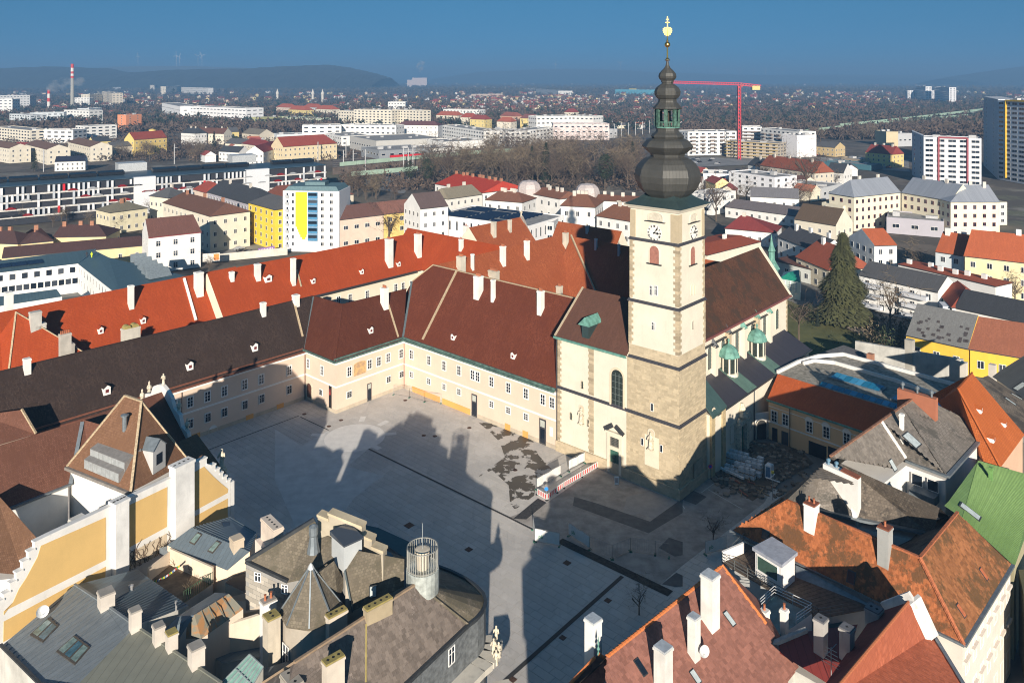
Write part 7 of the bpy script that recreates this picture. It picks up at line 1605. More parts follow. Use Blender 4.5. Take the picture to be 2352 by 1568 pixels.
for a,b,hh in((0,.17,2.4),(.17,.68,3.0),(.68,.83,2.1),(.83,1.0,1.4)):
    m=MB();p=f0+FDn*(L_*(a+b)/2)-Z*3;m.box(p,L_*(b-a)/2,.42,hh+2.75,(FDn,FNn),0);m.box(p+Z*(hh+2.75),L_*(b-a)/2+.06,.52,.25,(FDn,FNn),1);m.build('stepped_chimney',[plaster((.48,.42,.32),.4),plaster((.60,.50,.34),.4)],rc)
for x,yb,yt,s in((690,280,100,.42),(918,265,165,.38)):
    p=at_z('L2',x,yb,20.3);t=at_y('L2',x,yt,p.y);h_=t.z-p.z;m=MB();m.lathe(p,[(s*1.6,-.5),(s*1.2,.3),(s*.9,h_*.5),(s*1.1,h_*.55),(s*1.1,h_*.9),(s*.2,h_)],10);m.build('roof_cowl',FLASH,rc)
m=MB();p=at_z('L2',915,420,19.3);m.box(p+RS_R*.5,1.2,1.0,2.6,AXR);m.build('glazed_dormer',plaster((.48,.5,.5),.2),rc);m=MB();m.prism([p+RS_R*.5+a for a in(RS_S*-1.4-RS_R*1.1+Z*3.0,RS_S*1.4-RS_R*1.1+Z*2.7,RS_S*1.4+RS_R*1.1+Z*2.7,RS_S*-1.4+RS_R*1.1+Z*3.0)],p.z+2.55,0,0);m.build('dormer_glass',GLASS,rc)
skylight(rc,NF,'L2',1155,625,.6,1.0);m=MB();m.prism(PZ('L2',(990,85,9.0),(1400,360,9.0),(1640,330,9.0),(1200,130,9.0)),0,0,1);m.build('canopy_roof',[plain('dark_green_glass',(.02,.05,.05),.3),DGREY],rc)
# pale chimney block beside the inner roof
o=thing('chimney_block','tan chimney block with five flues at the edge of the square','chimney',at_z('L2',370,330,0));p=at_z('L2',365,330,15.5);chimney(o,p,3.2,1.1,3.4,AXR,plaster((.68,.58,.48),.25),sink=11,flue=True);m=MB();m.box(Vector((p.x,p.y,0)),1.85,1.1,16.6,AXR);m.build('wall',plaster((.72,.62,.54),.15),o)
m=MB();m.prism(PZ('L2',(0,560,13),(160,440,13),(430,600,13),(160,640,13)),0,0,1);o=tag(m.build('small_yard',[plain('dark_yard',(.05,.045,.04),.9),plaster((.40,.37,.31),.3)]),'small dark roof yard with flower pots by the grey stone wall','roof yard')

# the whole town hall side was set out against a fire wall plane; shadows on the square fix its true distance
def set_back(root,K):
    shared=set(me.name for v in _shared.values()for me in(v if isinstance(v,tuple)else(v,)));f=lambda p:Vector((p.x*K,p.y*K,0 if p.z<1 else EYE-(EYE-p.z)*K))
    o0=ORG[root.name].copy();o1=f(o0)if o0.z>1 else Vector((o0.x*K,o0.y*K,0));inst_=set()
    for o in root.children_recursive:
        if o.parent.name in inst_:inst_.add(o.name);continue
        if o.data.users>1 or o.data.name in shared:
            inst_.add(o.name);loc=o.matrix_local.translation+o0;M=o.matrix_local.copy();M.translation=Vector();o.matrix_local=Matrix.Translation(f(loc)-o1)@M@Matrix.Scale(K,4)
        else:
            for v in o.data.vertices:v.co=f(v.co+o0)-o1
    root.location=o1;ORG[root.name]=o1
for r_ in(bh,):set_back(r_,.925)
for r_ in(mr,ry,gho,rg,fl_,sk):set_back(r_,.91)

# ================================================================== the town around: every building a thing of its own
RD=(.34,.075,.05);BRN=(.15,.07,.05);TAU=(.20,.12,.09);GRY=(.12,.12,.125);DKG=(.06,.065,.075);TRC=(.36,.13,.07);MAR=(.25,.05,.045);OLV=(.21,.19,.14)
w_,c_,y_,p_,t_,g_,b_,o_=(.76,.75,.72),(.72,.66,.54),(.72,.58,.24),(.68,.54,.44),(.58,.52,.42),(.48,.49,.50),(.60,.64,.66),(.72,.42,.12)
CHM=plaster((.62,.57,.50),.2);BRK=plaster((.42,.20,.12),.3)
def Hs(lab,c,x1,y1,x2,y2,z,w,wall,roof,ridge=38,hip=0.0,rows=2,sp=3.4,ch=0,cm=None,**k):
    kw=dict(pitch=ridge,hip=hip)if not isinstance(ridge,tuple)else dict(R1=(c,ridge[0],ridge[1]),R2=(c,ridge[2],ridge[3]))
    H=house(lab,at_z(c,x1,y1,z),at_z(c,x2,y2,z),w,wall,roof,rows=rows,spacing=sp,**kw,**k)
    rd=random.Random(int(x1+y1))
    for i in range(ch):
        p=H.r1.lerp(H.r2,(i+.5)/ch+rd.uniform(-.05,.05));m=MB();m.box(p-Z*1.5+H.n*rd.uniform(-1.2,1.2),.7,.4,2.9,(H.d,H.n));m.build('chimney',cm or CHM,H.root)
    return H
def Bk(lab,c,x1,y1,x2,y2,z,w,wall,rows=4,sp=4.0,**k):return block(lab,at_z(c,x1,y1,z),at_z(c,x2,y2,z),w,wall,rows=rows,spacing=sp,**k)
# -- left, just behind the orange wings
Hs('white three storey house with maroon eaves beside the blank cream gable','R1',1365,805,1855,752,12.5,12,w_,(.16,.075,.06),(1285,635,1775,590),rows=3,sp=4.6,win=(1.3,1.7),trim=plain('maroon_trim',(.25,.03,.04),.6),lod='near',style='cross')
Hs('cream house with large blank gable and brown roof by the car park','R1',1490,480,1925,608,14,17,c_,(.17,.085,.06),(1690,378,2082,490),rows=3,sp=4,ch=3,cm=BRK)
Hs('pale yellow villa with hipped grey-olive roof before the parking deck','R1',1005,575,1365,528,9.5,14,(.66,.60,.42),OLV,25,1,rows=2,ch=2,cm=BRK)
Hs('small white house with dark hipped roof next to the parking deck','R1',1365,418,1540,440,13,12,c_,GRY,32,1,rows=2,ch=1)
Hs('long violet-grey house with dark mansard roof and a row of roof windows','R1',1900,385,2335,510,15,15,(.38,.37,.42),DKG,(2010,285,2400,325),rows=4,ch=2)
Hs('low house with red hipped roof between the dark mansard and the parking deck','R1',1765,358,1885,392,12,12,p_,RD,35,.8,rows=1)
Hs('yellow five storey apartment house with grey hipped roof','R2',-80,480,168,548,16,14,(.78,.56,.06),GRY,28,1,rows=5,sp=4.2,win=(1.1,1.5))
# apartment tower with the yellow panel
tb=Bk('white eight storey tower with yellow stripe and blue balconies','R2',247,372,765,378,23.6,15,(.74,.73,.72),rows=0,parapet=.3,roofc=plain('teal_cap',(.10,.17,.19),.6))
def on_front(H,tx,z):p=H.e1+H.d*(H.L*tx);return Vector((p.x,p.y,z))-H.n*.0
YW=plain('yellow_panel',(.85,.55,.01),.7,var=.03);m=MB()
for i in range(8):
    z0=23.3-18.2*(i/8 if i<5 else(.62+(i-5)*.055));lv=[(.225,23.2,.43,9.6),(.25,9.6,.43,8.6),(.27,8.6,.43,7.6),(.29,7.6,.43,6.6),(.31,6.6,.42,5.6),(.34,5.6,.40,4.8)]
for a,zt,b,zb in lv:q=[on_front(tb,a,zb)-tb.n*.06,on_front(tb,b,zb)-tb.n*.06,on_front(tb,b,zb)+tb.n*.02,on_front(tb,a,zb)+tb.n*.02];m.hexa(q,[Vector((p.x,p.y,zt))for p in q])
m.build('yellow_panel',YW,tb.root);BLU=plain('balcony_blue',(.05,.20,.36),.5)
for k in range(8):
    z0=1.6+k*2.72
    for tx in(.08,.18,.70,.86):
        inst('window',far_window_mesh(1.1 if tx>.5 else .7,1.3,'b'),tb.root,on_front(tb,tx,z0+.8),tb.d)
    if k and k<8:m=MB();p=on_front(tb,.535,z0);m.box(p,1.9,.5,2.45,(tb.d,tb.n),0);m.box(p-tb.n*.52+Z*1.1,1.7,.02,1.1,(tb.d,tb.n),1);m.build('balcony',[BLU,GLASS],tb.root)
    m=MB();m.box(on_front(tb,.08,z0+.3)-tb.n*.3,.7,.3,.9,(tb.d,tb.n));m.build('balcony',plain('balcony_grey',(.4,.42,.43),.6),tb.root)
m=MB();q=[tb.e1+tb.d*.4+tb.n*.6,tb.e2-tb.d*.4+tb.n*.6,tb.e2-tb.d*.4+tb.n*14,tb.e1+tb.d*.4+tb.n*14];cen=sum(q,Vector())/4;m.hexa(q,[p.lerp(cen,.12)+Z*1.6 for p in q]);m.box(cen+Z*1.5,4,2.5,1.4,(tb.d,tb.n));m.build('roof_cap',plain('teal_cap',(.10,.17,.19),.6),tb.root)
Hs('red-brown hipped roof house behind the yellow-striped tower','R2',200,470,905,405,12,22,t_,(.22,.08,.055),(190,330,650,285),rows=2,ch=1)
Hs('pink house with purple-brown roof right of the striped tower','R2',770,640,1175,592,12.5,14,(.66,.52,.42),(.17,.09,.075),(780,512,1112,472),rows=2,sp=4.2,win=(1.8,1.4))
Hs('yellow and orange fronted house with salmon roof','R2',1175,590,1506,552,12.5,14,(.74,.56,.20),(.27,.13,.10),(1112,472,1440,447),rows=3,sp=4.4,win=(1.5,1.6))
Hs('tall white house with dark mansard and arched dormers','R2',1512,540,1768,512,17,14,w_,(.14,.10,.095),(1440,392,1700,378),rows=4,sp=3.2)
Hs('white house with beige low-pitched roof','R2',1765,450,2082,405,15,15,(.72,.70,.64),(.30,.26,.19),(1708,355,1975,308),rows=4,sp=3.6,ch=2)
Hs('long house with bright red hipped roof and a row of brick chimneys','T2',640,1262,970,1325,15,26,w_,(.48,.06,.035),(745,1200,1112,1228),rows=4,ch=9,cm=BRK)
sb_=Bk('white museum block with rows of solar panels on its flat roof','R3',265,185,1205,300,12.5,27,(.76,.75,.74),rows=1,sp=3.3,win=(.8,3.4),style='p',parapet=.4,foot=6)
PV=plain('solar_panel',(.012,.02,.045),.25,var=.05)
for i in range(8):
    for j in range(3):
        if(i*3+j)%7==5:continue
        m=MB();p=sb_.e1+sb_.d*(sb_.L*(.2+.25*j))+sb_.n*(3+i*3)-Z*.3;L2=sb_.L*.115;q=[p-sb_.d*L2-sb_.n*.8,p+sb_.d*L2-sb_.n*.8,p+sb_.d*L2+sb_.n*.8+Z*.5,p-sb_.d*L2+sb_.n*.8+Z*.5];m.hexa(q,[x+Z*.08 for x in q]);m.build('solar_panel',PV,sb_.root)
Bk('grey glass-fronted link between the solar museum block and the white palace','R3',1215,250,1450,262,12,9,g_,rows=3,sp=2.4,win=(1.8,1.6))
for a in(('left pavilion of the white palace with brown hipped roof','T2',985,1372,1245,1392,15,15,(1085,1318,1215,1310)),('middle range of the white palace behind the glass link','T2',1300,1330,1500,1368,15,14,(1215,1272,1560,1296)),('central pavilion of the white palace with paired roof hips','T2',1500,1412,1745,1425,16,17,(1590,1330,1690,1335)),('far right range of the white palace','T2',1740,1375,2060,1392,15,14,(1760,1330,2040,1350)),('white house with brown hip just left of the clock tower','T2',1745,1482,1990,1522,13.5,16,(1872,1402,2010,1420))):
    Hs(a[0],a[1],*a[2:8],w_,(.24,.11,.07),a[8],rows=3,sp=4.2,ch=4,win=(1.1,1.8),name='palace_range')
for x,y,l in((1290,1262,'left'),(1690,1285,'right')):
    p=at_z('T2',x,y,19);m=MB();m.lathe(Vector((p.x,p.y,0)),[(5.5,0),(5.5,17),(4.8,19),(3.4,20.2),(.1,20.8)],8,0,.5);tag(m.build('pavilion_roof',plain('pale_sheet_roof',(.48,.42,.40),.6)),'pale domed pavilion over the %s of the white palace'%l,'pavilion')
# yellow barrack ranges and the blue-roofed hall
Hs('long low yellow range with dark roof and small baroque gable','R1',15,990,1345,872,6,12,(.74,.60,.34),(.10,.055,.05),(15,905,1290,772),rows=1,sp=5)
Hs('yellow hipped house nearest the left edge','R1',-160,850,165,862,6,13,(.74,.60,.34),(.10,.055,.05),(-150,735,130,735),rows=1,ch=2,cm=BRK)
Hs('yellow house with pyramid roof in the left yard','R1',182,862,500,830,6,14,(.74,.60,.34),(.10,.055,.05),30,1,rows=1,ch=1,cm=BRK)
Hs('yellow house with wide dark roof behind the pyramid roof','R1',482,800,980,790,6.5,14,(.74,.60,.34),(.10,.055,.05),(340,712,900,655),rows=1,ch=3,cm=BRK)
BLR=metal((.09,.15,.18),.5,.8,.3,.3)
hb=thing('concert_hall','white hall with blue-grey sheet roofs and saw-tooth skylights','building',at_z('R1',700,1150,0));q=PZ('R1',(-60,1132,9),(720,1042,9),(880,905,11),(-60,1020,11));q2=PZ('R1',(718,1045,9),(1120,1360,9),(1900,1200,10),(1000,985,11),(880,925,11));m=MB();m.prism(q,0,0,1);m.prism(q2,0,0,1);m.build('roof',[BLR,plaster(w_,.06)],hb)
for a,b,n_,r_,z0 in((q[0],q[1],7,1,6),(q2[0],q2[1],14,1,6),(q2[0],q2[1],14,1,2.5),(q[0],q[1],12,1,2.5)):
    facade_windows(hb,Vector((a.x,a.y,0)),Vector((b.x,b.y,0)),z0,z0+2.6,r_,n_,1.5 if n_<13 else .6,1.7,'p')
s0,s1_=at_z('R1',1130,1010,10.4),at_z('R1',1330,1205,9.6);ds=(s1_-s0);d2=Vector((.86,.5,0))
for i in range(5):
    p=at_z('R1',1200+45*i,1035+38*i,10.2);e=at_z('R1',1350+58*i,1020+32*i,10.2);dd=(e-p).normalized();nn=Vector((-dd.y,dd.x,0));m=MB();m.mesh([p,e,e+nn*3.2,p+nn*3.2,p+nn*2.6+Z*2.2,e+nn*2.6+Z*2.2],[(0,1,5,4),(1,2,5),(2,3,4,5),(3,0,4),(3,2,1,0)]);m.build('saw_tooth',plain('grey_sheet',(.24,.28,.30),.5,.3),hb)
for i in range(3):
    m=MB();a,b=PZ('R1',(-40+145*i,1070-17*i,10.1),(100+145*i,1052-17*i,10.1));dd=(b-a).normalized();nn=Vector((-dd.y,dd.x,.15));m.hexa([a-nn*1.6,b-nn*1.6,b+nn*1.6,a+nn*1.6],[x+Z*.15 for x in(a-nn*1.6,b-nn*1.6,b+nn*1.6,a+nn*1.6)]);m.build('solar_panel',PV,hb)
q=PZ('R1',(-60,1440,7),(570,1345,7),(520,1275,8.5),(-60,1350,8.5));m=MB();m.prism(q,0,0,1);tag(m.build('arched_annexe',[BLR,plaster(w_)]),'low blue-grey barrel roof between hall and orange wing','annexe')
for i,(x,y,hv)in enumerate(((797,980,0),(843,985,1))):
    p=at_z('R1',x,y,10.9);lab='roof worker in yellow hi-vis jacket and dark trousers standing on the blue-grey roof' if hv else 'roof worker in dark clothes standing on the blue-grey roof'
    m=MB();m.lathe(p,[(.12,0),(.16,.1),(.17,.8),(.19,.95),(.2,1.2),(.22,1.42),(.08,1.52),(.11,1.62),(.1,1.75),(.02,1.8)],8,0);m.bar(p+Vector((.2,0,1.4)),p+Vector((.3,-.1,.85)),.06);m.bar(p+Vector((-.2,0,1.4)),p+Vector((-.3,-.1,.85)),.06)
    tag(m.build('person',plain('hi_vis',(.55,.7,.02),.7,var=0)if hv else plain('dark_clothes',(.03,.03,.04),.8)),lab,'person')
# car park wall, cars, billboard
m=MB();a,b=PZ('R1',(1890,1035,0),(2640,960,0));m.bar(a+Z*1.4,b+Z*1.4,.2,r2=1.4);tag(m.build('yard_wall',plaster((.66,.62,.54),.2)),'long cream wall behind the orange wing','wall')
CARC=[(.45,.46,.47),(.03,.03,.035),(.05,.06,.08),(.5,.5,.5),(.02,.02,.025),(.3,.02,.02)]
def car_proto(i):
    m=MB();L,w2=2.1,.85;sec=[(-2.1,.35),(-2.1,.85),(-1.4,.95),(-.9,1.4),(.6,1.42),(1.25,.98),(2.05,.8),(2.1,.35)]
    l=[Vector((x,-w2*(1 if z<1.1 else .82),z))for x,z in sec];r=[Vector((x,w2*(1 if z<1.1 else .82),z))for x,z in sec];n=len(l);m.mesh(l+r,[tuple(range(n)),tuple(range(2*n-1,n-1,-1))]+[(i_,n+i_,n+(i_+1)%n,(i_+1)%n)for i_ in range(n)],0)
    m.hexa([(-.95,-.72,1.0),(.9,-.72,1.0),(.9,.72,1.0),(-.95,.72,1.0)],[(-.8,-.73,1.36),(.62,-.73,1.36),(.62,.73,1.36),(-.8,.73,1.36)],1)
    return mesh_of(m,'car_body',[plain('car_paint',CARC[i],.25,.3,.5,0),GLASS])
CARB=[car_proto(i)for i in range(6)];q=MB()
for k in range(2):pass
q.lathe((0,0,0),[(.32,-.1),(.32,.1)],10);WHEEL=mesh_of(q,'wheel',[plain('tyre',(.015,.015,.015),.8)])
def car(p,ang,i,lab,group='cars parked around the town'):
    t=thing('parked_car',lab,'car',p,group);x=Vector((math.cos(ang),math.sin(ang),0));inst('body',CARB[i],t,p,x)
    for a in(-1.3,1.3):
        for b in(-.75,.75):w=inst('wheel',WHEEL,t,p+x*a+Vector((-x.y,x.x,0))*b+Z*.32,x);w.rotation_euler=(R(90),0,ang)
CN=['silver','black','dark blue','grey','black','dark red']
for i,(x,y)in enumerate(((2195,915),(2225,935),(2265,942),(2300,950),(2330,962))):car(at_z('R1',x,y,0),.7,[0,1,4,2,1][i],'%s car parked by the cream gable, %s from the left'%(CN[[0,1,4,2,1][i]],['first','second','third','fourth','fifth'][i]))
bb=thing('billboard','purple billboard with pale lettering beside the parked cars','billboard',at_z('R2',95,975,0));m=MB();a,b=PZ('R2',(20,975,0),(170,950,0));m.bar(a+Z*1.8,b+Z*1.8,.1,r2=1.2);m.build('panel',plain('billboard_purple',(.30,.16,.42),.6,var=.2),bb);m=MB();
for k in range(9):p=a.lerp(b,(k+.8)/10.5);q=a.lerp(b,(k+1.35)/10.5);m.bar(p+Z*2.3-Vector((0,.13,0)),q+Z*2.3-Vector((0,.13,0)),.03,r2=.25)
m.build('lettering',plain('billboard_white',(.8,.8,.8),.6,var=0),bb)
b2=thing('billboard','white billboard with orange figure on the cream yard wall','billboard',at_z('R1',1950,1020,0));m=MB();a,b=PZ('R1',(1862,1020,2.5),(2020,1008,2.5));m.bar(a+Z*1.2,b+Z*1.2,.1,r2=1.4);m.build('panel',plain('billboard_cloth',(.7,.66,.6),.6),b2);m=MB();m.bar(a.lerp(b,.65)+Z*1.2-Vector((0,.12,0)),b.lerp(a,.05)+Z*1.2-Vector((0,.12,0)),.03,r2=1.1);m.build('orange_print',plain('billboard_orange',(.75,.25,.05),.6),b2)
# -- parking deck: slabs, white and red panels, cars glimpsed inside, solar roof
pd_=thing('parking_deck','long multi-storey car park with white and red panels and solar roof','building',at_z('T1',1000,1450,0))
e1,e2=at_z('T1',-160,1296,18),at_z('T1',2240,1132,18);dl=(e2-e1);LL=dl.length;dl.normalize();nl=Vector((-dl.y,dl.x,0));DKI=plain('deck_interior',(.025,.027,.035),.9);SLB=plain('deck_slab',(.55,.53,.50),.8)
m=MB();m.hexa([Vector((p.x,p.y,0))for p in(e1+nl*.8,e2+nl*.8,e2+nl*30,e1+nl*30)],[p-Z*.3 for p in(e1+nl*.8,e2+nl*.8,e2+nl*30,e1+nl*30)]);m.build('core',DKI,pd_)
m=MB();q=[e1,e2,e2+nl*31,e1+nl*31];m.hexa([p-Z*.25 for p in q],q);m.build('roof',metal((.07,.11,.14),.45,2.5,.2,.25),pd_)
FL=[3.2,6.6,10.0,13.4]
for z in FL:m=MB();q=[e1-nl*.2,e2-nl*.2,e2+nl*.9,e1+nl*.9];m.hexa([Vector((p.x,p.y,z))for p in q],[Vector((p.x,p.y,z+.75))for p in q]);m.build('floor_slab',SLB,pd_)
PW,PG,PR=plain('panel_white',(.66,.67,.69),.5,var=.06),plain('panel_grey',(.45,.48,.52),.5,var=.06),plain('panel_red',(.60,.01,.02),.5,var=0);rd=random.Random(12);m=MB();k=0;redset={(3,31),(3,54),(2,6),(1,13),(2,76),(1,46),(3,108),(0,60),(3,135),(2,150),(3,171)}
NB=int(LL/2.05);pan=MB();pi_={}
for i,mt_ in enumerate((PW,PG,PR)):
    b_m=MB();b_m.hexa([(-.5,-.12,0),(.5,-.12,0),(.5,0,0),(-.5,0,0)],[(-.5,-.12,3.2),(.5,-.12,3.2),(.5,0,3.2),(-.5,0,3.2)]);pi_[i]=mesh_of(b_m,'facade_panel',[mt_])
cnt=0
for f in range(4):
    for i in range(NB):
        s=(i+.5)*LL/NB;red=(i*7+f*29)%47==11
        if not red and rd.random()>.5:continue
        p=e1+dl*s-nl*.3;inst('facade_panel',pi_[2 if red else(0 if rd.random()<.6 else 1)],pd_,Vector((p.x,p.y,FL[f]+.9)),dl);cnt+=1
for x0,x1,yt,yb in((920,1070,1203,1370),(1693,1850,1142,1310)):
    a=at_plane('T1',x0,yt,e1-nl*.6,nl);b=at_plane('T1',x1,yt,e1-nl*.6,nl);m=MB();q=[a,b,b+nl*3,a+nl*3];m.hexa([Vector((p.x,p.y,0))for p in q],[Vector((p.x,p.y,18.2))for p in q]);m.build('stair_core',PW,pd_)
    c=at_z('T1',(x0+x1)/2-60,yt-20,18)+nl*14;m=MB();m.box(c-Z*.5,7,5,4.5,(dl,nl));m.build('roof_house',plain('zinc_box',(.50,.52,.53),.5,.2),pd_)
for i in range(13):
    if i in(5,10):continue
    s=LL*(i+.5)/13;m=MB();p=e1+dl*s+nl*17;q=[p-dl*LL/28,p+dl*LL/28,p+dl*LL/28+nl*5,p-dl*LL/28+nl*5];m.hexa([q[0]+Z*.3,q[1]+Z*.3,q[2]+Z*.2,q[3]+Z*.2],[q[0]+Z*1.7,q[1]+Z*1.7,q[2]+Z*2.2,q[3]+Z*2.2]);m.build('solar_bank',plain('solar_dark',(.008,.009,.012),.4,var=0),pd_)
cr=random.Random(3)
for i in range(60):
    f=cr.randrange(4);s=cr.uniform(.02,.98)*LL;p=e1+dl*s+nl*.2;t=inst('parked_car',CARB[cr.choice((0,3,5,5,1))],None,Vector((p.x,p.y,FL[f]+.35)),dl)
    tag(t,'car parked behind the parapet of a parking deck floor','car','cars inside the parking deck')
# -- second belt on the left
Hs('beige apartment house with brick stair strip at the far left behind the deck','T1',-170,985,62,1020,12,16,c_,TAU,22,0,rows=3,sp=5)
Hs('beige apartment house behind the deck with dark fir before it','T1',172,990,320,1028,12,17,c_,TAU,22,0,rows=3,sp=5)
Hs('beige apartment house with red-brown balcony strip, right of the dark fir','T1',463,975,618,1010,12,17,c_,TAU,22,0,rows=3,sp=5)
Hs('white gabled house with navy roof directly behind the parking deck','T1',375,1112,585,1105,7,12,w_,(.03,.035,.06),30,0,rows=2,sp=3)
Hs('yellow house with red roof, two solar panels and round bay','T1',922,962,1148,945,14,14,(.78,.58,.20),RD,(893,905,1130,900),rows=3,sp=4.5)
p=at_z('T1',1047,1010,0);m=MB();m.lathe(p,[(3.2,0),(3.2,17),(3.4,17.2),(.2,18)],12);tag(m.build('round_bay',plaster((.78,.58,.20))),'round yellow stair bay on the red-roofed yellow house','stair tower')
Hs('long yellow and white school with dark red roof and solar panels','T1',1945,1010,2318,985,13,20,(.74,.62,.40),RD,(1832,935,2225,932),rows=3,sp=4)
Hs('white house with steep maroon roof left of the yellow school','T1',1812,1048,1962,1000,10,14,w_,MAR,36,0,rows=2)
Hs('pale house with maroon hip between school and navy-roofed house','T1',1655,985,1790,1005,9,14,c_,MAR,34,1,rows=2)
Hs('white house with brown roof and small cone turret','T1',1240,912,1340,918,12,14,w_,DKG,38,.5,rows=2,ch=2)
Hs('brown roofed house right of the cone turret','T1',1335,915,1535,920,11,14,c_,BRN,38,0,rows=2,ch=2)
Hs('small yellow gabled house among grey roofs','T1',1580,908,1642,905,10,12,y_,GRY,40,0,rows=1)
Hs('beige roofed workshop right of the yellow gable','T1',1660,915,1780,925,8,18,t_,(.22,.19,.15),30,0,rows=1)
Hs('grey roofed house with solar skylight strip','T1',1545,985,1680,990,8,16,c_,GRY,28,0,rows=1)
Hs('white house with dark gable left of the maroon roofs','T1',1500,1040,1640,1048,8,12,w_,DKG,36,0,rows=2)
Hs('grey roofed row behind the yellow round-bay house','T1',760,1010,918,1000,9,12,t_,GRY,32,0,rows=1)
Hs('maroon roofed houses left of the beige flats','T1',75,1010,175,1015,8,12,p_,MAR,34,0,rows=1)
Hs('yellow-walled house with dark roof behind the beige flats','T1',640,975,760,968,9,12,y_,DKG,34,0,rows=1)
Bk('salmon ten storey tower with white window strip and roof aerials','T1',866,790,972,785,22,16,(.70,.28,.14),rows=7,sp=9,boxes=2)
Bk('wide white office with stepped wings and blue glass centre','T1',1236,728,1690,745,24,30,(.80,.80,.80),rows=4,sp=9,win=(6,1.2),style='p',boxes=3)
Bk('white left wing of the stepped office','T1',1112,708,1238,732,24,30,(.80,.80,.80),rows=2,sp=12,win=(5,1.2),style='p')
m=MB();a,b=at_z('T1',1405,740,22),at_z('T1',1465,742,22);m.bar(a-Z*9,b-Z*9,1,r2=9);tag(m.build('glass_bay',plain('blue_glass_wall',(.04,.13,.2),.2)),'blue glass bay in the middle of the white office','glass bay')
for a in(('white flats with recessed balconies left of the salmon tower',575,868,802,858,15,w_,4),('long white flats at the left with grey balconies',222,890,502,892,14,w_,3),('white balcony house at the left edge',-60,870,205,895,14,c_,4),('glass and white office with curved front',65,782,205,790,18,b_,5),('pale office range with ribbon windows',205,775,438,772,18,b_,4),('white office with dark glazed bands',440,755,612,760,20,w_,4),('tall grey office block left edge',0,655,205,655,32,g_,6),('white stepped block below the tall grey office',-40,680,85,680,30,w_,5),('beige slab block right of the tall chimney',615,648,703,645,28,c_,6),('brown-grey slab tower right of the tall chimney',700,628,772,640,34,t_,8),('low glazed office by the chimney foot',512,672,615,672,22,w_,4),('pale green glazed block',610,745,700,740,16,b_,4),('twin pale slab left',1060,585,1120,580,34,c_,6),('twin pale slab right with stair tower',1140,595,1245,590,34,c_,6),('long white hospital slab on the rise',1335,560,1545,565,48,b_,7),('white hospital low range',1245,600,1430,605,28,w_,3),('yellow-green school hall in the middle distance',1790,808,1960,800,12,(.42,.42,.20),2),('green-trimmed white school with dark windows',1920,800,2180,815,12,(.50,.56,.42),2),('curved white office at the rail line',2075,862,2344,858,18,w_,4),('low blue-roofed hall left of the curved office',1900,925,2110,918,8,b_,1),('grey flat-roofed block on the hill foot',650,595,800,600,22,g_,3)):
    Bk(a[0],'T1',*a[1:6],22,a[6],rows=a[7],sp=7,win=(4,1.4),style='p',boxes=2)
for i,(x1,x2,y)in enumerate(((1895,1990,735),(1980,2095,752),(2075,2170,735),(2165,2275,748))):Hs('pastel four storey house with orange hipped roof, %s of four in a row'%['first','second','third','fourth'][i],'T1',x1,y,x2,y+5,15,18,[p_,y_,b_,c_][i],(.45,.12,.07),36,1,rows=4,sp=6)
# towers of the exhibition palace
for i,(x,y)in enumerate(((1905,700),(2148,700),(2215,705))):p=at_z('T1',x,y,0);m=MB();m.lathe(p,[(3.5,0),(3.5,22),(4.6,22.5),(4.8,27),(2.5,31),(.4,38)],8);tag(m.build('lantern_tower',plaster((.66,.62,.55))),'small cream lantern tower, %s of three'%['left','middle','right'][i],'tower')
# -- middle: mall, flats, rail line
for a in(('white shopping mall with low grey roofs',0,935,190,928,10,60,w_,2),('white office with red sign strip',-10,855,375,862,17,22,w_,3),('grey glazed mall front with red fascia',260,1035,602,1018,12,40,(.25,.27,.29),2),('white curved mall annexe',600,1022,812,1008,11,36,w_,2),('white mall hall with long name fascia',700,975,985,962,12,36,w_,1),('wide flat mall roof with plant',240,968,700,948,12,70,(.50,.49,.46),1),('long white flats, left bar with stacked balconies',695,860,980,900,19,20,w_,5),('long white flats, middle bar',970,888,1160,905,19,24,w_,5),('long white flats, right bar',1160,905,1455,875,19,20,w_,5),('white and red patterned office left',1340,800,1585,795,22,24,w_,4),('white and red patterned office middle',1455,850,1840,850,18,24,(.70,.60,.58),3),('white office behind the patterned ones',1580,795,1730,800,22,24,w_,4),('pale eight storey slab, left',85,752,345,758,26,20,c_,7),('pale eight storey slab, right',340,752,535,760,26,20,c_,7),('low pale slab at the left of the pair',-20,760,90,765,22,20,c_,5),('white vaulted hall behind the pale slabs',320,700,440,700,20,30,w_,3),('long pale office in the middle distance',700,750,950,755,16,20,w_,3),('grey station hall by the tracks',1810,890,1895,885,10,30,g_,1),('long white factory hall far off',1250,608,1490,625,18,60,w_,1),('blue furniture store with yellow block',1880,615,2118,618,20,60,(.12,.42,.55),1),('pale logistics hall near the horizon',1505,553,1600,553,16,60,w_,1),('low pink hall far off',945,648,1105,645,14,40,p_,1)):
    Bk(a[0],'T2',*a[1:7],a[7],rows=a[8],sp=6,win=(3,1.4),style='p',boxes=4)
p=at_z('T2',2000,612,20);m=MB();m.box(Vector((p.x,p.y-3,0)),18,4,21);tag(m.build('yellow_store_block',plain('store_yellow',(.75,.6,.1),.6)),'yellow entrance block of the blue furniture store','building')
Hs('white house with maroon hipped roof beside the white office','T2',378,858,665,862,15,18,w_,(.17,.08,.08),26,.8,rows=3,sp=5)
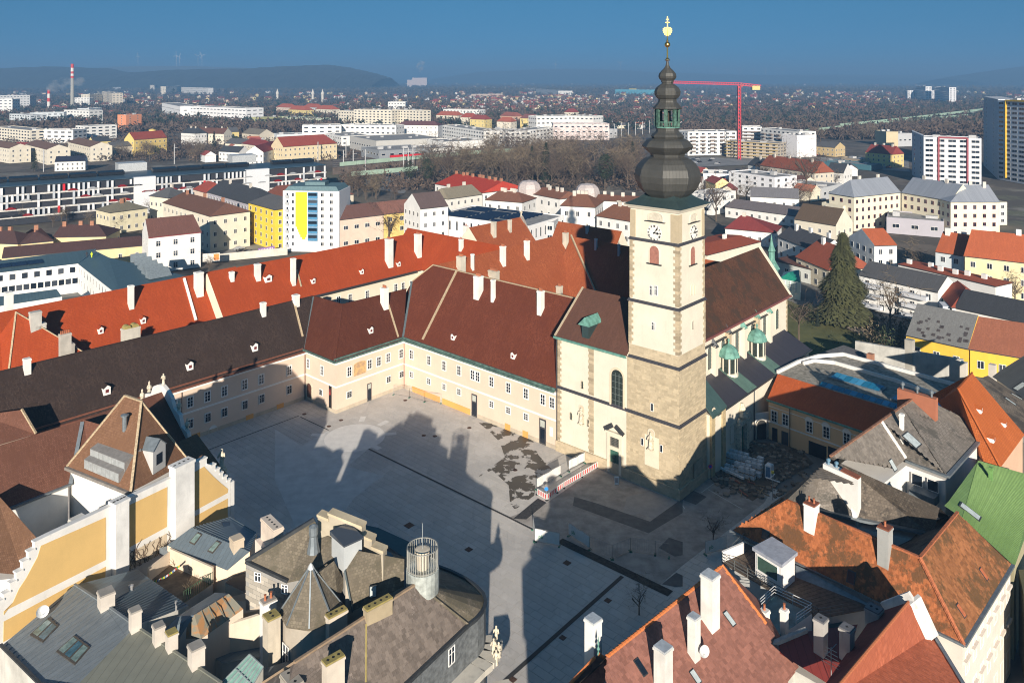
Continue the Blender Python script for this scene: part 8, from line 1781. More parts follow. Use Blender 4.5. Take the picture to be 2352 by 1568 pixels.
for i,(x1,y1,x2,y2,rc_,wc_)in enumerate(((650,790,795,795,(.45,.13,.08),c_),(815,805,900,808,(.42,.09,.06),c_),(880,818,985,822,(.30,.07,.06),y_),(1065,835,1165,838,(.45,.13,.08),c_),(1090,795,1195,800,(.34,.12,.09),(.66,.42,.3)),(1225,812,1330,815,(.24,.10,.09),y_),(535,790,575,790,(.45,.13,.08),p_),(1530,770,1600,772,(.30,.07,.06),c_))):
    Hs(['orange roofed row with fire wall steps','red roofed house left of the fork','maroon roofed yellow house','orange hipped corner house','salmon house with flat brown roof','yellow house with purple-brown roof','small orange end house by the pale slab','small maroon house beyond the patterned office'][i],'T2',x1,y1,x2,y2,14,16,wc_,rc_,35,.5,rows=3,sp=6)
# -- right side
for a in(('white flats with brown balconies, left of the red crane',35,905,370,900,21,22,w_,6),('white flats behind the red crane',410,870,545,872,21,22,w_,6),('long white flats right of the red crane',535,880,800,905,21,18,w_,6),('white end block on dark stilts right of the crane',785,930,918,925,19,18,(.82,.80,.80),0),('unfinished concrete block with yellow scaffold',300,965,650,985,14,18,(.46,.40,.32),5),('white school with rows of purple windows',318,1175,632,1218,13,18,(.80,.80,.82),4),('low white school wing with roof lights',140,1190,318,1195,9,20,(.80,.80,.82),2),('white blank-walled house left of the bare trees',205,1340,365,1310,10,14,w_,2),('small white block by the school',640,1225,762,1198,11,20,w_,2),('grey glazed school pavilion',665,1260,960,1290,7,26,g_,1),('tan warehouse behind the white wall',1398,905,1480,905,15,24,(.60,.50,.32),0),('grey ribbed shed next to the tan warehouse',1480,918,1575,915,13,20,g_,1),('low tan workshop by the parking lot',1090,1078,1215,1095,5,14,(.55,.45,.32),1),('low teal roof over the parking lot',975,1105,1290,1135,4,16,(.06,.16,.2),0),('grey low hall with clerestory',1400,1490,1795,1520,7,20,(.42,.40,.44),1)):
    H=Bk(a[0],'T3',*a[1:7],a[7],rows=a[8],sp=5.5,win=(2.6,1.5)if a[8]!=4 else(1.6,1.5),style='b',boxes=2)
    if 'flats' in a[0]:
        for k in range(5):
            for f in range(5):m=MB();p=H.e1+H.d*(H.L*(k+.5)/5);m.box(Vector((p.x,p.y,3.2+3.1*f))-H.n*.9,2.2,.9,1.1,(H.d,H.n));m.build('balcony',plain('balcony_taupe',(.20,.16,.14),.7),H.root)
    if 'scaffold' in a[0]:
        for f in range(5):m=MB();q=[H.e1-H.n*1.4-H.d,H.e2-H.n*1.4+H.d,H.e2-H.n*.3+H.d,H.e1-H.n*.3-H.d];m.hexa([Vector((p.x,p.y,2.4+2.7*f))for p in q],[Vector((p.x,p.y,2.65+2.7*f))for p in q]);m.build('scaffold_deck',plain('scaffold_yellow',(.55,.38,.08),.7),H.root)
# U-shaped cream building with zinc mansard
ZN=metal((.36,.38,.42),.45,.8,.25,.15)
for a in(('left wing of the cream building with zinc mansard and oval dormers',1178,1355,1500,1322,15,14,(1150,1238,1480,1205)),('middle wing of the cream building with zinc mansard',1500,1322,1840,1380,15,14,(1500,1210,1930,1262)),('right wing of the cream building with zinc mansard',1838,1388,2180,1388,15,16,(1940,1262,2150,1275))):
    Hs(a[0],'T3',*a[1:7],(.76,.70,.54),ZN,a[7],rows=4,sp=3.6,win=(1.2,1.5),frame=plain('maroon_frame',(.20,.03,.05),.6),ch=2)
Bk('low cream terrace block in front of the zinc mansard','T3',1100,1415,1420,1385,10.5,12,(.76,.70,.54),rows=3,sp=4,frame=plain('maroon_frame',(.20,.03,.05),.6));Bk('cream terrace block at the right foot of the zinc mansard','T3',1840,1400,2228,1388,10.5,10,(.76,.70,.54),rows=3,sp=4.2,frame=plain('maroon_frame',(.20,.03,.05),.6))
Bk('cream corner tower of the zinc mansard building','T3',1062,1362,1180,1372,13,12,(.76,.70,.54),rows=4,sp=3.2)
# high-rises at the right edge
for a in(('grey ten storey slab with maroon outline and ribbon windows',1655,940,2052,952,30,15,(.62,.64,.68),'maroon'),('tallest grey tower at the right edge with yellow outline',2165,688,2560,703,53,16,(.58,.61,.66),'yellow')):
    H=Bk(a[0],'T3',*a[1:7],a[7],rows=9 if a[8]=='maroon' else 17,sp=6,win=(4.2,1.5),style='b',boxes=3,sides=False);mt_=plain('outline_'+a[8],(.30,.06,.07)if a[8]=='maroon' else(.80,.48,.03),.6,var=0)
    x0,x1=(.26,.76)if a[8]=='maroon' else(.155,.95)
    for s in(x0,x1):m=MB();p=H.e1+H.d*(H.L*s);m.bar(Vector((p.x,p.y,2))-H.n*.3,Vector((p.x,p.y,H.z))-H.n*.3,.5);m.build('outline_frame',mt_,H.root)
    m=MB();m.bar(H.e1+H.d*H.L*x0-H.n*.3,H.e1+H.d*H.L*x1-H.n*.3,.5);m.build('outline_frame',mt_,H.root)
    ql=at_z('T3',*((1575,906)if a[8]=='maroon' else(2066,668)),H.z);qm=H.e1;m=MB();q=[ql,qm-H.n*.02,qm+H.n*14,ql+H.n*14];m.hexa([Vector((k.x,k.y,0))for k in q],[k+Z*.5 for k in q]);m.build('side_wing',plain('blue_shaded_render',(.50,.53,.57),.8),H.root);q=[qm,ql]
    facade_windows(H.root,Vector((q[1].x,q[1].y,0)),Vector((q[0].x,q[0].y,0)),1,H.z,9 if a[8]=='maroon' else 17,2,1.8,1.4,'b')
for a in(('white flats on the plain, left block of four',1545,622,1600,622,33),('white flats on the plain, tallest block of four',1600,592,1668,594,46),('white flats on the plain, third block of four',1672,622,1728,622,33),('white flats on the plain, right block of four',1730,595,1830,600,46)):Bk(a[0],'T3',*a[1:6],16,(.80,.80,.82),rows=9,sp=7,win=(3.5,2),style='p',boxes=1)
for a in(('long house with rust-red roof and four chimneys',528,1135,905,1190,11,16,t_,(.30,.09,.05),(600,1068,960,1108),3,4),('yellow house with steep maroon roof by the parking lot',1253,1045,1440,1062,10,15,y_,(.28,.06,.05),(1290,990,1470,1003),3,3),('tan house with grey roof left of the yellow one',918,1005,1045,1015,8,16,(.55,.42,.22),GRY,28,2,0),('dark roofed villa with white curved gable',985,1180,1105,1190,9,14,w_,DKG,38,2,1),('small dark house beside the long rust roof',445,1130,530,1145,8,12,w_,DKG,40,1,1),('barn roof, white front, behind the bare tree',465,1350,800,1365,6,18,w_,(.22,.21,.22),24,1,0),('long low taupe-roofed workshop',290,1420,780,1485,5,18,w_,(.20,.17,.17),18,1,0),('old brown-roofed barn with bare creeper',765,1505,1050,1550,6,14,c_,(.13,.09,.06),42,1,0),('house with steep maroon pyramid roof and skylights',285,1568,640,1600,6,16,w_,MAR,(400,1480,450,1480),1,1)):
    Hs(a[0],'T3',*a[1:7],a[7],a[8],a[9],rows=a[10],sp=4,ch=a[11])
# crane
ck=thing('tower_crane','tall red tower crane with long lattice jib','crane',at_z('T3',388,1095,0));p=ORG[ck.name];RC=plain('crane_red',(.60,.03,.05),.5,var=.05);zt=at_y('T3',395,590,p.y).z
def lattice(a,b,w,n,name,r=.16):
    m=MB();d_=(b-a).normalized();x=d_.cross(Z if abs(d_.z)<.9 else Vector((0,1,0))).normalized();y=x.cross(d_);cs=[(x*i+y*j)*w for i,j in((-1,-1),(1,-1),(1,1),(-1,1))]
    for c in cs:m.bar(a+c,b+c,r)
    for k in range(n):
        q0,q1=a.lerp(b,k/n),a.lerp(b,(k+1)/n)
        for i in range(4):m.bar(q0+cs[i],q1+cs[(i+1)%4],r*.7)
    return m.build(name,RC,ck)
lattice(p,Vector((p.x,p.y,zt)),1.0,20,'mast',.24);T_=Vector((p.x,p.y,zt));jl=at_y('T3',-50,575,p.y);lattice(T_+Z*1.5,Vector((jl.x,p.y+20,zt+3)),.9,30,'jib',.2);jr=at_y('T3',535,598,p.y);lattice(T_+Z*1.5,Vector((jr.x,p.y,zt-.5)),.9,8,'counter_jib',.2)
m=MB();m.box(Vector((jr.x-4,p.y,zt-3.5)),3.2,1.2,3.5);m.build('counterweight',plain('concrete_yellow',(.55,.48,.2),.8),ck);m=MB();m.box(T_-Z*1.5+Vector((1.8,0,0)),1,1,2.6);m.build('cab',plain('cab_dark',(.15,.05,.06),.4),ck)
# -- old town on the right behind the church
for a in(('white corner house with orange roof and blue-shaded gable','M3',1325,120,1480,116,11,16,b_,(.46,.12,.05),(1230,2,1500,-6),3,0),('orange-roofed town house with bare tree before it','M3',1740,160,1935,190,11,14,b_,(.46,.12,.05),(1660,10,1975,35),3,2),('long yellow town house with orange roof and white chimneys','M3',1935,190,2420,245,12,15,(.76,.66,.40),(.46,.12,.05),(1990,12,2440,45),3,2),('long white balcony house with slate-grey roof','M3',1212,320,1755,440,9.5,11,w_,(.10,.10,.105),(1270,215,1865,345),3,0),('long red-roofed row behind the slate-roofed balcony house','M3',1480,245,2160,400,8,9,w_,(.40,.10,.05),(1500,212,2150,380),0,6),('villa with rust-red hipped roof left of the big fir','M3',772,195,1005,290,7,16,(.74,.66,.5),(.33,.09,.05),(940,105,1100,98),2,2),('dark-roofed row with white dormer wall','M3',650,55,935,165,8,12,w_,(.09,.09,.10),(700,0,1140,65),2,3),('red hipped roof seen just right of the clock faces','M3',170,185,545,90,14,16,c_,(.42,.10,.05),(200,20,520,85),0,1),('low house with brown roof beyond the nave gable','M3',610,215,960,300,5,12,(.60,.62,.58),(.17,.08,.06),(600,180,960,255),1,0),('yellow-walled cottage with patchy grey roof','M3',1537,735,1965,830,6,16,(.80,.50,.06),(.20,.20,.195),(1640,515,2030,602),1,0),('rust-tiled right half of the yellow-walled cottage','M3',1967,830,2450,910,6,16,(.80,.50,.06),(.32,.12,.07),(2032,602,2460,670),1,0),('black slate roof with gable behind the patchy grey roof','M3',1870,545,2352,650,8,13,w_,(.055,.058,.065),(1950,425,2400,500),0,0),('white-gabled link house right of the balcony house','M3',1755,440,1850,545,8,10,w_,(.38,.09,.05),(1870,345,1950,400),0,0)):
    H=Hs(a[0],*a[1:8],a[8],a[9],a[10],rows=a[11],sp=4.0,ch=a[12],win=(1.2,1.6),cm=plaster(WHITE),cat='house')
    if 'balcony' in a[0]and 'behind' not in a[0]:
        for k,s in enumerate((.18,.75)):
            for f in range(3):m=MB();p=H.e1+H.d*(H.L*s);m.box(Vector((p.x,p.y,1.0+2.9*f))-H.n*.8,H.L*.15,.8,1.0,(H.d,H.n));m.build('balcony',plaster((.62,.64,.68)),H.root)
    if 'patchy' in a[0]and 'slate' not in a[0]:
        rd=random.Random(8);k=0
        while k<26:
            s,t=rd.uniform(.08,.95),rd.uniform(.05,.6);p=H.e1.lerp(H.e2,s).lerp(H.r1.lerp(H.r2,s),t);up=(H.r1-H.e1);up=(H.n*(H.w/2)+Z*(H.zr-H.z)).normalized();m=MB();r_=rd.uniform(.25,.45);nn=H.d.cross(up).normalized();q=[p-H.d*r_+nn*.02,p+H.d*r_+nn*.02,p+H.d*r_+up*r_*2+nn*.02,p-H.d*r_+up*r_*2+nn*.02];m.hexa(q,[x+nn*.05 for x in q]);m.build('patch_tile',plain('dark_tile',(.06,.05,.05),.9),H.root);k+=1
cn=thing('conservatory','green glass-roofed conservatory by the nave gable','conservatory',at_z('M3',740,480,0));q=PZ('M3',(668,345,5.5),(812,372,5.5),(815,300,5.5),(700,300,5.5));m=MB();m.prism(q,0,1,1);m.build('wall',[CW,plaster((.50,.60,.56))],cn);m=MB();ap_=at_z('M3',728,305,7.3);bp_=at_z('M3',800,285,7.3);m.poly([q[0],ap_,bp_,q[3]]);m.poly([q[1],q[2],bp_,ap_]);m.poly([q[0],q[1],ap_]);m.build('glass_roof',plain('emerald_glass',(.02,.22,.15),.2),cn)
for i in range(5):a=q[0].lerp(q[1],i/4);m=MB();m.bar(Vector((a.x,a.y-.1,2.5)),Vector((a.x,a.y-.1,5.3)),.12);m.build('mullion',WTRIM,cn)
o=MB();o.prism(PZ('M3',(900,875,6),(1110,803,6.5),(1290,870,6),(1160,955,5)),0,0,1);tag(o.build('flat_roof_shed',[plain('dark_felt',(.09,.09,.095),.9),WHT]),'dark flat-roofed shed between lawn and gravel roof','shed')
m=MB();a,b=PZ('M3',(1190,870,4),(1935,1005,4));m.bar(a,b,.35,r2=3.2);tag(m.build('old_garden_wall',plaster((.50,.49,.45),.4)),'long weathered grey wall with a concrete pier','wall');m=MB();p=at_z('M3',1565,1060,0);m.box(p,.8,.8,9.5,AXR);tag(m.build('wall_pier',plaster((.42,.40,.35),.3)),'tall concrete chimney pier standing before the grey wall','chimney')
m=MB();rd=random.Random(6)
for k in range(28):p=at_z('M3',rd.uniform(1205,1320),rd.uniform(930,990),6.2);a=rd.uniform(0,3.1);m.bar(p,p+Vector((math.cos(a),math.sin(a),rd.uniform(-.1,.3)))*1.8,.08)
tag(m.build('firewood',WOODM),'loose heap of firewood on the flat roof by the brick chimney','firewood',kind='stuff')
for x,yb,yt,mt_,lab in((1295,935,862,BRK,'brick chimney rising beside the firewood heap'),(1938,990,920,CHM,'white chimney at the right end of the grey wall'),(2135,1000,935,CHM,'squat tan chimney before the charcoal roof')):p=at_z('M3',x,yb,5.5);t=at_y('M3',x,yt,p.y);m=MB();m.box(Vector((p.x,p.y,0)),.6,.6,t.z,AXR);tag(m.build('chimney_stack',mt_),lab,'chimney')
m=MB();rd=random.Random(1);a,b=at_z('M3',985,635),at_z('M3',1250,740);ww=thing('board_fence','weathered board fence between lawn and fir tree','fence',(a+b)/2)
for k in range(60):p=a.lerp(b,k/60);q=a.lerp(b,(k+.85)/60);m=MB();m.bar(Vector((p.x,p.y,.75)),Vector((q.x,q.y,.75)),.04,r2=.75+rd.uniform(-.05,.05));m.build('board',plain('grey_boards',(.28,.24,.2),.9),ww)

# ================================================================== trees, rail line, suburbs, hills, far things
import numpy as np
TW=plain('winter_twigs',(.10,.070,.052),.95,var=.3,scale=.4);TW2=plain('winter_twigs_pale',(.17,.13,.085),.95,var=.3,scale=.4);BARK=plain('bark',(.10,.075,.055),.95);EVG=plain('evergreen',(.035,.05,.022),.95,var=.4,scale=.5);EVD=plain('dark_evergreen',(.018,.032,.022),.95,var=.4,scale=.5)
def bare_tree(seed,h=14,n=420,th=.06):
    rd=random.Random(seed);tr_m,cr_m=MB(),MB();tr_m.lathe((0,0,0),[(h*.022,0),(h*.016,h*.3),(h*.008,h*.55)],6);tips=[]
    for k in range(9):
        a=rd.uniform(0,6.28);b=Vector((0,0,h*rd.uniform(.2,.5)));e=b+Vector((math.cos(a)*h*.2,math.sin(a)*h*.2,h*rd.uniform(.15,.35)));tr_m.bar(b,e,h*.007);tips+=[b.lerp(e,.5),e]
    for k in range(n):
        b=rd.choice(tips);d_=Vector((rd.gauss(0,1),rd.gauss(0,1),rd.gauss(.5,.7))).normalized();L=h*rd.uniform(.08,.26);e=b+d_*L;x=d_.cross(Vector((rd.random(),rd.random(),rd.random()))).normalized()*th;cr_m.mesh([b-x,b+x,e+x*.3],[(0,1,2)])
        if k<n//2:tips.append(e)
    return mesh_of(tr_m,'trunk',[BARK]),cr_m
def conifer(seed,h=14,r=3.2,n=900,mat=EVG,top=.0):
    rd=random.Random(seed);tr_m,cr_m=MB(),MB();tr_m.lathe((0,0,0),[(h*.02,0),(h*.005,h*.95)],6)
    for k in range(n):
        t=rd.random()**.75;z=h*(.08+.92*(1-t))if not top else h*(.35+.65*rd.random());rr=r*(t*(.8+.2*math.sin(z*6/h*3.1)))if not top else r*math.sin(math.pi*(z/h-.3)/.75);a=rd.uniform(0,6.28);q=rr*rd.uniform(.45,1.05)
        p=Vector((math.cos(a)*q,math.sin(a)*q,z));o=Vector((math.cos(a),math.sin(a),-.35));s=Vector((-math.sin(a),math.cos(a),0));L=h*.05*rd.uniform(.6,1.4);cr_m.mesh([p-s*L*.45,p+s*L*.45,p+o*L],[(0,1,2)])
    return mesh_of(tr_m,'trunk',[BARK]),mesh_of(cr_m,'crown',[mat])
BT=[]
for i in range(5):t_,c_m=bare_tree(i,th=.07 if i<3 else .05,n=430);BT.append((t_,mesh_of(c_m,'crown',[TW if i%2 else TW2])))
CF=[conifer(20),conifer(21,r=2.6,mat=EVD),conifer(22,h=14,r=4.2,mat=EVG,top=1)]
def tree(kind,p,h,lab,cat='tree',group=None,name=None):
    tm,cm=(BT if kind=='b' else CF)[int(abs(p.x*3+p.y))%(5 if kind=='b' else 3)]if kind!='f' else CF[0];r_=thing(name or('bare_tree' if kind=='b' else 'conifer_tree'),lab,cat,p,group);r_.scale=(h/14,)*3;r_.rotation_euler.z=p.x*1.7
    for nm,me in(('trunk',tm),('crown',cm)):o=bpy.data.objects.new(nm,me);scene.collection.objects.link(o);o.parent=r_
    return r_
# the big fir of the church garden
tm,cm=conifer(5,25,8.4,9000,plain('fir_green',(.075,.078,.028),.95,var=.45,scale=.6));p=at_z('M3',1105,655);r_=thing('fir_tree','large dark green fir tree at the edge of the church lawn','tree',p);
for nm,me in(('trunk',tm),('crown',cm)):o=bpy.data.objects.new(nm,me);scene.collection.objects.link(o);o.parent=r_
rd=random.Random(31)
for c,x,y,h,lab in(('M3',800,775,12,'slender bare tree on the church lawn'),('M3',1620,330,11,'bare tree before the orange-roofed town house'),('M3',2290,520,9,'bare tree before the long yellow town house'),('M3',690,190,9,'bare tree by the row with dormers'),('T3',850,1370,30,'big pale bare tree before the white school'),('T3',230,1520,20,'bare tree beside the tower roof'),('T3',1990,1560,14,'bare tree at the cream terrace block'),('R2',1220,870,16,'dense bare tree before the yellow and orange house'),('R2',980,860,11,'bare street tree before the pink house'),('R2',890,870,11,'second bare street tree left before the pink house'),('R2',1130,850,11,'bare street tree at the right of the pink house'),('R2',700,890,10,'bare tree at the foot of the striped tower'),('R1',1080,760,9,'bare tree in the villa garden'),('R1',1400,640,10,'pale bare tree between villa and cream house'),('R1',1920,1110,6,'dark bare bush above the cream yard wall'),('B3',210,620,4.5,'thin bare tree in the square before the terrace'),('B2',2045,1100,4.5,'thin bare sapling in the shaded square'),('M3',1430,700,14,'bare tree behind the lawn fence'),('M3',1880,0,12,'bare tree between the orange-roofed houses')):tree('b',at_z(c,x,y),h,lab)
for c,x,y,h,lab in(('M3',1500,800,6,'green shrub by the yellow cottage'),('M3',1390,800,5,'olive shrub beside the roof garden pots'),('M3',870,640,5,'dark shrub left of the big fir'),('M3',930,680,4,'low dark shrub under the big fir'),('R1',320,190,16,'dark fir before the beige flats'),('T1',1100,895,18,'dark fir before the white office'),('T1',540,945,16,'dark fir between the two white flats'),('T1',490,1060,12,'dark fir by the beige apartment gable'),('T1',1470,1030,18,'dark fir left of the maroon roofs'),('T1',1190,660,30,'dark evergreen beside the twin slabs'),('T2',1310,1255,24,'broad olive evergreen in the park'),('T2',1405,1270,27,'dark tall pine in the park right of the olive one'),('T2',1680,1260,12,'round dark evergreen in the park'),('T2',1810,1310,22,'olive evergreen at the right side of the park'),('T2',2000,1180,22,'dark evergreen beside the onion dome'),('T2',590,1290,18,'dark evergreen by the rail bridge'),('T2',470,1270,15,'dark bush-like evergreen left of the rail bridge'),('T2',1550,960,20,'dark evergreen on the rail bank'),('T2',1210,845,18,'dark fir among the orange-roofed houses')):tree('c',at_z(c,x,y),h,lab,'tree' if h>6 else 'shrub',name=None if h>6 else 'shrub')
occ=[]
for o in scene.objects:
    if o.parent is None and o.get('category')in('building','house')and o.type=='EMPTY':occ.append((o.location.x,o.location.y))
occ=np.array(occ)
def free(p,r):return np.min((occ[:,0]-p.x)**2+(occ[:,1]-p.y)**2)>r*r
def spread(c,x0,y0,x1,y1,n,kind,h0,h1,lab,group,r=12,slope=0):
    k=0
    for _ in range(n*6):
        if k>=n:break
        x=rd.uniform(x0,x1);p=at_z(c,x,rd.uniform(y0,y1)+slope*(x-x0))
        if not free(p,r):continue
        hh=rd.uniform(h0,h1);tree(kind,p,hh,('tall ' if hh>(h0+h1)/2 else 'smaller ')+lab+', '+('left part','left of the middle','right of the middle','right part')[int((x-x0)/(x1-x0)*3.999)],group=group);k+=1
spread('T2',560,1180,2000,1300,62,'b',17,26,'bare brown park tree behind the white palace','bare trees of the park',4);spread('T2',960,1060,2060,1180,40,'b',18,26,'bare brown tree in the rear of the park','bare trees at the back of the park',4)
spread('T1',760,1040,1450,1115,26,'b',10,15,'bare tree in the scrub behind the parking deck','bare trees behind the parking deck',5);spread('T1',0,1500,640,1560,9,'b',7,9,'bare tree at the foot of the parking deck','bare trees along the parking deck',2)
spread('T3',100,1180,1100,1420,14,'b',10,16,'bare tree among the school buildings','bare trees around the school',10);spread('T2',0,1280,450,1380,14,'b',9,14,'bare tree by the underpass road','bare trees by the underpass',6);spread('T3',880,870,2060,990,26,'b',12,18,'bare tree along the railway viaduct','bare trees along the viaduct',6,-.05)
# woods and hedges that read as masses: many small twig triangles
def wood(name,lab,c,x0,y0,x1,y1,n,h,mat,sz,slope=0,w=None,zf=None):
    g=np.random.default_rng(int(x0+y0));xs=g.uniform(x0,x1,n);ys=g.uniform(y0,y1,n)+slope*(xs-x0);ox,oy,s=SURVEY[c];X,Y=ox+xs*s,oy+ys*s;dep=F*EYE/(Y-HY);px=(X-CX)*dep/F
    ok=np.array([np.min((occ[:,0]-a)**2+(occ[:,1]-b)**2)>100 for a,b in zip(px,dep)])if n<9000 else np.ones(n,bool);px,dep=px[ok],dep[ok];n=len(px);K=12;P=np.stack([px,dep,np.zeros(n)],1);P=np.repeat(P,K,0);H_=np.repeat(g.uniform(.6,1,n)*h,K);M=n*K;zz=g.random(M)**.8
    P+=np.stack([g.normal(0,1,M)*H_*.22,g.normal(0,1,M)*H_*.22,zz*H_],1);A=g.normal(0,1,(M,3))*sz;B=g.normal(0,1,(M,3))*sz;V_=np.stack([P,P+A,P+B],1).reshape(-1,3);V_[:,2]=np.maximum(V_[:,2],.05)
    me=bpy.data.meshes.new(name);me.from_pydata(V_.tolist(),[],np.arange(M*3).reshape(-1,3).tolist());me.materials.append(mat);o=bpy.data.objects.new(name,me);scene.collection.objects.link(o);tag(o,lab,'woods',kind='stuff')
wood('scrub','brown scrub between houses and rail line','T2',0,1040,2080,1320,1500,6,TW,.9);wood('scrub','brown garden scrub left of the deck','T1',0,930,2344,1110,1500,6,TW,1.0)
wood('woods','brown tree belts across the middle distance','T1',0,640,2344,920,4500,12,TW,2.4);wood('woods','brown tree belts beyond the flats','T2',0,620,2344,880,5000,12,TW,2.4);wood('woods','brown tree belts and gardens on the right plain','T3',0,640,2344,960,7500,12,TW,2.6)
wood('woods','dark evergreens among the houses on the right plain','T3',0,600,2344,900,3500,11,EVD,2.2);wood('woods','far blue-brown woods','D',0,193,2352,214,9500,16,plain('far_wood',(.075,.065,.05),1),6.5);wood('woods','far evergreen patches','D',0,205,2352,300,4500,13,EVD,2.6)
wood('scrub','garden bushes on the right','M3',700,480,1500,900,60,2.5,EVG,.25);wood('scrub','brown bushes by the yellow cottage','M3',1230,640,1600,860,160,4,TW2,.3);wood('scrub','rooftop pot plants','M3',1300,830,1800,900,60,6,EVG,.3)
# suburbs
def far_house(i):
    wl=[(.74,.72,.68),(.70,.64,.50),(.74,.74,.74),(.66,.52,.38),(.72,.60,.30)][i%5];rf=[(.36,.09,.06),(.22,.08,.06),(.10,.10,.11),(.42,.14,.08),(.16,.11,.09),(.30,.06,.05)][i%6];m=MB();L,w,h,r=5.5+i%3,4.2,4.5+i%2,3.2
    m.hexa([(-L,-w,0),(L,-w,0),(L,w,0),(-L,w,0)],[(-L,-w,h),(L,-w,h),(L,w,h),(-L,w,h)],0);e=.5;v=[(-L-e,-w-e,h),(L+e,-w-e,h),(L+e,w+e,h),(-L-e,w+e,h),(-L-e,0,h+r),(L+e,0,h+r)];m.mesh(v,[(0,1,5,4),(2,3,4,5),(3,2,1,0)],1);m.mesh(v,[(1,2,5),(3,0,4)],0)
    for s in(-.5,.1,.6):m.poly([(L*s-.5,-w-.03,1.2),(L*s+.7,-w-.03,1.2),(L*s+.7,-w-.03,2.8),(L*s-.5,-w-.03,2.8)],2)
    return mesh_of(m,'suburban_house',[plain('far_wall%d'%(i%5),wl,.9),plain('far_roof%d'%(i%6),rf,.9),GLASS]),['white','cream','pale','tan','yellow'][i%5],['red','dark brown','slate grey','orange','brown','maroon'][i%6]
FH_=[far_house(i)for i in range(30)];cand=[]
for c,x0,y0,x1,y1,n in(('D',420,330,760,372,26),('D',0,238,560,300,120),('D',0,200,800,238,110),('D',1050,225,1380,262,190),('D',780,215,1500,245,120),('D',1330,255,1600,300,60),('D',1570,205,2110,262,230),('D',1570,240,1950,300,60),('D',700,245,1100,275,40),('D',1560,400,2000,470,14),('D',1900,196,2352,240,70),('D',800,193,2352,206,130)):
    k=0
    for _ in range(n*4):
        p=at_z(c,rd.uniform(x0,x1),rd.uniform(y0,y1))
        if free(p,16):cand.append((p,rd.randrange(30),round(rd.uniform(0,3.1)/.5)*.5+.2));k+=1
        if k>=n:break
cand.sort(key=lambda t:t[0].y);rest={}
for k,(p,i,a)in enumerate(cand):
    me,wc,rc_=FH_[i]
    if k<290:o=bpy.data.objects.new('suburban_house',me);scene.collection.objects.link(o);o.location=p;o.rotation_euler.z=a;tag(o,'small %s house with %s gabled roof among the bare gardens'%(wc,rc_),'house','suburban houses with %s walls and %s roofs'%(wc,rc_))
    else:rest.setdefault(i,[]).append((p,a))
m_v,m_f,m_m,mats=[],[],[],[]
for i,ps in rest.items():
    me=FH_[i][0];base=len(mats);mats+=list(me.materials);vs=[v.co.copy()for v in me.vertices];fs=[(tuple(q.vertices),q.material_index)for q in me.polygons]
    for p,a in ps:
        k=len(m_v);Rm=Matrix.Rotation(a,3,'Z');sc2=1+p.y/9000;m_v+=[Rm@v*sc2+p for v in vs]
        for f_,mi in fs:m_f.append(tuple(k+q for q in f_));m_m.append(base+mi)
me=bpy.data.meshes.new('far_suburb');me.from_pydata(m_v,[],m_f);[me.materials.append(q)for q in mats];me.polygons.foreach_set('material_index',m_m);o=bpy.data.objects.new('far_suburb',me);scene.collection.objects.link(o);tag(o,'distant suburb houses scattered to the horizon','houses',kind='stuff')
# rail line, sound walls, masts, train
RG=plain('noise_barrier_green',(.34,.46,.36),.7,var=.15,scale=.1)
def sound_wall(c,pts,z,h,lab):
    P_=[at_z(c,x,y,z)for x,y in pts];t=thing('noise_barrier',lab,'noise barrier',Vector((P_[0].x,P_[0].y,0)))
    for a,b in zip(P_,P_[1:]):
        n=max(1,int((b-a).length/14))
        for k in range(n):q,r_=a.lerp(b,k/n),a.lerp(b,(k+.97)/n);m=MB();m.bar(q-Z*h*.5,r_-Z*h*.5,.2,r2=h*.5);m.build('barrier_panel',RG,t)
bed=[at_z('T2',x,y,5)for x,y in((-60,1150),(700,1080),(1500,985),(1500,960),(700,1040),(-60,1095))];m=MB();m.prism([bed[0],bed[1],bed[4],bed[5]],-.2,0,0);m.prism([bed[1],bed[2],bed[3],bed[4]],-.2,0,0);structure('rail_embankment',m,plain('ballast',(.12,.095,.08),1,var=.3,scale=.2))
for k,dy in enumerate((0,16,30,44)):m=MB();a,b=at_z('T2',-60,1105+dy,5.2),at_z('T2',900,1030+dy*.7,5.2);m.bar(a,b,.12);m.bar(a+Vector((0,1.5,0)),b+Vector((0,1.5,0)),.12);structure('rail_track',m,plain('rail_steel',(.25,.22,.20),.5,.5))
sound_wall('T2',((70,1180),(300,1160),(530,1140)),7,3,'pale green noise barrier on the near side of the rail bridge');sound_wall('T2',((-10,1115),(330,1085),(900,1035),(1330,1010)),8,3,'long pale green noise barrier behind the tracks')
sound_wall('T3',((840,890),(1200,850),(1960,785)),11,4,'pale green noise barrier of the viaduct, near side');sound_wall('T3',((1080,850),(1500,810),(2060,745)),13,4,'pale green noise barrier of the viaduct, far side')
m=MB();a,b,c2,d2=[at_z('T3',x,y,8)for x,y in((820,905),(2000,800),(2060,760),(1060,860))];m.hexa([p-Z*1.5 for p in(a,b,c2,d2)],[a,b,c2,d2]);structure('viaduct',m,plain('viaduct_concrete',(.42,.44,.40),.8))
tn=thing('red_train','red passenger train standing before the grey mall','train',at_z('T2',450,1085,5));a,b=at_z('T2',338,1082,6.8),at_z('T2',565,1068,6.8)
for k in range(3):m=MB();m.bar(a.lerp(b,k/3),a.lerp(b,(k+.95)/3),1.4,r2=1.7);m.build('carriage',plain('train_red',(.55,.02,.03),.5),tn)
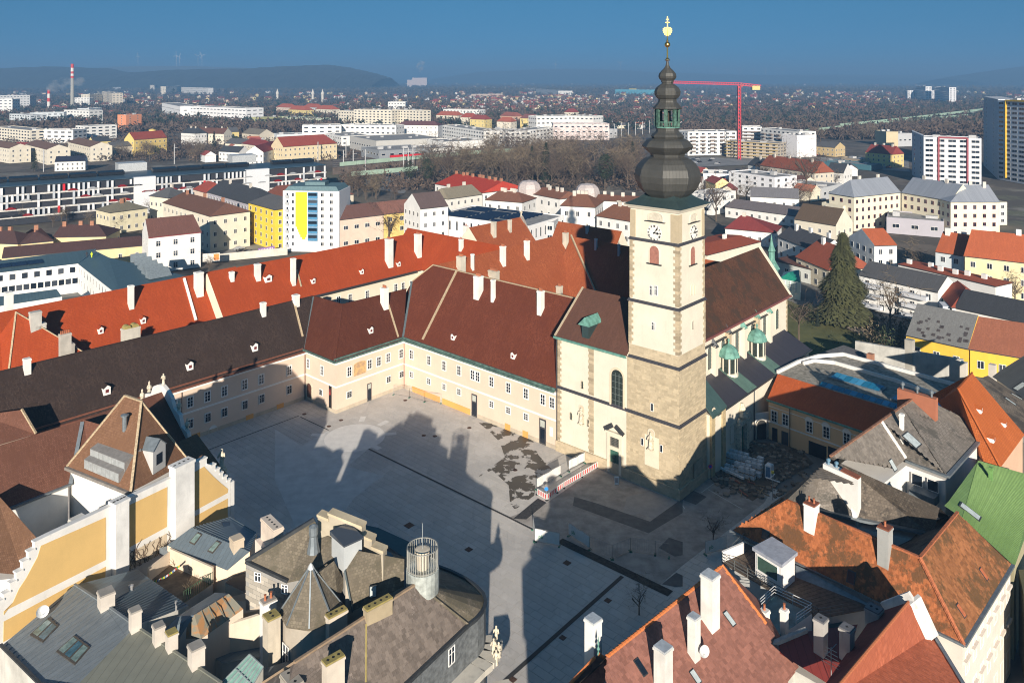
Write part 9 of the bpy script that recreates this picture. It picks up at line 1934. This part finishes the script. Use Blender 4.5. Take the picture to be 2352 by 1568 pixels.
for i,(c,x,y)in enumerate([('T2',x,1185-x*.05)for x in(15,82,165,428,460,492)]+[('T2',32,1100),('T2',655,640),('T1',1198,1128),('T1',300,1180),('T1',2184,1110)]+[('T2',1780+48*k,960-6*k)for k in range(9)]):
    p=at_z(c,x,y);t=thing('rail_mast','grey lattice catenary mast along the railway','mast',p,'catenary masts along the railway');m=MB();m.bar(p,p+Z*16,.28);m.bar(p+Z*13,p+Z*13+Vector((2.5,0,0)),.12);m.build('pole',plain('mast_grey',(.42,.42,.42),.6),t)
# tall chimneys with red and white bands
def stack(x,yb,yt,w,lab,bands):
    p=at_z('T1',x,yb);t=at_y('T1',x,yt,p.y).z;r0=w*.33447*p.y/F/2;st_=thing('factory_chimney',lab,'chimney',p)
    for z0,z1,mt_ in bands:m=MB();m.lathe(Vector((p.x,p.y,0)),[(r0*(1.15-.3*z0),t*z0),(r0*(1.15-.3*z1),t*z1)],14);m.build('shaft_band',mt_,st_)
CR_,CWH,CGY=plain('stack_red',(.55,.05,.04),.8),plain('stack_white',(.7,.68,.64),.8),plain('stack_grey',(.36,.35,.31),.9)
stack(497,745,440,22,'tall grey chimney with red and white bands at the top',((0,.68,CGY),(.68,.73,CR_),(.73,.78,CWH),(.78,.83,CR_),(.83,.91,CWH),(.91,1,CR_)));stack(335,765,618,20,'shorter red and white chimney left of the tall one',((0,.45,CWH),(.45,.62,CR_),(.62,.82,CWH),(.82,1,CR_)));stack(28,595,490,11,'slim dark red chimney at the far left',((0,1,plain('stack_brick',(.25,.08,.06),.9)),))
# hills, wind turbines, smoke
def hill(lab,prof,Y,depth,mat,name='hill'):
    top=[at_y('D',x,y,Y)for x,y in prof];rows=[(0,-1.2,.0),(.25,0,.55),(.5,0,.85),(.75,0,.97),(1,0,1)];m=MB();n=len(top)
    g=[[Vector((t.x*(1+0*s),Y-depth*(1-s),max(-1,(t.z+1)*k-1+(rd.uniform(-3,3)if 0<s<1 else 0))))for t in top]for s,_,k in rows]
    for a,b in zip(g,g[1:]):
        for i in range(n-1):m.poly([a[i],a[i+1],b[i+1],b[i]])
    g2=[Vector((t.x,Y+depth*.6,-1))for t in top]
    for i in range(n-1):m.poly([g[-1][i],g[-1][i+1],g2[i+1],g2[i]])
    structure(name,m,mat)
HM=plain('wooded_hill',(.028,.032,.026),1,var=.3,scale=.01);HF=plain('field_hill',(.13,.12,.09),1,var=.3,scale=.002)
def jag(pts,k=40,amp=1.0):
    out=[]
    for(x0,y0),(x1,y1)in zip(pts,pts[1:]):
        for i in range(k):t=i/k;out.append((x0+(x1-x0)*t,y0+(y1-y0)*t+rd.uniform(-amp,amp)))
    return out+[pts[-1]]
hill('',jag([(-150,160),(70,156),(150,154),(250,157),(300,167),(360,165),(450,160),(600,157),(700,152),(760,150),(800,155),(860,168),(900,180)],14,.8),5200,900,HM);hill('',jag([(200,160),(270,154),(420,152),(560,156),(700,165)],10,.3),8500,900,HF)
hill('',jag([(1000,181),(1100,166),(1250,159),(1400,160),(1500,166),(1700,172),(2000,178),(2150,181)],10,.3),11500,900,HM);hill('',jag([(2150,182),(2200,174),(2280,162),(2352,153),(2500,148)],8,.4),7500,900,HM);hill('',jag([(1560,178),(1800,172),(2352,174),(2500,172)],8,.3),12500,700,HF)
TB=plain('turbine_white',(.45,.46,.48),.6)
for i,(x,yb,yt,Y)in enumerate([(405,152,127,8300),(412,151,130,8600),(455,151,129,8600),(464,150,127,8300),(317,152,129,9200),(1276,160,146,11200),(1425,163,145,11200),(1645,172,158,11800),(1670,172,158,11800),(1698,172,158,11800),(1731,172,158,11800),(1758,172,158,11800),(1784,172,158,11800),(1797,172,158,11800)]):
    b=at_y('D',x,yb,Y);h=at_y('D',x,yt,Y);t=thing('wind_turbine','white three-bladed wind turbine on the distant %s'%('left hill' if x<500 else 'skyline behind the cathedral and crane'),'wind turbine',Vector((b.x,b.y,b.z-20)),'wind turbines on the %s hills'%('left' if x<500 else 'centre and right'));m=MB();m.bar(b-Z*20,h,1.9,r2=1.9);m.build('tower',TB,t)
    for k in range(3):a=i*.5+k*2.094;m=MB();m.bar(h-Vector((0,4,0)),h+Vector((math.sin(a)*40,-4,math.cos(a)*40)),1.3);m.build('blade',TB,t)
pw=at_y('T2',540,540,6500);m=MB();m.box(Vector((pw.x,pw.y,0)),62,30,78);m.box(Vector((pw.x-80,pw.y,0)),25,20,60);m.build('hall',plain('pale_pink_hall',(.75,.62,.58),.8),thing('power_station','pale pink power station far off below its plume','building',Vector((pw.x,pw.y,0))))
sm=bpy.data.materials.new('smoke');sm.use_nodes=True;sn=sm.node_tree;sn.nodes.clear();so=sn.nodes.new('ShaderNodeOutputMaterial');sv=sn.nodes.new('ShaderNodeVolumePrincipled');sv.inputs['Color'].default_value=(.95,.95,.95,1);sn.links.new(sv.outputs[0],so.inputs['Volume'])
st_=sn.nodes.new('ShaderNodeTexCoord');nz=noise(sn,st_.outputs['Object'],.035,5,.65);mr_=sn.nodes.new('ShaderNodeMapRange');mr_.inputs[1].default_value=.47;mr_.inputs[2].default_value=.62;mr_.inputs[4].default_value=.05;sn.links.new(nz,mr_.inputs[0]);sn.links.new(mr_.outputs[0],sv.inputs['Density'])
def plume(lab,blobs):
    m=MB();c0=blobs[0][0]
    for p,r in blobs:m.lathe(p,[(max(.1,r*math.sin(math.pi*k/8)),-r*.8*math.cos(math.pi*k/8))for k in range(9)],12,cap=False)
    tag(m.build('smoke',sm,origin=c0,smooth=True),lab,'smoke',kind='stuff')
q0=at_y('T1',400,590,1400);plume('white steam drifting between the two banded chimneys',[(at_y('T1',x,y,1400+k*3),r)for k,(x,y,r)in enumerate(((350,605,9),(385,590,14),(425,588,13),(455,560,13),(480,580,9),(540,560,12)))])
plume('pale plume above the far power station',[(at_y('T2',x,y,6500+k),r)for k,(x,y,r)in enumerate(((541,490,14),(543,462,40),(548,440,36)))])

# parked cars and open ground in the middle distance
lot=lambda c,pts,nm='car_park':sheet(nm,g4(*[(c,x,y)for x,y in pts]),.01,plain('grey_tarmac',(.24,.235,.23),.95,var=.2,scale=.1))
lot('T3',((950,1080),(1550,1100),(1560,1180),(1150,1150),(940,1120)));lot('T2',((180,1200),(420,1180),(520,1230),(430,1330),(160,1290)),'underpass_road');lot('T3',((40,1080),(520,1090),(500,1130),(40,1150)),'site_road');lot('R1',((1850,1000),(1900,910),(2420,860),(2500,930)))
for c,x0,x1,y0,y1,n,lab in(('T3',1000,1530,1095,1160,34,'parked car on the lot before the yellow house'),('T2',220,470,1200,1300,10,'car on the road by the rail underpass'),('T3',60,300,1090,1130,9,'vehicle on the building site road'),('T1',1100,1330,800,850,14,'car parked before the white office'),('T3',900,990,1060,1082,6,'car beside the stilted white block')):
    for k in range(n):o=inst('parked_car',CARB[rd.choice((0,3,0,1,2,5))],None,at_z(c,rd.uniform(x0,x1),rd.uniform(y0,y1),.02),Vector((.75,.66,0))if k%2 else Vector((.66,-.75,0)));tag(o,lab,'car',lab.replace('parked car','cars').replace('car ','cars ').replace('vehicle','vehicles'))
